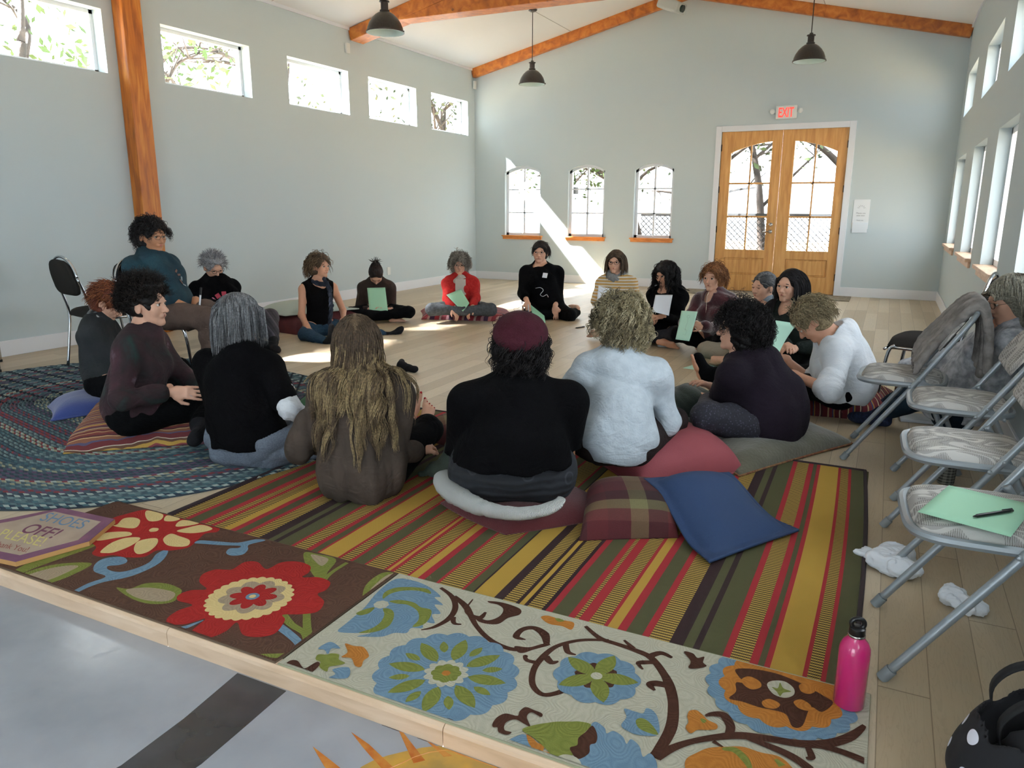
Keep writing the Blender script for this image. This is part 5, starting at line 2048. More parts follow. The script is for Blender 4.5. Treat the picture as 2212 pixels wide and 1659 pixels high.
        if bodyf is not None:
            for it in range(1):
                q = Wp.reshape(-1, 3)
                dd = bodyf(q)
                m = dd < .012
                if m.any():
                    qq = q[m]
                    gr = np.stack([bodyf(qq + np.eye(3)[i] * .006) - bodyf(qq - np.eye(3)[i] * .006) for i in range(3)], 1)
                    gr /= np.linalg.norm(gr, axis=1)[:, None] + 1e-9
                    q[m] = qq + gr * (.014 - dd[m])[:, None]
                    Wp = q.reshape(Wp.shape)
        t = np.linspace(0, 1, K)
        cr = st.get('curl', 0)
        if cr:
            T = np.gradient(Wp, axis=1)
            T /= np.linalg.norm(T, axis=2, keepdims=True) + 1e-9
            A = np.cross(T, np.array([.2, .3, .93]))
            A /= np.linalg.norm(A, axis=2, keepdims=True) + 1e-9
            B = np.cross(T, A)
            ph = r_.uniform(0, 6.28, n)[gid][:, None] + 2 * PI * st.get('turns', 2.5) * t[None] * (L[gid][:, None] / st['len']) * r_.uniform(.8, 1.25, n)[gid][:, None]
            am = cr * np.minimum(1, t * 3)[None] * r_.uniform(.6, 1.3, n)[gid][:, None]
            Wp = Wp + am[..., None] * (A * np.cos(ph)[..., None] + B * np.sin(ph)[..., None] * st.get('flat', 1.0))
        rr = st.get('r', .0022) * r_.uniform(.7, 1.25, n)[:, None] * (1 - .75 * t[None] ** 2.2)
        mm_ = r_.choice(len(M_), n, p=st.get('mix', None))
        V2, F2, m2 = tubes3(Wp, rr, mm_[gid] if st.get('clump') else mm_)
        if 'rootdark' in st:
            seg = np.tile(np.tile(np.arange(K - 1), n), 3)
            rdv = np.tile(np.repeat(r_.uniform(.4, 1.7, n), K - 1), 3)
            m2 = np.where(seg < (K - 1) * st['rootdark'] * rdv, len(M_) - 1, m2)
        Vs.append(V2)
        Fs.append(F2 + off)
        Ms.append(m2)
    return fast_mesh('hair', np.concatenate(Vs), np.concatenate(Fs), M_, parent, np.concatenate(Ms))


def face_parts(P, Hc, f, l, u, k, parent):
    X = lambda a, b, c: Hc + (f * a + l * b + u * c) * k
    closed = P.get('eyes') == 'closed'
    for s_ in (-1, 1):
        c = X(.0785, s_ * .032, .003)
        mb = MB()
        th = np.linspace(0, PI, 9)
        mb.lathe([(max(.0115 * k * math.sin(a), 1e-5), .0115 * k * math.cos(a)) for a in th], c, 14, ax=(l, u, f))
        mb.m = [1 if (i // 14) < (2 if not closed else 0) else 0 for i in range(len(mb.f))]
        mb.build('eye', [P['skin'] if closed else M_eyew, M_iris], parent, smooth=True)
        # upper lid
        arc = [X(.0785 + .0125 * math.cos(a), s_ * .032 + .0135 * math.sin(a), .0065 + .0035 * math.cos(a) - (.007 if closed else 0)) for a in np.linspace(-1.15, 1.15, 8)]
        MB().tube(arc, [.0012, .0022, .0026, .0028, .0028, .0026, .0022, .0012], 6).build('eyelid', mat('lash_line', '#4a3026', .6), parent, smooth=True)
        br = P.get('brow', '#4a3526')
        arc = [X(.083 + .004 * math.cos(a), s_ * (.033 + .017 * math.sin(a)), .0215 + .004 * math.cos(a)) for a in np.linspace(-1.2, 1.2, 8)]
        MB().tube(arc, [.0022, .003, .0034, .0032, .003, .0026, .002, .001] if s_ > 0 else [.001, .002, .0026, .003, .0032, .0034, .003, .0022], 6).build('eyebrow', mat('brow_' + br.strip('#'), br, .8), parent, smooth=True)
    sm = P.get('smile', 0)
    mb = MB()
    for dz, rz in ((.0025, .0032), (-.0030, .0038)):
        pts = [X(.0905 - .010 * abs(q) ** 2 * 1.2, q * (.021 + sm * .006), -.058 + dz * (1 - q * q) + sm * .007 * q * q) for q in np.linspace(-1, 1, 9)]
        mb.tube(pts, [rz * k * (1 - .75 * abs(q) ** 2.5) for q in np.linspace(-1, 1, 9)], 6)
    mb.build('lips', P.get('lip', M_lip), parent, smooth=True)
    if P.get('glasses'):
        m = M_gl if P['glasses'] == 'dark' else M_glm
        rx, rz, r_ = (.021, .0155, .0016) if P['glasses'] == 'dark' else (.021, .015, .0011)
        rx, rz, r_ = rx * k, rz * k, r_ * k * 1.25
        g = MB()
        for s_ in (-1, 1):
            c = X(.101, s_ * .032, .0)
            g.tube([c + l * rx * math.cos(a) * 1.1 + u * rz * (math.sin(a)) - f * .004 * abs(math.cos(a)) * (1 if math.cos(a) * s_ > 0 else 0) for a in np.linspace(0, 2 * PI, 21)[:-1]], r_, 6, closed=True)
            g.tube([X(.097, s_ * .056, .004), X(.06, s_ * .079 * P.get('wide', 1), .006), X(-.005, s_ * .085 * P.get('wide', 1), .002)], r_, 6)
        g.tube([X(.102, -.010, .003), X(.105, 0, .006), X(.102, .010, .003)], r_, 6)
        g.build('glasses', m, parent, smooth=True)


def person(P):
    a = P['face']
    F, Lf, U = np.array([math.cos(a), math.sin(a), 0.]), np.array([-math.sin(a), math.cos(a), 0.]), np.array([0, 0, 1.])
    s, w = P.get('s', 1.0), P.get('w', 1.0)
    z0 = P.get('z', 0.0)
    B0 = np.array([*P['base'], 0.0])
    rise = .095 * s
    pel = B0 + U * (z0 + rise + .01)
    dp = depth_of(pel)

    def J(x):
        if x is None:
            return None
        if x[0] == 'p':
            return at(x[1], x[2], dp + x[3])
        return B0 + F * x[0] + Lf * x[1] + U * x[2]
    t = thing('person', P['label'], 'person', (B0[0], B0[1], 0))
    if P.get('group'):
        t['group'] = P['group']
    k = P.get('k', 1.0) * s
    Hc = J(P['head'])
    hy, hp, hr = P.get('look', (0, 0, 0))     # yaw relative to the body (left +), pitch (down +), tilt (to its left +)
    hf = F * math.cos(hy) + Lf * math.sin(hy)
    hl = -F * math.sin(hy) + Lf * math.cos(hy)
    hf2 = hf * math.cos(hp) - U * math.sin(hp)
    hu = hf * math.sin(hp) + U * math.cos(hp)
    hl2 = hl * math.cos(hr) - hu * math.sin(hr)
    hu2 = hu * math.cos(hr) + hl * math.sin(hr)
    hf, hl, hu = hf2, hl2, hu2
    nt = Hc - hu * .085 * k - hf * .022 * k
    tu = unit(nt - pel)
    cb = nt - unit(hu * .45 + tu * .75 + U * .2) * .085 * s           # base of the neck
    sl = P.get('slouch', .04)
    sh = P.get('sh', .168) * s * (1 + (w - 1) * .35)
    sc_ = cb - tu * .066 * s - F * .012
    tw = P.get('twist', 0.0)
    sL = Lf * math.cos(tw) - F * math.sin(tw)
    SHL, SHR = sc_ + sL * sh, sc_ - sL * sh
    mid = (pel + cb) / 2 - F * sl
    chest = mid * .35 + cb * .65 - tu * .05 + F * .012
    wst = mid * .6 + pel * .4
    ua, fa = .275 * s, .245 * s
    arms = []
    for key, SH, sg in (('L', SHL, 1), ('R', SHR, -1)):
        A = P.get('arm' + key, {})
        wr = J(A.get('wr', (.27, sg * .10, .24 + z0)))
        pole = J(A['el']) - (SH + wr) / 2 if 'el' in A else (-F * .35 + Lf * sg * .75 - U * .75)
        el = ik(SH, wr, ua, fa, pole)
        hd = A.get('hd')
        hd = unit(wr - el) if hd is None else unit(F * hd[0] + Lf * hd[1] + U * hd[2])
        pn = A.get('pn')
        pn = -U if pn is None else F * pn[0] + Lf * pn[1] + U * pn[2]
        arms.append((SH, el, wr, hd, np.asarray(pn, float), A.get('curl', .3), sg, A))
    lift = z0 * .75
    dft = {'kL': (.37, .33, .12 + lift), 'aL': (.36, -.09, .075 + lift), 'tL': (.33, -.25, .06 + lift), 'kR': (.37, -.33, .12 + lift), 'aR': (.25, .12, .07 + lift), 'tR': (.20, .27, .06 + lift)}
    G = {q: J(P.get(q, dft[q])) for q in dft}
    legs = []
    for key, sg in (('L', 1), ('R', -1)):
        hip = pel + Lf * sg * .085 * s * w - U * .01
        kn, an, to = G['k' + key], G['a' + key], G['t' + key]
        ft = unit(to - an)
        upv = P.get('fu' + key)
        upv = unit(np.cross(ft, np.cross(unit(kn - an), ft))) if upv is None else F * upv[0] + Lf * upv[1] + U * upv[2]
        legs.append((hip, kn, an, to, upv, sg))
    # ---------------- body
    wf = .85 + .15 * w
    torso = [(s_ell(pel + U * .005, np.array([.115 * w, .155 * w, .105]) * s, (F, Lf, tu)), 0),
             (s_ell(wst + F * .01 * w, np.array([.095 * w * w, .128 * w, .13]) * s, (F, Lf, tu)), .07),
             (s_ell(chest, np.array([.100 * w, .145 * wf, .150]) * s, (F, Lf, tu)), .07),
             (s_cap(SHL - Lf * .02 - U * .002, SHR + Lf * .02 - U * .002, .048 * s), .06),
             (s_cap(cb - tu * .03, (cb + nt) / 2, .062 * s, .052 * s), .05),
             (s_cap(cb + tu * .012, SHL + (cb - SHL) * .22 + tu * .010, .050 * s, .040 * s), .05),
             (s_cap(cb + tu * .012, SHR + (cb - SHR) * .22 + tu * .010, .050 * s, .040 * s), .05)]
    if P.get('bust', 1):
        for sg in (-1, 1):
            torso.append((s_ell(chest + F * .070 * s * w + sL * sg * .065 * s - tu * .035 * s, np.array([.055, .058, .062]) * s * w, (F, Lf, tu)), .04))
    TOR = s_union(torso)
    neck = s_cap(cb, nt + hu * .03, .054 * s * (.6 + .4 * w), .050 * s * (.6 + .4 * w))
    HD = near(head_sdf(Hc, hf, hl, hu, k, P.get('wide', 1.0)), Hc, .17 * k)
    it = [(TOR, 0), (neck, .035), (HD, .018)]
    ar = .5 + .5 * w
    for SH, el, wr, hd, pn, curl, sg, A in arms:
        it += [(s_cap(SH, el, .046 * s * ar, .036 * s * ar), .035), (s_cap(el, wr, .038 * s * ar, .0235 * s), .02)]
        it.append((hand_sdf(wr, hd, pn, curl, .93 * s, A.get('th', 1) * sg * A.get('flip', 1), grip=A.get('grip', 0)), .012))
    for hip, kn, an, to, upv, sg in legs:
        it += [(s_cap(hip, kn, .080 * s * (.5 + .5 * w), .052 * s), .05), (s_cap(kn, an, .052 * s, .033 * s), .03)]
        it.append((foot_sdf(an, to, upv, .93 * s, P.get('toes', True), -sg), .015))
    BODY = s_union(it)
    pts = np.array([Hc + hu * .13, Hc - U * .1, SHL, SHR, pel, *[q for A in arms for q in (A[1], A[2] + A[3] * .17)], *[q for G_ in legs for q in (G_[1], G_[2], G_[2] + unit(G_[3] - G_[2]) * .2)]])
    core = np.array([pel, wst, chest, cb])
    lo, hi = np.minimum(pts.min(0) - .14, core.min(0) - .27 * w), np.maximum(pts.max(0) + .14, core.max(0) + .27 * w)
    lo[2] = max(lo[2], P.get('floor', .0) + .002)
    hb = P.get('h', .006)
    cutz = P.get('cutz')
    if cutz:
        BODY0 = BODY
        BODY = lambda Q: np.maximum(BODY0(Q), cutz - Q[:, 2])
    sdf_obj('body', BODY, lo, hi, hb, P['skin'], t)
    # ---------------- garments
    hg = P.get('hg', .009)

    def sleeve(SH, el, wr, e, g, sg, a0=0.0):
        """tube of cloth from a0 to e along the arm (1 = elbow, 2 = wrist)"""
        out = []
        flare = P.get('flare', 0)
        if a0 < 1:
            p0 = SH + (el - SH) * a0
            q = SH + (el - SH) * min(e, 1)
            out.append((s_cap(p0, q, .050 * s * ar + g, (.050 - .010 * min(e, 1)) * s * ar + g), .055))
        if e > 1:
            p0 = el + (wr - el) * max(a0 - 1, 0)
            q = el + (wr - el) * (e - 1)
            out.append((s_cap(p0, q, .040 * s * ar + g, (.040 - .012 * (e - 1)) * s * ar + g + flare * (e - 1)), .02))
        return out

    def garment(name, D_):
        g = D_.get('g', .014)
        it = [(s_grow(TOR, g), 0)]
        lo_ = D_.get('hem', 0)
        if D_.get('loose', 0):
            it.append((s_cap(chest - tu * .05, pel + U * (.02), .115 * s * w + D_['loose'] * .5, .135 * s * w + D_['loose']), .06))
        sv = D_.get('sleeve', 2)
        svs = sv if isinstance(sv, tuple) else (sv, sv)
        for (SH, el, wr, hd, pn, curl, sg, A), e in zip(arms, svs):
            if e > 0:
                it += sleeve(SH, el, wr, e, g * .8, sg)
        Fg = s_union(it)
        nk = D_.get('neck', (.03, .075, .055))   # forward, radius, drop
        c_ = cb + unit(F) * nk[0] - tu * nk[2] + tu * nk[1] * .75
        Fg = s_cut(Fg, s_ell(c_, np.array([nk[1], nk[1] * D_.get('nw', 1.0), nk[1]]) * s, (F, Lf, tu)), .012)
        top_ = nt - hu * .015
        if D_.get('collar'):
            cc = s_cut(s_cap(cb - tu * .01, cb + (nt - cb) * D_['collar'], .070 * s, .062 * s), s_cap(cb, nt + hu * .05, .054 * s, .052 * s), .004)
            f0 = Fg
            Fg = s_union([(f0, 0), (cc, .01)])
        if sv == 0 or (isinstance(sv, tuple) and max(sv) == 0):
            for SH, sg in ((SHL, 1), (SHR, -1)):
                Fg = s_cut(Fg, s_ell(SH + sL * sg * .028 - tu * .03, np.array([.09, .060, .10]) * s, (F, sL, tu)), .012)
        hem = pel[2] + lo_
        tl = D_.get('tilt', 0)
        f1 = Fg
        Fg = lambda Q: np.maximum(f1(Q), hem - Q[:, 2] + tl * ((Q - pel) @ F) + .006 * np.sin(((Q - pel) @ Lf) * 38))
        am, fq, axs = D_.get('folds', (.006, 22, (1, 1, 1.6)))
        f2 = Fg
        Fg = lambda Q: f2(Q) + folds(Q - pel, am, fq, P.get('seed', 1), axs)
        o = sdf_obj(name, Fg, lo, hi, hg, D_['m'], t)
        return o, Fg
    TOPF = None
    for nm, D_ in P.get('tops', ()):
        o, fg = garment(nm, D_)
        TOPF = TOPF or fg
    for nm, (e0, e1, g, m, which) in P.get('cuffs', ()):
        for (SH, el, wr, hd, pn, curl, sg, A) in arms:
            if which and which != sg:
                continue
            fs = s_union(sleeve(SH, el, wr, e1, g, sg, e0))
            c_ = (SH + el + wr) / 3
            pp = np.array([SH, el, wr])
            sdf_obj(nm, lambda Q: fs(Q) + folds(Q, .005, 60, 2, (1, 1, 1)), pp.min(0) - .1, pp.max(0) + .1, .007, m, t)
    if 'pants' in P:
        D_ = P['pants']
        g = D_.get('g', .014)
        it = [(s_grow(s_union(torso[:1]), g), 0), (s_ell(wst - tu * .02, np.array([.100 * w, .125 * w, .09]) * s + g, (F, Lf, tu)), .05)]
        for hip, kn, an, to, upv, sg in legs:
            e = D_.get('len', .93)
            it += [(s_cap(hip, kn, .084 * s * (.5 + .5 * w) + g, .056 * s + g), .05), (s_cap(kn, kn + (an - kn) * e, .056 * s + g, .037 * s + g * D_.get('cuff', 1)), .03)]
            if D_.get('feet'):
                it.append((s_grow(foot_sdf(an, to, upv, .93 * s, False, -sg), .006), .015))
        if D_.get('skirt'):
            kk = (legs[0][1] + legs[1][1]) / 2
            it.append((s_ell((pel + kk) / 2 - U * .01, np.array([.28, .24, .09]) * s, (F, Lf, U)), .08))
        Fp = s_union(it)
        zf = P.get('floor', 0) + .001
        hh = pel[2] + D_.get('top', .03)
        f3 = Fp
        Fp = lambda Q: np.maximum(np.maximum(f3(Q) + folds(Q, D_.get('amp', .005), 30, 4, (1, 1, 1)), Q[:, 2] - hh - np.maximum(0, np.hypot(Q[:, 0] - pel[0], Q[:, 1] - pel[1]) - .15 * w) * 1.6), zf - Q[:, 2])
        sdf_obj('trousers' if not D_.get('name') else D_['name'], Fp, lo, hi, hg, D_['m'], t)
    for nm, m, which in P.get('socks', ()):
        for hip, kn, an, to, upv, sg in legs:
            if which and which != sg:
                continue
            fs = s_union([(s_grow(foot_sdf(an, to, upv, .93 * s, False, -sg), .006), 0), (s_cap(an, an + (kn - an) * .30, .044 * s, .048 * s), .02)])
            pp = np.array([an - .12, an + .12, an + unit(to - an) * .24, an + (kn - an) * .4])
            l_ = pp.min(0) - .03
            l_[2] = max(l_[2], .001)
            sdf_obj(nm, fs, l_, pp.max(0) + .03, .006, m, t)
    if 'hair' in P:
        make_hair(P, Hc, hf, hl, hu, k, P['hair'], t, (TOPF if P['hair'].get('drape') else None), P.get('hh', .006))
    if P.get('facevis', True):
        face_parts(P, Hc, hf, hl, hu, k, t)
    R = dict(t=t, Hc=Hc, hf=hf, hl=hl, hu=hu, k=k, cb=cb, nt=nt, pel=pel, F=F, L=Lf, U=U, tu=tu, chest=chest, arms=arms, legs=legs, s=s, dp=dp, top=TOPF, SHL=SHL, SHR=SHR, J=J)
    if DEBUG:
        pj = lambda q: tuple(int(round(x)) for x in (1106 + FPX * ((q - CAM) @ RGT) / ((q - CAM) @ FWD), 829.5 - FPX * ((q - CAM) @ UPV) / ((q - CAM) @ FWD)))
        print('DBG', P['label'][:40], 'pel', pj(pel), 'cb', pj(cb), 'SL', pj(SHL), 'SR', pj(SHR), 'armL', pj(arms[0][1]), pj(arms[0][2]), 'armR', pj(arms[1][1]), pj(arms[1][2]), 'top-z', round(float(Hc[2]), 2), 'dspine', round(float(np.linalg.norm(cb - pel)), 2), 'reach', [round(float(np.linalg.norm(a_[2] - a_[0])), 2) for a_ in arms])
    return R


def scarf(R, m, loops=2, r=.026, drop=None):
    """loops of cloth round the neck"""
    it = []
    for i in range(loops):
        c = R['cb'] * (.75 - .25 * i) + R['nt'] * (.25 + .25 * i) + R['F'] * .012
        rr = .078 - .012 * i
        pts = [c + R['F'] * rr * 1.1 * math.cos(a) + R['L'] * rr * math.sin(a) - R['U'] * (.028 * math.cos(a) + .01 * math.sin(a * 2 + i)) for a in np.linspace(0, 2 * PI, 13)]
        for p, q in zip(pts[:-1], pts[1:]):
            it.append((s_cap(p, q, r), .012))
    if drop:
        for p, q in zip(drop[:-1], drop[1:]):
            it.append((s_cap(p, q, r * .95), .02))
    f_ = s_union(it)
    c = R['cb']
    hi = c + .2
    lo = c - .2
    if drop:
        lo = np.minimum(lo, np.min(np.array(drop), 0) - .06)
        hi = np.maximum(hi, np.max(np.array(drop), 0) + .06)
    return sdf_obj('scarf', lambda Q: f_(Q) + folds(Q, .006, 70, 4), lo, hi, .006, m, R['t'])


def surf_point(R, a, b, out=.004, g=None):
    """point on the front of the clothing: a = along torso up from the chest, b = to its left"""
    p = R['chest'] + R['tu'] * a + R['L'] * b + R['F'] * .35
    f_ = R['top']
    for _ in range(40):
        d = float(f_(p[None])[0])
        if d < .001:
            break
        p = p - R['F'] * max(d * .8, .001)
    return p + R['F'] * out


def patch(R, name, a, b, wd, ht, m, tilt=0.0, th=.0015):
    """small flat piece stuck on the front of the clothing"""
    c = surf_point(R, a, b)
    e = .02
    n_ = unit(np.cross(surf_point(R, a, b + e) - surf_point(R, a, b - e), surf_point(R, a + e, b) - surf_point(R, a - e, b)))
    if n_ @ R['F'] < 0:
        n_ = -n_
    x = unit(np.cross(R['U'], n_))
    y = np.cross(n_, x)
    x2 = x * math.cos(tilt) + y * math.sin(tilt)
    y2 = -x * math.sin(tilt) + y * math.cos(tilt)
    return MB().obox(c + n_ * .001, (x2, y2, n_), (wd / 2, ht / 2, th), 0).build(name, m, R['t'])


def paper(label, corners, m, th=.0006, bend=0.0, name='paper_sheet'):
    """sheet through four corners (in order), bent a little"""
    C = np.array(corners, float)
    n_ = unit(np.cross(C[1] - C[0], C[3] - C[0]))
    n = 9
    V = []
    for i in range(n):
        for j in range(n):
            a, b = i / (n - 1), j / (n - 1)
            p = C[0] * (1 - a) * (1 - b) + C[1] * a * (1 - b) + C[2] * a * b + C[3] * (1 - a) * b
            V.append(p + n_ * bend * math.sin(PI * b))
    F_ = [(i * n + j, (i + 1) * n + j, (i + 1) * n + j + 1, i * n + j + 1) for i in range(n - 1) for j in range(n - 1)]
    o = MB().add(V, F_).build(name, m, smooth=True)
    so = o.modifiers.new('thickness', 'SOLIDIFY')
    so.thickness = th
    tag(o, label, 'paper')
    return o
def pb(u, v, z):
    q = on_floor(u, v, z)
    return (float(q[0]), float(q[1]))


def J_world(x, y, z):
    """world point -> depth-free spec"""
    return np.array([x, y, z])


_old_person = person


def person(P):      # world-space joints are written ('w', x, y, z)
    a = P['face']
    F, Lf = np.array([math.cos(a), math.sin(a)]), np.array([-math.sin(a), math.cos(a)])

    def cv(x):
        if isinstance(x, tuple) and len(x) == 4 and x[0] == 'w':
            d = np.array([x[1], x[2]]) - np.array(P['base'])
            return (float(d @ F), float(d @ Lf), x[3])
        return x
    Q = {k_: cv(v) for k_, v in P.items()}
    for k_ in ('armL', 'armR'):
        if k_ in Q:
            Q[k_] = {q: cv(v) for q, v in Q[k_].items()}
    return _old_person(Q)


def crease(m, s_=6, k_=.28):
    """soft creases in worn cloth, under the weave"""
    nt = m.node_tree
    g = N(nt)
    tc = [n for n in nt.nodes if n.type == 'TEX_COORD'][0]
    b = nt.nodes['Principled BSDF']
    n = g.new('ShaderNodeTexNoise')
    n.inputs['Scale'].default_value = s_
    n.inputs['Detail'].default_value = 2
    n.inputs['Distortion'].default_value = 1.8
    mp = g.new('ShaderNodeMapping')
    mp.inputs['Scale'].default_value = (1, 1, 1.7)
    g.link(tc.outputs['Object'], mp.inputs['Vector'])
    g.link(mp.outputs['Vector'], n.inputs['Vector'])
    rid = g.math('ABSOLUTE', g.math('SUBTRACT', n.outputs['Fac'], .5))
    bp = g.new('ShaderNodeBump')
    bp.inputs['Strength'].default_value = k_
    bp.inputs['Distance'].default_value = .05
    g.link(rid, bp.inputs['Height'])
    old = [x for x in nt.nodes if x.type == 'BUMP' and x != bp]
    if old:
        g.link(bp.outputs['Normal'], old[0].inputs['Normal'])
    else:
        g.link(bp.outputs['Normal'], b.inputs['Normal'])
    return m


def cloth(name, c, c2=None, rough=.9, bump=(150, .35), sheen=0.0, nscale=6, extra=None):
    if name in MATS:
        return MATS[name]
    return crease(mat(name, c, rough, noise=(nscale, c2, 3) if c2 else None, bump=bump, sheen=sheen, spec=.2, extra=extra))


crease(M_black)
crease(M_black2)


def embroid(nt, b, tc):
    pass


M_teal = cloth('teal_sweater', '#1d2e39', '#24404a')
M_brownp = cloth('brown_trousers', '#55463f', '#5f5048')
M_dkgrey = cloth('charcoal_sweater', '#25282a', '#303336')


def silver_ex(nt, b, tc):
    g = N(nt)
    n = g.new('ShaderNodeTexNoise')
    n.inputs['Scale'].default_value = 5
    n.inputs['Distortion'].default_value = 2.5
    g.link(tc.outputs['Object'], n.inputs['Vector'])
    g.link(g.ramp(n.outputs['Fac'], [(.45, '#151719'), (.53, '#5f666c'), (.6, '#c4c9cc'), (.66, '#33383b')]), b.inputs['Base Color'])


M_silver = mat('silver_print', '#888888', .5, extra=silver_ex)


def tiedye(nt, b, tc):
    g = N(nt)
    n = g.new('ShaderNodeTexNoise')
    n.inputs['Scale'].default_value = 5.5
    n.inputs['Detail'].default_value = 4
    n.inputs['Distortion'].default_value = .6
    g.link(tc.outputs['Object'], n.inputs['Vector'])
    g.link(g.ramp(n.outputs['Fac'], [(.3, '#14302c'), (.42, '#1f1418'), (.52, '#2a161c'), (.62, '#3a1d26'), (.7, '#7a6a78')]), b.inputs['Base Color'])


M_tie = mat('tie_dyed_jersey', '#2a161c', .9, extra=tiedye)
M_greyp = cloth('grey_marl_jersey', '#5d6672', '#6d7682', nscale=160, bump=(120, .3))
M_white = cloth('white_jersey', '#d9dde2', '#cfd4da')
M_brblouse = cloth('taupe_blouse', '#4a4039', '#3d352f', bump=(40, .15))
M_jeans = cloth('dark_jeans', '#22384c', '#2b4459', nscale=60)
M_brjack = cloth('brown_black_jacket', '#2b221e', '#3a302b')
M_red = cloth('red_cardigan', '#9c1f20', '#b02a28', nscale=40)
M_cream = cloth('cream_turtleneck', '#bfb9ae')
M_greyj = cloth('grey_jeans', '#42464a', '#50555a', nscale=50)


def stripe_sweater(nt, b, tc):
    g = N(nt)
    sp_ = g.new('ShaderNodeSeparateXYZ')
    g.link(tc.outputs['Object'], sp_.inputs[0])
    fr = g.math('FRACT', g.math('MULTIPLY', sp_.outputs[2], 34))
    g.link(g.mix(g.math('GREATER_THAN', fr, .5), '#b98f4a', '#cfc8ba'), b.inputs['Base Color'])


M_stripe = mat('striped_sweater', '#b98f4a', .9, extra=stripe_sweater)
M_scarfg = cloth('grey_knit_scarf', '#7c7f80', '#8b8e90', nscale=90, bump=(110, .6))
M_velvet = cloth('maroon_velvet', '#310f17', '#4a1822', nscale=9, sheen=.7)
M_hood = cloth('heather_grey_fleece', '#7f8a96', '#93a0ab', nscale=140)
M_dkgreen = cloth('dark_green_wrap', '#171d1a', '#1f2724')
M_linen = cloth('white_linen', '#cbd2da', '#dadfe5', bump=(220, .4))
M_plum = cloth('dark_plum_tee', '#17101a', '#1d1520')
M_pale = cloth('pale_grey_fleece', '#b4bfc8', '#bfc9d1', bump=(120, .3), nscale=30)


def floral_leg(nt, b, tc):
    g = N(nt)
    v = g.new('ShaderNodeTexVoronoi')
    v.inputs['Scale'].default_value = 75
    g.link(tc.outputs['Object'], v.inputs['Vector'])
    g.link(g.ramp(v.outputs['Distance'], [(0, '#6b6478'), (.18, '#3a3848'), (.4, '#22222c')]), b.inputs['Base Color'])


M_flor = mat('floral_leggings', '#2b2b38', .85, extra=floral_leg)


def ring_skirt(nt, b, tc):
    g = N(nt)
    v = g.new('ShaderNodeTexVoronoi')
    v.inputs['Scale'].default_value = 9
    v.inputs['Randomness'].default_value = .7
    g.link(tc.outputs['Object'], v.inputs['Vector'])
    d = g.math('ABSOLUTE', g.math('SUBTRACT', v.outputs['Distance'], .22))
    g.link(g.mix(g.math('LESS_THAN', d, .035), '#1c1f25', '#2e3138'), b.inputs['Base Color'])
    n = g.new('ShaderNodeTexWave')
    n.wave_type = 'BANDS'
    n.bands_direction = 'Z'
    n.inputs['Scale'].default_value = 9
    n.inputs['Distortion'].default_value = 4
    g.link(tc.outputs['Object'], n.inputs['Vector'])
    bp = g.new('ShaderNodeBump')
    bp.inputs['Strength'].default_value = .4
    bp.inputs['Distance'].default_value = .01
    g.link(n.outputs['Fac'], bp.inputs['Height'])
    g.link(bp.outputs['Normal'], b.inputs['Normal'])


M_ring = mat('charcoal_patterned_skirt', '#1c1f25', .9, extra=ring_skirt)
M_sock = cloth('black_sock', '#121214', '#1a1a1e')
M_plaidp = mat('plaid_trousers', rough=.9, extra=stripes_ex((.5, .7, .4), 14, [(0, '#33323a'), (.3, '#4a4450'), (.45, '#6d6670'), (.5, '#33323a'), (.8, '#23232a')], 0))
M_card = cloth('grey_patterned_cardigan', '#8d9197', '#c2c5ca', nscale=26, bump=(60, .5))
M_navyp = cloth('dark_teal_trousers', '#15222c', '#1b2c38')
M_mint = mat('mint_paper', '#9fd0b2', .8)
M_mint2 = mat('pale_mint_paper', '#b3dcc8', .8)
M_yel = mat('yellow_green_paper', '#c4cd84', .8)
M_pap = mat('white_sheet', '#dfe4ec', .8)

for m_ in (M_tie, M_stripe, M_flor, M_plaidp, M_silver):
    crease(m_)
R = {}
# ------------------------------------------------------------------ the circle, clockwise from the teacher
R[1] = person(dict(label='person in a teal top with curly dark hair, seated on a chair holding markers', base=(2.06, 3.78), z=.425, face=.22, s=1.0, w=1.30, sh=.17,
    head=('p', 327, 509, -.02), look=(-.18, .12, 0), skin=SK_C, glasses='metal', smile=1, wide=1.1, h=.006, hg=.009,
    armR=dict(wr=('p', 414, 668, -.16), el=('p', 335, 665, -.25), hd=(.8, .45, -.25), curl=.55), armL=dict(wr=('p', 425, 650, .02), el=('p', 385, 640, .16), hd=(.6, -.5, -.5), curl=.55),
    kL=(.44, .10, .50), aL=(.48, .09, .09), tL=(.68, .12, .03), kR=(.45, -.13, .50), aR=(.46, -.12, .09), tR=(.66, -.12, .03), toes=False,
    tops=[('sweater', dict(m=M_teal, g=.020, hem=-.05, sleeve=1.35, neck=(.045, .085, .03), loose=.02, folds=(.010, 17, (1, 1, 1.3))))],
    pants=dict(m=M_brownp, g=.022, len=.97, cuff=1.6, amp=.008), socks=[('shoe', M_sock, 0)],
    hair=dict(key='darkgrey', cols=['#1d1a1b', '#2c2829', '#474244'], mix=[.5, .35, .15], n=800, len=.10, K=14, curl=.010, turns=2.6, r=.0022, thick=.016, out=.9, grav=.30, comb=(-.5, 0, -.2), mess=.35, face=(.105, 0, -.045, .085, .072, .115), back=.05, lumps=[((-.05, 0, .0), (.07, .09, .07))], low=-.7, clump=.6, guides=160)))
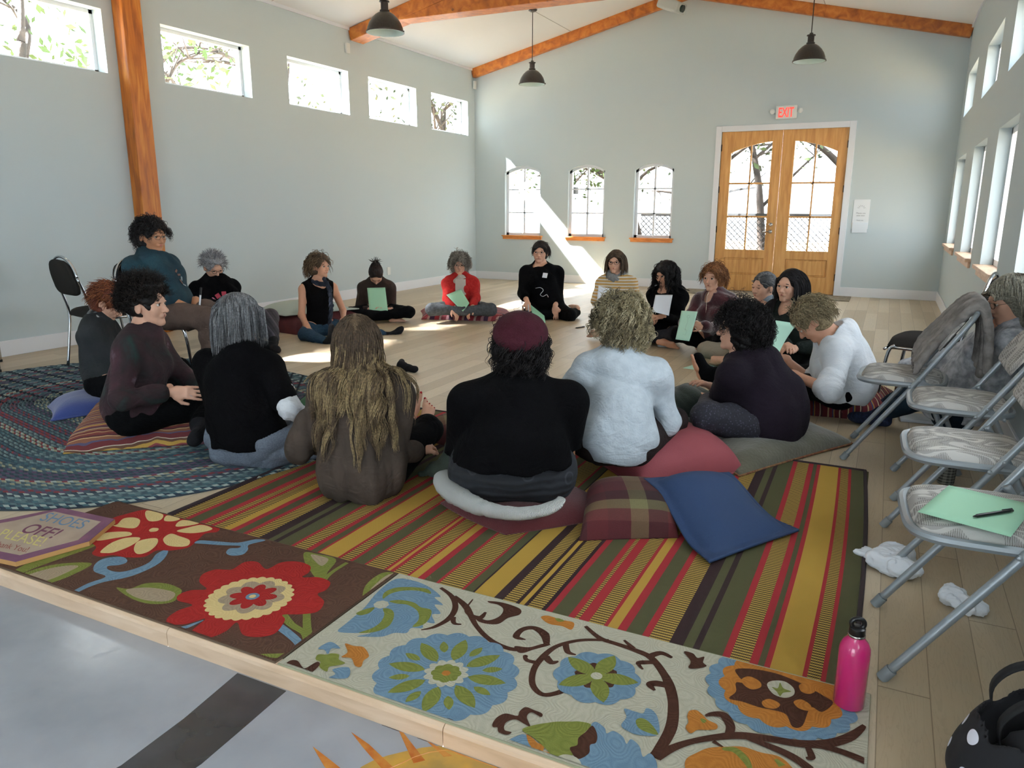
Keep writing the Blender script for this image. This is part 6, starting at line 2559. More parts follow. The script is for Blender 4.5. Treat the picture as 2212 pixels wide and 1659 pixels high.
R[2] = person(dict(label='person with short red hair in a dark grey sweater on the blue cushion', base=pb(228, 820, .17), z=.06, face=.62, w=.92, s=.96,
    head=('p', 236, 652, .02), look=(-.2, .62, 0), skin=SK_B, brow='#7a4a30', slouch=.08,
    armR=dict(wr=('p', 345, 802, .10), hd=(1, .1, -.1), curl=.2),
    tops=[('sweater', dict(m=M_dkgrey, g=.016, hem=-.02, sleeve=1.9, neck=(-.01, .085, .00), folds=(.008, 16, (1, 1, 1.4)))), ('shirt_tail', dict(m=M_silver, g=.009, hem=-.09, sleeve=0, folds=(.006, 20, (1, 1, 2))))],
    pants=dict(m=M_black2, g=.014),
    hair=dict(key='auburn', cols=['#6d3522', '#8a4a2c', '#a0623a'], n=900, len=.075, K=9, r=.0021, thick=.016, out=.35, grav=.15, comb=(-.6, 0, -.5), mess=.22, back=.03, low=-.6, curl=.003, turns=1)))
R[3] = person(dict(label='person with short curly dark hair in a tie-dyed plum top on the striped cushion', base=pb(292, 886, .21), z=.10, face=.50, w=1.0, s=.98,
    head=('p', 315, 658, .0), look=(-.05, -.02, 0), skin=SK_B, h=.005, k=1.04,
    armR=dict(wr=('p', 372, 846, -.12), el=('p', 300, 842, -.20), hd=(1, .1, -.1), curl=.15, pn=(0, 1, -.3)), armL=dict(wr=(.38, .1, .28)),
    kR=('w', 3.48, 2.98, .20), aR=('w', 3.42, 3.36, .12), tR=('w', 3.36, 3.55, .1), kL=(.34, .34, .22),
    tops=[('shirt', dict(m=M_tie, g=.018, hem=-.07, sleeve=1.75, neck=(.0, .075, -.005), loose=.02, folds=(.010, 15, (1, 1, 1.2))))],
    pants=dict(m=M_black2, g=.016), socks=[('sock', M_sock, 0)], toes=False,
    hair=dict(key='espresso', cols=['#120d0c', '#1c1513', '#2a201c'], n=1500, clump=.5, guides=350, len=.055, K=10, curl=.0065, turns=2.0, r=.0020, thick=.018, out=.7, grav=.05, comb=(-.1, 0, .1), mess=.3, low=-.45, bumpy=(.006, 75), toplen=.085, lumps=[((.03, 0, .10), (.07, .06, .04))])))
R[4] = person(dict(label='person with short white hair and glasses in a black top with embroidered flowers', base=(1.08, 5.28), z=.10, face=-.42, w=1.15,
    head=('p', 461, 577, -.05), look=(.1, .42, 0), skin=SK_B, glasses='dark', brow='#8a8a8c', wide=1.05, h=.007, hg=.010,
    armR=dict(wr=(.28, -.15, .30)), armL=dict(wr=('p', 452, 655, -.25)),
    kR=(.42, -.30, .2), aR=('w', 1.74, 4.98, .07), tR=('w', 1.95, 4.93, .09), kL=('w', 1.62, 5.28, .26), aL=('w', 1.86, 5.05, .08), tL=('w', 2.02, 4.98, .08), toes=False,
    tops=[('hooded_top', dict(m=M_black, g=.020, hem=-.05, sleeve=1.95, neck=(.035, .06, .02), collar=.5))],
    pants=dict(m=M_plaidp, g=.016, len=.85), socks=[('sock', M_sock, 0)],
    hair=dict(key='white', cols=['#a9aaae', '#c4c5ca', '#8b8d92'], n=800, len=.06, K=8, r=.0024, thick=.018, out=.6, grav=.05, comb=(-.5, .1, .1), mess=.3, low=-.4, curl=.004, turns=1, lumps=[((.03, 0, .09), (.07, .06, .035))])))
for q, (a, b) in enumerate(((.02, .0), (-.03, .03), (-.03, -.10), (.0, -.06), (-.06, -.03), (-.02, .0), (-.08, .02), (-.10, -.07), (-.13, .0))):
    patch(R[4], 'embroidered_flower', a, b, .042, .042, [mat('thread_red', '#a03448', .8), mat('thread_gold', '#b08a3c', .8), mat('thread_pink', '#b06a8a', .8)][q % 3], tilt=q * .7, th=.002)
for q, (a, b) in enumerate(((-.0, .0), (-.03, .02), (-.05, -.01), (-.08, .02), (.03, -.02))):
    patch(R[1], 'embroidery', a, b, .035, .014, mat('thread_' + 'ab'[q % 2], ('#6d5048', '#76848c')[q % 2], .8), tilt=q * .9, th=.0015)
R[5] = person(dict(label='person with a straight grey bob in a black T-shirt over white sleeves', base=pb(542, 955, .115), z=.012, face=1.78, w=1.12, s=1.02, sh=.170,
    head=('p', 519, 688, .02), look=(-.42, .05, 0), skin=SK_A, slouch=.10, h=.005, hg=.007, wide=1.02,
    armR=dict(wr=('p', 668, 906, .06), el=('p', 632, 875, -.08), hd=(.4, -.8, -.1), curl=.2), armL=dict(wr=(.28, .08, .24), el=('p', 470, 885, .06)),
    kR=(.26, -.42, .13), aR=(.34, .06, .08), kL=(.34, .36, .13),
    tops=[('t_shirt', dict(m=M_black, g=.020, hem=-.015, sleeve=.78, loose=.015, neck=(.01, .075, -.01), folds=(.011, 14, (1, 1, .8)), tilt=-.1))],
    cuffs=[('sleeve', (.6, 1.42, .008, M_white, 0))],
    pants=dict(m=M_greyp, g=.030, amp=.013),
    hair=dict(key='silver', cols=['#7e8083', '#a0a2a5', '#5a5b5e'], mix=[.45, .3, .25], n=2400, basem=2, clump=.4, guides=300, len=.20, K=16, r=.0016, thick=.014, out=.15, grav=.5, comb=(-.35, 0, -.3), part=.5, mess=.07, back=.045, low=-.25, face=(.10, 0, -.04, .07, .058, .10), ears=0, curl=.0025, turns=1, bumpy=(.002, 40))))
R[6] = person(dict(label='barefoot person with very long wavy blonde-brown hair in a taupe blouse', base=pb(786, 1016, .11), z=.010, face=1.98, w=1.08, s=.97, k=1.04, sh=.178,
    head=('p', 773, 742, .03), look=(.18, .1, .05), skin=SK_B, slouch=.07, h=.0045, hg=.007,
    armR=dict(wr=(.20, -.22, .15), el=('p', 878, 950, .06)), armL=dict(wr=(.22, .18, .2), el=('p', 680, 940, .06)),
    kL=('w', 4.60, 3.00, .17), aL=('w', 4.435, 3.40, .085), tL=('w', 4.46, 3.43, .27), fuL=(-1, 0, .15), kR=('w', 4.80, 3.03, .19), aR=('w', 4.565, 3.36, .085), tR=('w', 4.545, 3.44, .24), fuR=(-1, 0, .2),
    tops=[('blouse', dict(m=M_brblouse, g=.022, hem=-.112, sleeve=1.9, loose=.055, neck=(.03, .06, .0), folds=(.018, 15, (1.5, 1.5, .35))))],
    pants=dict(m=M_black2, g=.016, len=.80),
    hair=dict(key='honey', cols=['#8d7858', '#aa946c', '#66543f', '#5b4a39'], mix=[.40, .30, .20, .10], n=3600, len=.55, K=44, curl=.0085, turns=4.2, flat=.7, r=.0021, thick=.018, out=.28, grav=.6, comb=(-.45, 0, -.25), part=.55, mess=.045, back=.07, low=-.35, ears=0, face=(.11, 0, -.05, .07, .06, .11), drape=True, rootdark=.2, bumpy=(.002, 35), clump=.85, guides=190, basem=2)))
R[7] = person(dict(label='person in a black tank top and dark scarf, legs apart on the floor', base=pb(690, 702, .11), z=.0, face=-.62, w=.86, s=.97,
    head=('p', 690, 575, -.04), look=(.62, .02, 0), skin=SK_A, h=.006, k=1.0,
    armR=dict(wr=('p', 666, 712, -.26), el=('p', 649, 684, -.10), hd=(.5, .3, -.7), curl=.3), armL=dict(wr=('p', 742, 688, .02), el=('p', 735, 664, .08)),
    kR=('p', 660, 722, -.25), aR=('p', 708, 742, -.42), tR=('p', 704, 712, -.44), fuR=(-.2, -1, 0), kL=('p', 765, 712, -.02), aL=('p', 836, 726, .12), tL=('p', 862, 700, .16), fuL=(-.4, .3, .8), toes=False,
    tops=[('tank_top', dict(m=M_black, g=.010, hem=-.08, sleeve=0, neck=(.05, .085, .06), folds=(.004, 20, (1, 1, 1))))],
    pants=dict(m=M_jeans, g=.012, len=.86, cuff=1.2), socks=[('sock', M_sock, 0)],
    hair=dict(key='brownblond', cols=['#4a3a2a', '#6b5640', '#8c765a'], n=700, len=.14, K=14, curl=.009, turns=1.4, r=.0028, thick=.016, out=.35, grav=.35, comb=(-.6, 0, .1), mess=.18, low=-.6, back=.035, lumps=[((.04, .0, .10), (.05, .055, .03)), ((-.06, 0, -.05), (.05, .075, .05))])))
scarf(R[7], cloth('dark_knit_scarf', '#1e2430', '#2b3240', nscale=60, bump=(90, .5)), 1, .020, drop=[at(700, 602, R[7]['dp'] - .12), at(712, 625, R[7]['dp'] - .19), at(716, 660, R[7]['dp'] - .21), at(712, 700, R[7]['dp'] - .20)])
R[8] = person(dict(label='cross-legged person with a dark topknot, head bowed over a green sheet', base=pb(818, 668, .11), z=.0, face=-.92, w=.90, s=.98,
    head=('p', 812, 592, -.16), look=(.0, 1.02, 0), skin=SK_B, h=.0065, slouch=.05,
    armR=dict(wr=('p', 795, 668, -.30), el=('p', 775, 645, -.02), hd=(.3, .8, -.1), pn=(-.3, 0, 1), curl=.35), armL=dict(wr=('p', 842, 668, -.26), el=('p', 846, 648, .0), hd=(.3, -.8, -.1), pn=(-.3, 0, 1), curl=.35),
    aL=(.36, -.12, .075), tL=(.36, -.28, .06), aR=(.30, .16, .065), tR=(.27, .36, .05),
    tops=[('jacket', dict(m=M_brjack, g=.014, hem=-.05, sleeve=1.92, neck=(.03, .055, .0), collar=.45, folds=(.006, 20, (1, 1, 1.4))))],
    pants=dict(m=M_black2, g=.010, len=.9),
    hair=dict(key='darkbrown', cols=['#1d1513', '#2c201b', '#3a2b24'], n=500, len=.12, K=9, r=.0022, thick=.008, out=.05, grav=0, comb=(-.6, 0, .4), pull=(-.085, 0, .13), mess=.03, low=-.6, lumps=[((-.075, 0, .125), (.035, .035, .032))])))
mb = MB()
q8 = R[8]
for i in range(26):
    a_ = i * 2.4
    c_ = q8['Hc'] + q8['hf'] * -.075 + q8['hu'] * .125
    d_ = unit(q8['hl'] * math.cos(a_) + q8['hf'] * math.sin(a_) * .7 + q8['hu'] * (.5 + .4 * math.sin(i)) + np.array([0, 0, .5]))
    mb.tube([c_, c_ + d_ * .035, c_ + d_ * .06 + q8['hl'] * .012 * math.sin(i * 1.3), c_ + d_ * .075 + q8['hl'] * .022 * math.sin(i * 1.3)], [.004, .0035, .0025, .001], 4)
mb.build('topknot', HAIRM['darkbrown'][1], q8['t'], smooth=True)
M_tag = mat('name_tag_white', '#e4e4ea', .6)
tg = patch(R[8], 'name_tag', .03, .035, .075, .05, M_tag, .03)
R[9] = person(dict(label='person with curly grey hair in a red cardigan, cross-legged on a striped cushion', base=pb(1000, 663, .14), z=.05, face=-1.10, w=.95, s=.93, k=1.05,
    head=('p', 993, 572, -.02), look=(.0, .05, 0), skin=SK_B, glasses='metal', h=.006, brow='#8d857c',
    armR=dict(wr=('p', 978, 668, -.34), el=('p', 950, 650, -.08), hd=(.35, .5, -.7), curl=.3), armL=dict(wr=('p', 1020, 664, -.34), el=('p', 1038, 645, -.06), hd=(.35, -.5, -.7), curl=.3),
    aL=(.34, -.1, .13), tL=(.33, -.28, .11), aR=(.26, .16, .13), tR=(.22, .36, .12),
    tops=[('cardigan', dict(m=M_red, g=.022, hem=-.07, sleeve=1.8, neck=(.05, .085, .10), folds=(.008, 20, (1, 1, 1.3)))), ('turtleneck', dict(m=M_cream, g=.010, hem=-.05, sleeve=0, collar=1.0, neck=(.3, .01, .0)))],
    pants=dict(m=M_greyj, g=.014, len=.9),
    hair=dict(key='curlgrey', cols=['#a09a90', '#c2bcb2', '#857e74'], n=1000, clump=.6, guides=150, basem=2, len=.12, K=14, curl=.012, turns=2.6, r=.0026, thick=.024, out=1.0, grav=.3, comb=(-.3, 0, -.2), mess=.35, back=.05, low=-.7, bumpy=(.007, 60), face=(.10, 0, -.05, .08, .064, .10), ears=0)))
# open front of the cardigan shows the turtleneck
o = patch(R[9], 'turtleneck_front', -.02, .0, .12, .26, M_cream, th=.006)
R[10] = person(dict(label='person with short dark hair and a name tag, in black before the arched windows', base=pb(1180, 664, .12), z=.01, face=-1.22, w=1.2, s=1.06, sh=.175,
    head=('p', 1167, 545, .0), look=(-.12, .0, 0), skin=SK_B, glasses='metal', h=.0065, wide=1.04,
    armR=dict(wr=('p', 1139, 652, -.28), el=('p', 1128, 628, .0), hd=(.4, .2, -.7), curl=.5), armL=dict(wr=('p', 1199, 662, -.22), el=('p', 1204, 625, .0), hd=(.1, 0, -1), curl=.25, pn=(-1, 0, 0)),
    kR=('p', 1138, 682, -.25), aR=(.18, .08, .07), tR=(.2, .28, .06), kL=('p', 1230, 682, -.22), aL=(-.02, .36, .07), tL=(-.18, .30, .06), fuL=(0, 0, -1),
    tops=[('long_sleeved_top', dict(m=M_black, g=.018, hem=-.07, sleeve=1.5, neck=(.06, .088, .035), nw=1.0, loose=.02, folds=(.006, 18, (1, 1, 1.2))))],
    pants=dict(m=M_black2, g=.014),
    hair=dict(key='shortdark', cols=['#211c1b', '#322b29', '#443b38'], n=800, len=.09, K=9, r=.0024, thick=.012, out=.2, grav=.3, comb=(-.4, .2, -.3), mess=.12, low=-.4, back=.02, ears=0, face=(.10, .01, -.04, .075, .062, .10))))
patch(R[10], 'name_tag', .055, .05, .055, .062, M_tag, -.1)
cord = [surf_point(R[10], a_, b_, .006) for a_, b_ in ((-.10, -.08), (-.09, -.02), (-.12, .01), (-.17, -.03), (-.19, .0), (-.17, .045), (-.20, .06))]
MB().tube(crom(cord, 5, False), .003, 6).build('white_drawstring', M_white, R[10]['t'], smooth=True)
R[11] = person(dict(label='person in a mustard striped sweater and grey scarf, holding a pale sheet', base=(4.36, 7.36), z=.0, face=-1.38, w=.92, s=.96,
    head=('p', 1330, 566, -.02), look=(-.12, .03, 0), skin=SK_B, glasses='dark', h=.0065,
    armR=dict(wr=('p', 1308, 648, -.30), hd=(.4, .5, .1), curl=.5), armL=dict(wr=('p', 1345, 655, -.28), hd=(.3, -.6, 0), curl=.5),
    kR=('p', 1292, 690, -.2), aR=('p', 1287, 694, -.25),
    tops=[('striped_sweater', dict(m=M_stripe, g=.016, hem=-.06, sleeve=1.9, folds=(.005, 18, (1, 1, 1.4))))],
    pants=dict(m=M_black2, g=.012),
    hair=dict(key='midbrown', cols=['#4a3a2b', '#5f4c39', '#75604a'], n=900, len=.20, K=12, r=.0024, thick=.014, out=.12, grav=.5, comb=(-.2, 0, -.4), part=.5, mess=.06, low=-.3, back=.05, ears=0, face=(.105, .0, -.04, .075, .060, .105))))
scarf(R[11], M_scarfg, 2, .030)
R[12] = person(dict(label='person with long wavy black hair in a black zip top holding a white sheet', base=(4.90, 7.12), z=.0, face=-1.72, w=.98, s=.93, k=1.04,
    head=('p', 1437, 592, -.04), look=(-.28, .22, 0), skin=SK_A, h=.006,
    armR=dict(wr=('p', 1404, 680, -.22), el=('p', 1418, 660, .06), hd=(.5, .7, -.2), curl=.5), armL=dict(wr=('p', 1432, 684, -.30), el=('p', 1478, 670, -.05), hd=(.3, -.8, 0), curl=.5),
    kL=('w', 5.10, 6.78, .14), aL=('w', 4.76, 6.93, .07), tL=('w', 4.62, 6.90, .05), kR=('w', 4.62, 6.92, .13), aR=(.30, .12, .07), tR=(.28, .3, .06),
    tops=[('zip_top', dict(m=M_black, g=.015, hem=-.06, sleeve=1.92, neck=(.055, .08, .05), folds=(.006, 18, (1, 1, 1.4))))],
    pants=dict(m=cloth('dark_leggings', '#1c1c20', '#26262b'), g=.012, len=.92),
    hair=dict(key='blackwavy', cols=['#0e0c0d', '#171415', '#221e1f'], n=1100, clump=.7, guides=120, len=.28, K=22, curl=.010, turns=3.0, r=.0024, thick=.016, out=.35, grav=.42, comb=(-.5, 0, -.2), part=.6, mess=.12, low=-.5, back=.09, drape=True, ears=0, face=(.11, 0, -.05, .075, .058, .10))))
R[13] = person(dict(label='barefoot person with short copper hair in a maroon velvet jacket', base=(5.48, 6.82), z=.0, face=-1.98, w=1.08, s=.94, k=1.05,
    head=('p', 1541, 600, -.05), look=(.12, .05, 0), skin=SK_B, brow='#8a5a40', h=.006, wide=1.06,
    armL=dict(wr=('p', 1520, 704, -.30), el=('p', 1558, 690, -.15), hd=(.35, -.8, .1), curl=.45, pn=(-.5, 0, -.5)), armR=dict(wr=('p', 1480, 702, -.12), hd=(.3, .8, .2), curl=.45),
    kL=('w', 5.58, 6.42, .18), aL=('w', 5.36, 6.72, .075), tL=('w', 5.22, 6.80, .055), kR=('w', 5.16, 6.62, .17), aR=('w', 5.06, 6.93, .075), tR=('w', 4.93, 6.96, .05),
    tops=[('velvet_jacket', dict(m=M_velvet, g=.022, hem=-.07, sleeve=1.9, neck=(.05, .07, .06), collar=.45, folds=(.010, 18, (1, 1, 1.2))))],
    pants=dict(m=M_black2, g=.014, len=.8),
    hair=dict(key='copper', cols=['#8a5a36', '#a87448', '#6b4228'], n=800, len=.11, K=12, curl=.006, turns=1.5, r=.0025, thick=.020, out=.35, grav=.3, comb=(-.4, 0, -.3), mess=.15, low=-.5, back=.03, ears=0)))
MB().tube([R[13]['nt'] + R[13]['F'] * .05, R[13]['cb'] + R[13]['F'] * .115, surf_point(R[13], -.02, 0, .01)], .0025, 6).build('necklace', M_glm, R[13]['t'])
R[14] = person(dict(label='smiling person with grey hair tied back in a light grey hoodie', base=(5.98, 6.32), z=.0, face=-2.25, w=1.0, s=.95, k=1.03,
    head=('p', 1650, 620, -.03), look=(.0, .06, 0), skin=SK_B, eyes='closed', smile=1.4, h=.006, brow='#6a5a4c',
    armR=dict(wr=(.28, -.08, .2)), armL=dict(wr=(.30, .08, .2)),
    tops=[('hoodie', dict(m=M_hood, g=.020, hem=-.06, sleeve=1.95, neck=(.055, .075, .08), collar=.4, folds=(.009, 18, (1, 1, 1.3))))],
    pants=dict(m=cloth('pale_trousers', '#8d8577'), g=.014),
    hair=dict(key='steel', cols=['#4f5052', '#6e6f71', '#97989a'], n=800, len=.13, K=10, r=.0022, thick=.010, out=.1, grav=.05, comb=(-.8, 0, .0), pull=(-.12, 0, -.02), mess=.06, low=-.5, lumps=[((-.115, 0, -.03), (.035, .04, .045))])))
for a_, b_, m_ in ((-.07, .05, 'thread_gold'), (-.10, .08, 'thread_red'), (-.10, .03, 'thread_red'), (-.07, .085, 'thread_gold')):
    patch(R[14], 'printed_motif', a_, b_, .04, .04, MATS[m_], .4, th=.0015)
R[15] = person(dict(label='young person with long straight dark hair in a dark green wrap', base=(6.24, 6.05), z=.0, face=-2.05, w=1.02, s=.97,
    head=('p', 1706, 617, -.06), look=(.0, .06, .06), skin=SK_B, brow='#2a201c', h=.006, k=1.05,
    armR=dict(wr=('p', 1700, 745, -.25), hd=(.5, .6, 0)), armL=dict(wr=('p', 1722, 752, -.30), hd=(.5, -.3, 0)),
    tops=[('wrap', dict(m=M_dkgreen, g=.024, hem=-.09, sleeve=1.9, loose=.03, folds=(.010, 15, (1, 1, 1))))],
    pants=dict(m=M_black2, g=.014),
    hair=dict(key='longdark', cols=['#151213', '#1e1a1c', '#2c282b'], n=1000, len=.42, K=22, r=.0023, thick=.010, out=.06, grav=.5, comb=(-.5, 0, -.1), part=.4, mess=.04, low=-.3, back=.08, drape=True, sideclear=.0, curl=.003, turns=2, ears=1, hairline=.62, face=(.11, 0, -.01, .075, .066, .10), bumpy=(.001, 40))))
R[16] = person(dict(label='person with short blonde hair in a loose white blouse, head bent forward', base=pb(1828, 822, .25), z=.125, face=3.22, w=.98, s=1.0,
    head=('p', 1752, 692, -.10), look=(.12, .88, 0), skin=SK_A, brow='#8a7350', h=.005, hg=.008, slouch=.06,
    armL=dict(wr=('p', 1712, 808, -.20), el=('p', 1768, 802, -.26), hd=(1, .0, .0), curl=.3), armR=dict(wr=('p', 1694, 774, .14), el=('p', 1760, 790, .12), hd=(1, .1, 0), curl=.3),
    kL=('w', 6.18, 4.98, .16), aL=('w', 6.05, 5.35, .08), tL=('w', 5.98, 5.5, .07), kR=('w', 6.12, 5.36, .16), aR=('w', 5.68, 5.42, .085), tR=('w', 5.60, 5.42, .28), fuR=(-.9, 0, .4),
    tops=[('blouse', dict(m=M_linen, g=.028, hem=-.09, sleeve=1.15, flare=.05, loose=.05, neck=(.0, .082, .0), folds=(.012, 15, (1.2, 1.2, .6))))],
    cuffs=[('flared_sleeve', (.7, 1.15, .024, M_linen, 0))],
    pants=dict(m=M_black2, g=.016, len=1.0), socks=[],
    hair=dict(key='shortblond', cols=['#9c8c6c', '#b5a685', '#7d6f54'], n=900, len=.085, K=10, r=.0023, thick=.016, out=.25, grav=.25, comb=(-.7, 0, -.1), mess=.14, low=-.6, curl=.004, turns=1, back=.02)))
hip, kn, an, to, upv, sg = R[16]['legs'][1]
f_ = s_union([(s_cap(an + (kn - an) * .2, an + (to - an) * .12, .046, .044), 0), (s_cap(an + (to - an) * .1 + np.array([.0, 0, -.03]), an + (to - an) * .62 + np.array([-.03, 0, 0]), .048, .040), .03)])
sdf_obj('footless_legging_cuff', f_, np.minimum(an, to) - .13, np.maximum(an, to) + .13, .007, M_black2, R[16]['t'])
R[17] = person(dict(label='person with dark curly hair in a dark T-shirt on the olive velvet pillow', base=pb(1652, 905, .15), z=.05, face=2.82, w=1.36, s=.98, sh=.18,
    head=('p', 1598, 712, -.03), look=(.60, -.08, 0), skin=SK_B, glasses='metal', h=.005, hg=.008, wide=1.08, slouch=.07, k=1.04,
    armL=dict(wr=('p', 1618, 850, .20), el=('p', 1550, 866, -.04), hd=(.2, -.9, 0), curl=.3), armR=dict(wr=(.34, -.04, .26)),
    kL=('p', 1525, 900, -.22), aL=(.40, -.10, .16), kR=(.42, -.30, .18),
    tops=[('t_shirt', dict(m=M_plum, g=.024, hem=-.085, sleeve=.92, loose=.045, neck=(.01, .085, .0), folds=(.010, 13, (1, 1, .9))))],
    pants=dict(m=M_flor, g=.020),
    hair=dict(key='blackcurl', cols=['#0d0b0c', '#161213', '#221d1e'], n=1500, clump=.6, guides=260, len=.11, K=16, curl=.009, turns=3.0, r=.0020, thick=.030, out=.9, grav=.22, comb=(-.45, 0, -.1), mess=.35, back=.05, low=-.75, bumpy=(.009, 60), face=(.118, 0, -.05, .105, .09, .125), ears=0, lumps=[((-.05, 0, .02), (.09, .10, .09))])))
R[18] = person(dict(label='person in a maroon beret, black sweater and patterned charcoal skirt', base=pb(1108, 1014, .18), z=.07, face=2.06, w=1.52, s=.98, sh=.185,
    head=('p', 1123, 750, .0), look=(.0, .0, 0), skin=SK_C, slouch=.05, h=.006, hg=.007, k=1.04, wide=1.06,
    armL=dict(wr=(.34, .12, .30), el=('p', 995, 975, .08)), armR=dict(wr=(.34, -.12, .32), el=('p', 1235, 965, .08)),
    kL=(.38, .20, .19), kR=(.38, -.22, .19),
    tops=[('sweater', dict(m=M_black, g=.030, hem=.055, sleeve=1.75, loose=.03, neck=(.02, .07, -.01), folds=(.006, 12, (1, 1, 1)), tilt=-.04))],
    pants=dict(m=M_ring, g=.034, skirt=True, amp=.006, top=.16, name='skirt'),
    hair=dict(key='blackcurl', cols=['#0d0b0c', '#161213', '#221d1e'], n=1500, clump=.7, guides=200, len=.15, K=16, curl=.011, turns=2.6, r=.0020, thick=.014, out=.5, grav=.4, comb=(-.4, 0, -.4), mess=.35, back=.10, low=-.7, bumpy=(.008, 55), ears=0, lumps=[((-.06, 0, -.06), (.06, .09, .07))])))
q = R[18]
X18 = lambda a, b, c: q['Hc'] + (q['hf'] * a + q['hl'] * b + q['hu'] * c) * q['k']
bf = s_union([(s_ell(X18(-.035, 0, .066), np.array([.122, .114, .078]) * q['k'], (unit(q['hf'] + q['hu'] * .42), q['hl'], unit(q['hu'] - q['hf'] * .42))), 0), (s_ell(X18(-.055, .0, .10), np.array([.075, .08, .045]), (q['hf'], q['hl'], q['hu'])), .04)])
sdf_obj('beret', lambda Q: bf(Q) + folds(Q, .0025, 30, 2), q['Hc'] - .2, q['Hc'] + .26, .006, cloth('maroon_felt', '#3a141d', '#421824', nscale=20), q['t'])
R[19] = person(dict(label='person with curly blonde hair in a pale grey sweater on the dusty rose cushion', base=pb(1335, 945, .23), z=.11, face=2.02, w=1.02, s=.97, sh=.175,
    head=('p', 1340, 700, .06), look=(.1, .05, 0), skin=SK_B, slouch=.06, h=.006, hg=.0065,
    armL=dict(wr=(.34, .12, .34), el=('p', 1255, 850, .22)), armR=dict(wr=(.30, -.10, .32), el=('p', 1408, 870, .15)),
    tops=[('sweater', dict(m=M_pale, g=.020, hem=-.07, sleeve=1.9, loose=.02, collar=.7, neck=(.3, .01, .0), folds=(.012, 17, (.5, .5, 2.0))))],
    pants=dict(m=cloth('dark_brown_trousers', '#241c1b', '#2c2322'), g=.016),
    hair=dict(key='curlblond', cols=['#b0a27e', '#cdc19e', '#8d8063', '#766c58'], mix=[.35, .35, .2, .1], n=1700, clump=.75, guides=230, basem=2, len=.12, K=16, curl=.010, turns=2.6, r=.0020, thick=.030, out=1.0, grav=.25, comb=(-.25, 0, -.15), mess=.35, back=.05, low=-.7, bumpy=(.008, 60), ears=0, lumps=[((-.05, 0, .0), (.07, .095, .08))])))
R[20] = person(dict(label='person with a grey bob in a grey patterned cardigan, behind the folding chairs', base=(7.17, 4.72), z=.10, face=3.05, w=.95, s=1.0,
    head=('p', 2184, 648, -.42), look=(.38, .30, 0), skin=SK_B, glasses='metal', h=.006, k=1.0,
    armL=dict(wr=('p', 2105, 775, -.15), hd=(1, 0, -.2), curl=.4), armR=dict(wr=(.34, -.05, .36), hd=(1, 0, 0)),
    kL=('p', 2065, 835, .05), aL=('w', 6.83, 4.84, .085), tL=('w', 6.66, 4.90, .09), kR=('p', 2060, 815, .3), aR=('w', 6.86, 5.12, .08), tR=('w', 6.68, 5.14, .09), toes=False,
    tops=[('cardigan', dict(m=M_card, g=.020, hem=-.07, sleeve=1.7, loose=.03, folds=(.008, 18, (1, 1, 1))))],
    pants=dict(m=M_navyp, g=.016), socks=[('shoe', cloth('navy_patterned_sock', '#1a2030', '#26304a', nscale=60), 0)],
    hair=dict(key='greybob', cols=['#8a8676', '#a5a191', '#6b685c'], n=1300, len=.18, K=14, r=.0022, thick=.016, out=.15, grav=.5, comb=(.1, 0, -.3), part=.4, mess=.06, back=.03, low=-.3, ears=0, face=(.11, 0, -.045, .095, .10, .11), sideclear=.012, bumpy=(.002, 40))))
# red toenails
for hip, kn, an, to, upv, sg in R[6]['legs']:
    d = unit(to - an)
    up = unit(upv - d * (upv @ d))
    tt = np.cross(up, d) * -sg
    for i in range(5):
        b = .032 - i * .0165
        a = .158 - .010 * i - (.0 if i else .004)
        L_ = .034 if i == 0 else .026 - .002 * i
        r_ = .0125 if i == 0 else .0085
        c = an + (d * (a + L_ + r_ * .35) + tt * b + up * (-.062 + r_ * .75)) * .93 * R[6]['s']
        nail = s_ell(c, np.array([.0075, .0065, .0035]) * (1 if i == 0 else .62), (d, tt, up))
        sdf_obj('toenail', nail, c - .012, c + .012, .0016, mat('red_nail_varnish', '#a3141c', .2), R[6]['t'])
# ================================================================== papers, pens and other small things
def dR(i):
    return R[i]['dp']


paper('green sheet upright in the lap of the person with the topknot', [at(793, 622, dR(8) - .22), at(832, 621, dR(8) - .22), at(838, 671, dR(8) - .36), at(798, 672, dR(8) - .36)], M_mint, bend=.004)
paper('green sheet held against the cream turtleneck under the red cardigan', [at(964, 637, dR(9) - .24), at(996, 624, dR(9) - .22), at(1014, 655, dR(9) - .36), at(1000, 673, dR(9) - .40)], M_mint, bend=.01)
paper('green sheet curling down from the right hand of the person before the first window', [at(1146, 658, dR(10) - .34), at(1176, 682, dR(10) - .36), at(1180, 702, dR(10) - .40), at(1150, 682, dR(10) - .36)], M_mint, bend=.02)
paper('pale sheet tilted in front of the mustard striped sweater', [at(1293, 617, dR(11) - .34), at(1337, 628, dR(11) - .32), at(1331, 664, dR(11) - .40), at(1289, 657, dR(11) - .42)], M_pap, bend=.008)
paper('white sheet upright in the hands of the person with long black hair', [at(1416, 637, dR(12) - .26), at(1453, 637, dR(12) - .24), at(1445, 682, dR(12) - .40), at(1409, 673, dR(12) - .42)], M_pap, bend=.01)
p13 = paper('green sheet with a pencil sketch held by the person in maroon velvet', [at(1472, 671, dR(13) - .22), at(1507, 673, dR(13) - .30), at(1489, 737, dR(13) - .42), at(1459, 733, dR(13) - .36)], M_mint2, bend=.006)
c_ = [at(1472, 671, dR(13) - .226), at(1507, 673, dR(13) - .306), at(1489, 737, dR(13) - .426), at(1459, 733, dR(13) - .366)]
lerp = lambda a, b: (c_[0] * (1 - a) + c_[1] * a) * (1 - b) + (c_[3] * (1 - a) + c_[2] * a) * b - FWD * .012
mb = MB()
mb.tube([lerp(.5 + .09 * math.cos(t), .2 + .05 * math.sin(t)) for t in np.linspace(0, 6.2, 12)], .0007, 4)
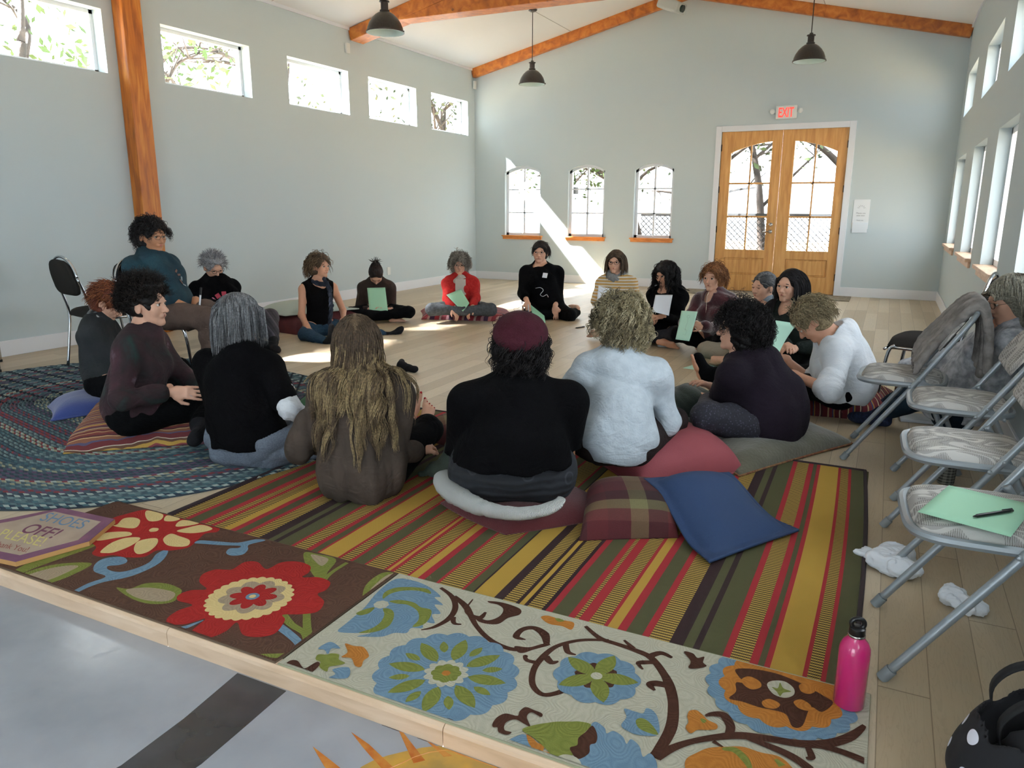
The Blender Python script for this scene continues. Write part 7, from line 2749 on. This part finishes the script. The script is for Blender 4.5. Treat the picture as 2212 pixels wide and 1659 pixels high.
mb.tube([lerp(.5, .26), lerp(.53, .4), lerp(.48, .55), lerp(.52, .7)], .0007, 4)
mb.tube([lerp(.4, .62), lerp(.62, .66), lerp(.6, .82), lerp(.42, .8)], .0007, 4)
mb.build('pencil_sketch', mat('pencil', '#7f9c94', .8), p13)
paper('curved green sheet held upright in front of the dark green wrap', [at(1676, 692, dR(15) - .42), at(1722, 699, dR(15) - .38), at(1682, 765, dR(15) - .50), at(1656, 752, dR(15) - .52)], M_mint2, bend=.03)
paper('yellow-green sheet on the knees of the red-haired person', [at(352, 817, dR(2) + .12), at(396, 798, dR(2) + .42), at(428, 812, dR(2) + .40), at(380, 823, dR(2) + .10)], M_yel)
paper('white sheet in the lap of the person in tie-dye', [at(385, 838, dR(3) - .10), at(400, 836, dR(3) + .10), at(428, 852, dR(3) + .10), at(415, 857, dR(3) - .12)], M_pap)
paper('mint sheet on the bare floor behind the outstretched black leg', [(5.36, 5.98, .0012), (5.62, 5.92, .0012), (5.69, 6.16, .0012), (5.43, 6.24, .0012)], M_mint2)
paper('folded white sheet on the floor by the knee of the barefoot person', [(5.55, 6.62, .0012), (5.75, 6.55, .0012), (5.82, 6.72, .0012), (5.62, 6.80, .0012)], M_pap)
zs = .4705
pa = paper('mint green sheet lying on the seat of the nearest folding chair', [(6.905, 2.19, zs), (6.995, 2.46, zs), (7.20, 2.39, zs), (7.11, 2.115, zs)], M_mint)
paper('blue-white sheets on the padded seat of the chair by the right wall', [at(1985, 734, 5.2), at(2028, 722, 5.25), at(2021, 765, 5.0), at(1957, 793, 4.85)], mat('pale_blue_paper', '#b9c6dc', .8), bend=.01)


def pen(label, a, b, r, m, cap=None, clip=True):
    a, b = np.asarray(a, float), np.asarray(b, float)
    d = b - a
    P = [a, a + d * .06, a + d * .10, a + d * .9, b]
    o = MB().tube(P, [r * .25, r * .6, r, r, r * .85], 12).build('pen', m, smooth=True)
    tag(o, label, 'pen')
    if cap:
        MB().tube([a + d * .70, a + d * 1.01], r * 1.12, 12).build('cap', cap, o, smooth=True, angle=.8)
    if clip:
        n_ = unit(np.cross(d, np.cross((0, 0, 1), d)) + np.array([0, 0, .5]))
        MB().beam(a + d * .72 + n_ * r * 1.4, a + d * .98 + n_ * r * 1.3, r * .5, r * .35).build('clip', cap or m, o)
    return o


M_pblack = mat('black_plastic', '#101113', .3)
M_pwhite = mat('pen_white', '#dfe2e6', .35)
M_pblue = mat('pen_blue', '#2c5aa8', .35)
pen('black ballpoint pen on the green sheet on the nearest folding chair', (7.035, 2.205, .477), (7.135, 2.30, .477), .0048, M_pblack)
pen('black pen lying alone on the bare floor in front of the striped sweater', (3.82, 7.50, .006), (3.88, 7.63, .006), .006, M_pblack)
pen('white marker on the floor beside the bare foot', (4.91, 6.84, .008), (5.05, 6.86, .008), .008, M_pwhite, cap=mat('cap_grey', '#8b8f94', .4))
pen('blue pen lying on the mint sheet on the floor', (5.46, 6.04, .008), (5.58, 6.10, .008), .005, M_pblue)
d1_ = dR(1) - .05
pen('white marker with a black cap held upright over the knees of the teacher', at(430, 676, d1_ - .02), at(434, 622, d1_ + .04), .007, M_pwhite, cap=M_pblack)
pen('white marker pointing down from the clasped hands of the teacher', at(449, 692, d1_ - .05), at(426, 676, d1_ - .03), .006, M_pwhite)
pen('white pen in the right hand of the person before the first window', at(1142, 674, dR(10) - .33), at(1141, 658, dR(10) - .33), .006, M_pwhite)

# loose sock in the middle of the floor
f_ = s_union([(s_cap((3.38, 4.86, .035), (3.52, 4.84, .028), .034, .026), 0), (s_cap((3.38, 4.86, .045), (3.355, 4.90, .065), .030, .022), .03)])
tag(sdf_obj('sock', lambda P: f_(P) + folds(P, .004, 60, 3), (3.27, 4.74, .001), (3.62, 4.98, .13), .006, M_sock), 'black sock dropped in the middle of the wooden floor', 'sock')

# pink bottle
bt = thing('water_bottle', 'glossy pink metal bottle with a black loop cap on the ivory rug', 'bottle', (6.79, 1.93, .0105))
M_pink = mat('pink_enamel', '#c0286a', .22, spec=.6, coat=.5)
MB().lathe([(0, 0), (.034, 0), (.038, .004), (.038, .155), (.0365, .168), (.030, .182), (.0205, .193), (.020, .198), (0, .198)], (6.79, 1.93, .0112), 40).build('bottle_body', M_pink, bt, smooth=True, angle=.9)
MB().lathe([(.0205, 0), (.0215, .001), (.0215, .005), (.0205, .006)], (6.79, 1.93, .209), 28).build('neck_ring', M_steel, bt, smooth=True)
MB().lathe([(.0, 0), (.0195, 0), (.0205, .003), (.0195, .018), (.013, .022), (0, .022)], (6.79, 1.93, .214), 28).build('cap', M_pblack, bt, smooth=True, angle=.7)
lp = [(6.79 + .0145 * math.cos(a) * 1.05, 1.93 + .004 * math.cos(a), .243 + .014 * math.sin(a)) for a in np.linspace(0, 2 * PI, 21)[:-1]]
MB().tube(lp, .0062, 10, closed=True).build('cap_loop', M_pblack, bt, smooth=True)

# crumpled tissues
M_tis = mat('tissue_white', '#dde3ea', .9)
f_ = s_union([(s_box((6.885, 2.86, .036), (.085, .055, .030), ((.45, .89, 0), (-.89, .45, 0), (0, 0, 1)), .02), 0), (s_box((6.825, 2.90, .014), (.055, .035, .008), ((-.8, .6, 0), (.6, .8, 0), (0, 0, 1)), .006), .02), (s_ell((6.925, 2.79, .035), (.06, .045, .032)), .02)])
tag(sdf_obj('crumpled_tissue', lambda P: f_(P) + folds(P, .006, 55, 3) + folds(P, .003, 120, 5), (6.7, 2.66, .001), (7.06, 3.08, .12), .0045, M_tis), 'larger crumpled white tissue on the floor between the rug and the folding chairs', 'tissue')
f_ = s_union([(s_ell((7.07, 2.66, .028), (.045, .05, .030)), 0), (s_ell((7.115, 2.62, .024), (.05, .035, .026)), .01)])
tag(sdf_obj('crumpled_tissue', lambda P: f_(P) + folds(P, .007, 70, 6) + folds(P, .003, 130, 2), (6.98, 2.54, .001), (7.2, 2.76, .09), .0045, M_tis), 'small crumpled white tissue under the nearest folding chair', 'tissue')

# shoes-off board
M_pur = mat('purple_board_paint', '#7a4a66', .6, noise=(12, '#6a3f5c', 3))
M_pan = mat('cream_board_paint', '#b09e8c', .7, noise=(10, '#a39180', 3))
M_ply = mat('plywood_edge', '#b98c55', .7)
zb = .0115
px_ = lambda u, v, z=.032: np.array(on_floor(.20796 * u, 1060 + .20796 * v, z))
A1, A2, A3, A4 = px_(640, 175), px_(1192, 292), px_(925, 520), px_(160, 735)
up_ = unit(A2[:2] * 0 + (A1 - A4)[:2])
Lc = px_(0, 650)
A5 = A4 + (px_(-10, 660) - A4) * 1.0
A5 = px_(-420, 610)
A6 = px_(-560, 400)
A7 = px_(60, 290)
outer = [A1, A2, A3, A4, A5, A6, A7]
sg_ = thing('painted_board', 'flat purple-edged plywood board reading SHOES OFF! PLEASE! lying on the brown rug', 'sign', (float(A4[0]), float(A4[1]), zb))
cen = sum(outer) / 7
inner = [cen + (q - cen) * .82 for q in outer]
MB().prism([(q[0], q[1], zb) for q in outer], (0, 0, .018)).build('board', M_ply, sg_)
MB().prism([(q[0], q[1], zb + .018) for q in outer], (0, 0, .0015)).build('border_paint', M_pur, sg_)
inner = [px_(560, 215), px_(1048, 320), px_(810, 510), px_(205, 668), px_(-330, 560), px_(-400, 410), px_(150, 310)]
MB().prism([(q[0], q[1], zb + .0195) for q in inner], (0, 0, .0008)).build('panel_paint', M_pan, sg_)
zt_ = zb + .0204


def board_text(s_, o, x, y, m, bold=.0, sp_=1.0):
    O, X, Y = px_(*o, z=zt_), px_(*x, z=zt_), px_(*y, z=zt_)
    text_mesh(s_, O, X - O, Y - O, m, parent=sg_, th=.0004, bold=bold, spacing=sp_)


board_text('SHOES', (400, 305), (835, 400), (520, 225), mat('paint_blue', '#5f7fa0', .7), .0, 1.0)
board_text('OFF!', (195, 425), (530, 495), (345, 340), mat('paint_purple', '#6b3550', .7), .01)
board_text('PLEASE!', (-30, 480), (420, 580), (60, 395), mat('paint_yellow', '#c9c077', .7), .0)
board_text('Thank You!', (-90, 570), (270, 640), (-40, 520), mat('paint_red', '#8a4038', .7))

# polka dot bag
M_dot = None


def dots(nt, b, tc):
    g = N(nt)
    v = g.new('ShaderNodeTexVoronoi')
    v.inputs['Scale'].default_value = 15
    v.inputs['Randomness'].default_value = .55
    g.link(tc.outputs['Object'], v.inputs['Vector'])
    g.link(g.mix(g.math('LESS_THAN', v.outputs['Distance'], .24), '#121116', '#d9dae6'), b.inputs['Base Color'])


M_dot = mat('polka_dot_cotton', '#121116', .85, extra=dots)
M_strap = mat('black_webbing', '#0e0e11', .85)
bg = thing('tote_bag', 'black polka dot tote bag on the floor at the bottom right corner', 'bag', (7.17, 1.70, 0))
ax3 = ((.9, .43, 0), (-.43, .9, 0), (0, 0, 1))
fo = s_union([(s_ell((7.17, 1.70, .13), (.19, .13, .18), ax3), 0), (s_ell((7.08, 1.74, .05), (.06, .07, .06)), .05)])
fi = s_ell((7.185, 1.70, .22), (.16, .10, .18), ax3)
fb = s_cut(fo, fi, .006)
sdf_obj('bag_body', lambda P: np.maximum(fb(P) + folds(P, .008, 26, 4), P[:, 2] - .255), (6.93, 1.5, .002), (7.42, 1.92, .30), .006, M_dot, bg)
for dy, lab in ((.075, 'handle'), (-.07, 'handle')):
    hnd = crom([(7.08, 1.72 + dy * .9, .17), (7.075, 1.74 + dy, .23), (7.13, 1.76 + dy, .28), (7.24, 1.79 + dy, .275), (7.28, 1.78 + dy, .23), (7.27, 1.76 + dy * .9, .17)], 6, False)
    mb = MB()
    for p, q in zip(hnd[:-1], hnd[1:]):
        mb.beam(p, q + (q - p) * .06, .030, .004, up=(0, 1, 0))
    mb = MB()
    P_ = np.array(hnd)
    V = np.concatenate([P_ + np.array([0, .016, 0]), P_ + np.array([0, -.016, 0])])
    n_ = len(P_)
    mb.add(V, [(i, i + 1, i + 1 + n_, i + n_) for i in range(n_ - 1)])
    o = mb.build('handle', M_strap, bg, smooth=True)
    so = o.modifiers.new('thickness', 'SOLIDIFY')
    so.thickness = .004
f_ = s_union([(s_box((7.20, 1.69, .13), (.10, .05, .07), ax3, .015), 0), (s_ell((7.14, 1.70, .12), (.07, .06, .07)), .02)])
o = sdf_obj('dark_contents', lambda P: f_(P) + folds(P, .006, 40, 9), (7.0, 1.55, .03), (7.4, 1.85, .25), .006, mat('dark_grey_cloth', '#26262a', .9))
tag(o, 'dark grey bundle inside the polka dot tote bag', 'cloth')

# under and on the chairs
M_cup = mat('patterned_cup', '#3a3a36', .6, extra=stripes_ex((.7, .7, 0), 60, [(0, '#77786f'), (.5, '#2b2b29')], 0, ((0, 0, 1), 70, [(0, '#2b2b29'), (.5, '#8a8b82')])))
o = MB().lathe([(0, 0), (.034, 0), (.037, .01), (.040, .085), (.037, .088), (.034, .085), (.031, .01), (0, .008)], (7.12, 3.93, .001), 28).build('travel_cup', M_cup, smooth=True, angle=.8)
tag(o, 'grey patterned cup on the floor under the folding chairs', 'cup')
o = bev(MB().obox((7.07, 3.60, .012), ((.9, .3, 0), (-.3, .9, 0), (0, 0, 1)), (.09, .12, .011)).build('red_folder', mat('red_card', '#8f1f22', .6)), .003)
tag(o, 'red folder on the floor under the folding chairs', 'folder')
o = bev(MB().obox((7.06, 5.12, .010), ((1, .1, 0), (-.1, 1, 0), (0, 0, 1)), (.13, .09, .009)).build('magazine', mat('magazine_cover', '#b9bfc6', .5)), .003)
tag(o, 'magazine on the floor behind the outstretched dark feet', 'magazine')
M_shawl = cloth('mottled_shawl', '#8d8884', '#6f6a66', nscale=16, bump=(70, .3))
sh_ = []
rs = random.Random(5)
for i in range(9):
    y = 4.115 + i * .046
    a = -.07
    j = lambda v: v + rs.uniform(-.012, .012)
    P_ = [(j(7.00), j(y - .03), .50), (j(7.05), j(y - .01), .60), (j(7.12), y, .70), (j(7.19), y, .80), (7.245, y, .838), (j(7.28), y, .79), (j(7.295), y + .01, .68), (j(7.30), y + .02, .52 + rs.uniform(-.05, .02))]
    P_ = crom([(a_ - .065, b_, c_) for a_, b_, c_ in P_], 3, False)
    for p, q in zip(P_[:-1], P_[1:]):
        sh_.append((s_cap(p, q, .021), .006))
f_ = s_union(sh_)
o = sdf_obj('shawl', lambda P: f_(P) + folds(P, .002, 50, 7, (1, 1.5, .4)), (6.93, 4.0, .42), (7.40, 4.58, .93), .008, M_shawl)
tag(o, 'mottled grey-brown knit shawl draped over the back of a folding chair', 'shawl')
# ================================================================== outside
M_ground = mat('dry_ground', '#8f8069', .95, noise=(3, '#6f6350', 4))
g_ = MB().box(-14, W + 14, D + TH, 34, -.16, -.10)
g_.box(-14, -TH, -6, D + TH, -.16, -.10)
g_.box(W + TH, W + 14, -6, D + TH, -.16, -.10)
struct(g_.build('ground', M_ground))
M_bark = mat('pale_bark', '#3a312a', .95, noise=(9, '#231d19', 5), bump=(20, .8))
M_leaf = mat('leaf_green', '#2c3d14', .7, noise=(4, '#3d5220', 2))
M_leaf2 = mat('leaf_olive', '#28301a', .7, noise=(4, '#3a4426', 2))
rt = random.Random(11)


def leaves(pts, size, m, name, parent):
    n_ = len(pts)
    P_ = np.array(pts)
    a = rng.normal(size=(n_, 3))
    a /= np.linalg.norm(a, axis=1)[:, None]
    b = np.cross(a, rng.normal(size=(n_, 3)))
    b /= np.linalg.norm(b, axis=1)[:, None]
    s_ = size * rng.uniform(.6, 1.3, n_)[:, None]
    V = np.stack([P_ + a * s_, P_ + b * s_ * .45, P_ - a * s_, P_ - b * s_ * .45], 1).reshape(-1, 3)
    F_ = np.arange(n_ * 4).reshape(-1, 4)
    return fast_mesh(name, V, F_, m, parent)


def tree(label, base, h_, r_, lean, crown, nleaf, m, forks=5, spread=1.0, size=.07):
    t = thing('tree', label, 'tree', base, 'trees outside the building')
    b = np.array(base, float)
    top = b + np.array([lean[0], lean[1], h_])
    mb = MB()
    P_ = [b + (top - b) * q + np.array([math.sin(q * 5 + b[0]), math.cos(q * 4), 0]) * .08 for q in np.linspace(0, 1, 8)]
    mb.tube(P_, np.linspace(r_, r_ * .5, 8), 12)
    mb.build('trunk', M_bark, t, smooth=True)
    tips = []
    mb = MB()
    for k in range(forks):
        s_ = P_[rt.randint(3, 7)]
        a = rt.uniform(0, 2 * PI)
        e = s_ + np.array([math.cos(a) * spread, math.sin(a) * spread, rt.uniform(.3, 1.0) * spread])
        md = (s_ + e) / 2 + np.array([rt.uniform(-.2, .2), rt.uniform(-.2, .2), .15])
        mb.tube(crom([s_, md, e], 4, False), np.linspace(r_ * .4, r_ * .12, 9), 7)
        tips += [e, md]
        for j in range(3):
            e2 = e + np.array([rt.uniform(-.6, .6), rt.uniform(-.6, .6), rt.uniform(-.2, .5)]) * spread * .7
            mb.tube([md * .3 + e * .7, e2], [r_ * .14, r_ * .04], 5)
            tips.append(e2)
    mb.build('branches', M_bark, t, smooth=True)
    pts = []
    for _ in range(nleaf):
        c = tips[rt.randrange(len(tips))]
        pts.append(c + np.array([rt.gauss(0, crown), rt.gauss(0, crown), rt.gauss(0, crown * .7)]))
    leaves(pts, size, m, 'foliage', t)['kind'] = 'stuff'
    return t


# beyond the far wall
tree('large pale-barked tree seen through the right leaf of the double door', (6.0, D + 3.3, -.1), 4.5, .19, (-.1, .2), .35, 500, M_leaf, 6, 1.3)
tree('crooked leaning tree seen through the left leaf of the double door', (4.75, D + 3.0, -.1), 3.2, .09, (-.7, .3), .35, 500, M_leaf2, 9, 1.1, .05)
tree('tree with twisted branches seen through the middle arched window', (1.6, D + 5.0, -.1), 3.0, .13, (-.5, .1), .4, 700, M_leaf, 9, 1.2, .06)
tree('tree with bare twigs seen through the right arched window', (2.95, D + 4.4, -.1), 3.0, .12, (.5, .2), .3, 260, M_leaf2, 12, 1.1, .05)
tree('slim tree seen through the left arched window', (-.6, D + 4.5, -.1), 3.0, .10, (.1, .2), .4, 600, M_leaf, 7, 1.1, .06)
# left side, seen through the high windows
tree('tree outside the nearest high window on the left', (-3.2, 5.9, -.1), 3.3, .12, (.2, .3), .5, 900, M_leaf, 9, 1.3, .07)
tree('tree outside the second high window on the left', (-3.6, 8.8, -.1), 3.4, .12, (.1, -.3), .45, 650, M_leaf, 8, 1.2, .07)
tree('tree with a thick slanting branch outside the third high window on the left', (-3.4, 12.2, -.1), 3.3, .16, (.1, -1.2), .35, 300, M_leaf2, 7, 1.3, .06)
tree('tree outside the two farthest high windows on the left', (-3.2, 16.4, -.1), 3.6, .13, (.2, -.4), .6, 1500, M_leaf2, 12, 1.5, .06)
# unseen canopy above the eaves, leaves placed to block the sun except in gaps
cp = thing('unseen_shade_tree', 'unseen tall tree over the left side, leaves placed to block the sun', 'tree', (-4.6, 6.0, -.1), 'trees outside the building')
MB().tube(crom([(-4.6, 6.0, -.1), (-4.5, 6.1, 2.5), (-4.3, 6.3, 5.0), (-4.0, 6.5, 6.5)], 4, False), np.linspace(.28, .12, 13), 12).build('trunk', M_bark, cp, smooth=True)
sd = np.array(SUND)
gaps = [(2.42, 4.82, .30, .17), (2.10, 6.45, .16, .14), (2.45, 6.34, .12, .08), (2.55, 4.55, .14, .05)]
pts = []
while len(pts) < 4800:
    fx, fy = rt.uniform(1.7, 3.3), rt.uniform(3.9, 8.9)
    if any(((fx - a) / c) ** 2 + ((fy - b_) / d_) ** 2 < 1 for a, b_, c, d_ in gaps):
        continue
    x_ = rt.uniform(-3.6, -1.4)
    q = np.array([fx, fy, 0]) + sd * ((x_ - fx) / sd[0])
    pts.append(q)
leaves(pts, .085, M_leaf, 'foliage', cp)['kind'] = 'stuff'

cp2 = thing('unseen_shade_tree', 'unseen canopy added to block the sun over the yard beyond the far wall', 'tree', (9.5, D + 4.0, -.1), 'trees outside the building')  # added out of view, only to keep direct sun off the yard
MB().tube(crom([(9.5, D + 4.0, -.1), (9.4, D + 4.0, 2.5), (9.0, D + 3.9, 5.0), (8.0, D + 3.8, 6.8)], 4, False), np.linspace(.3, .12, 13), 12).build('trunk', M_bark, cp2, smooth=True)
pts = []
for _ in range(2600):
    gx, gy = rt.uniform(-.5, 8.8), rt.uniform(D + .9, D + 6.2)
    t_ = rt.uniform(5.0, 7.5) / -sd[2]
    pts.append(np.array([gx, gy, 0]) - sd * t_)
leaves(pts, .26, M_leaf2, 'foliage', cp2)['kind'] = 'stuff'

# lattice fence, ladder, pot behind the double door
fn = thing('lattice_fence', 'weathered white lattice fence seen through the double door', 'fence', (4.5, D + 2.3, -.1), None)
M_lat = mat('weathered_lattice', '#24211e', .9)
mb = MB()
yl = D + 2.3
x0, x1, z0_, z1_ = 2.4, 7.4, -.08, 1.12
for i in range(-12, 62):
    for sgn, dy in ((1, 0), (-1, .012)):
        xa = x0 + i * .105
        za, zb_ = z0_, z1_
        xb = xa + sgn * (zb_ - za)
        pa_, pb_ = np.array([xa, yl + dy, za]), np.array([xb, yl + dy, zb_])
        lo_t, hi_t = 0., 1.
        d_ = pb_ - pa_
        for lim, s2 in ((x0, 1), (x1, -1)):
            if d_[0] * s2 > 0:
                lo_t = max(lo_t, (lim - pa_[0]) / d_[0]) if s2 * (pa_[0] - lim) < 0 else lo_t
            elif s2 * (pb_[0] - lim) < 0:
                hi_t = min(hi_t, (lim - pa_[0]) / d_[0])
        if hi_t - lo_t > .02 and s2 * 1:
            mb.beam(pa_ + d_ * lo_t, pa_ + d_ * hi_t, .010, .034, up=(0, 1, 0))
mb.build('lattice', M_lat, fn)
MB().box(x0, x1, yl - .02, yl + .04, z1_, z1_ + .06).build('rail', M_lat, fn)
ld = thing('step_ladder', 'grey step ladder leaning beside the fence, seen through the left door leaf', 'ladder', (5.0, D + 1.7, -.1))
M_al = mat('aluminium', '#4a5260', .4, metal=.6)
for s_ in (-1, 1):
    MB().beam((5.02 + s_ * .17, D + 1.7, -.1), (4.93 + s_ * .13, D + 2.1, 1.05), .03, .06).build('stile', M_al, ld)
for k in range(4):
    q = (k + 1) / 5
    MB().box(4.86 + q * -.06 + .02, 5.14 - q * .10, D + 1.7 + .4 * q - .04, D + 1.7 + .4 * q + .04, -.1 + 1.15 * q, -.08 + 1.15 * q).build('step', M_al, ld)
o = MB().lathe([(0, 0), (.14, 0), (.22, .22), (.24, .22), (.24, .27), (.20, .27), (.18, .24), (0, .22)], (5.62, D + 1.9, -.1), 28).build('plant_pot', mat('terracotta', '#6b3820', .8), smooth=True, angle=.7)
tag(o, 'terracotta pot on the ground outside the right door leaf', 'pot')
o = MB().tube(crom([(2.6, D + 2.6, -.1), (2.9, D + 2.7, .35), (3.3, D + 2.8, .55), (3.6, D + 2.9, .9)], 4, False), .09, 9).build('fallen_log', M_bark, smooth=True)
tag(o, 'leaning log on the ground outside the right arched window', 'log')
sb = thing('hanging_planter', 'small planter on an orange post outside the left arched window', 'planter', (1.15, D + 1.2, 1.0))
MB().box(1.20, 1.25, D + 1.25, D + 1.30, -.1, 2.1).build('post', mat('orange_post', '#8a4a1c', .7), sb)
MB().box(1.26, 1.46, D + 1.2, D + 1.34, 1.52, 1.64).build('planter_box', mat('planter_grey', '#2b2e30', .7), sb)
leaves([np.array([1.36 + rt.gauss(0, .05), D + 1.27 + rt.gauss(0, .04), 1.70 + abs(rt.gauss(0, .07))]) for _ in range(120)], .03, M_leaf, 'foliage', sb)['kind'] = 'stuff'
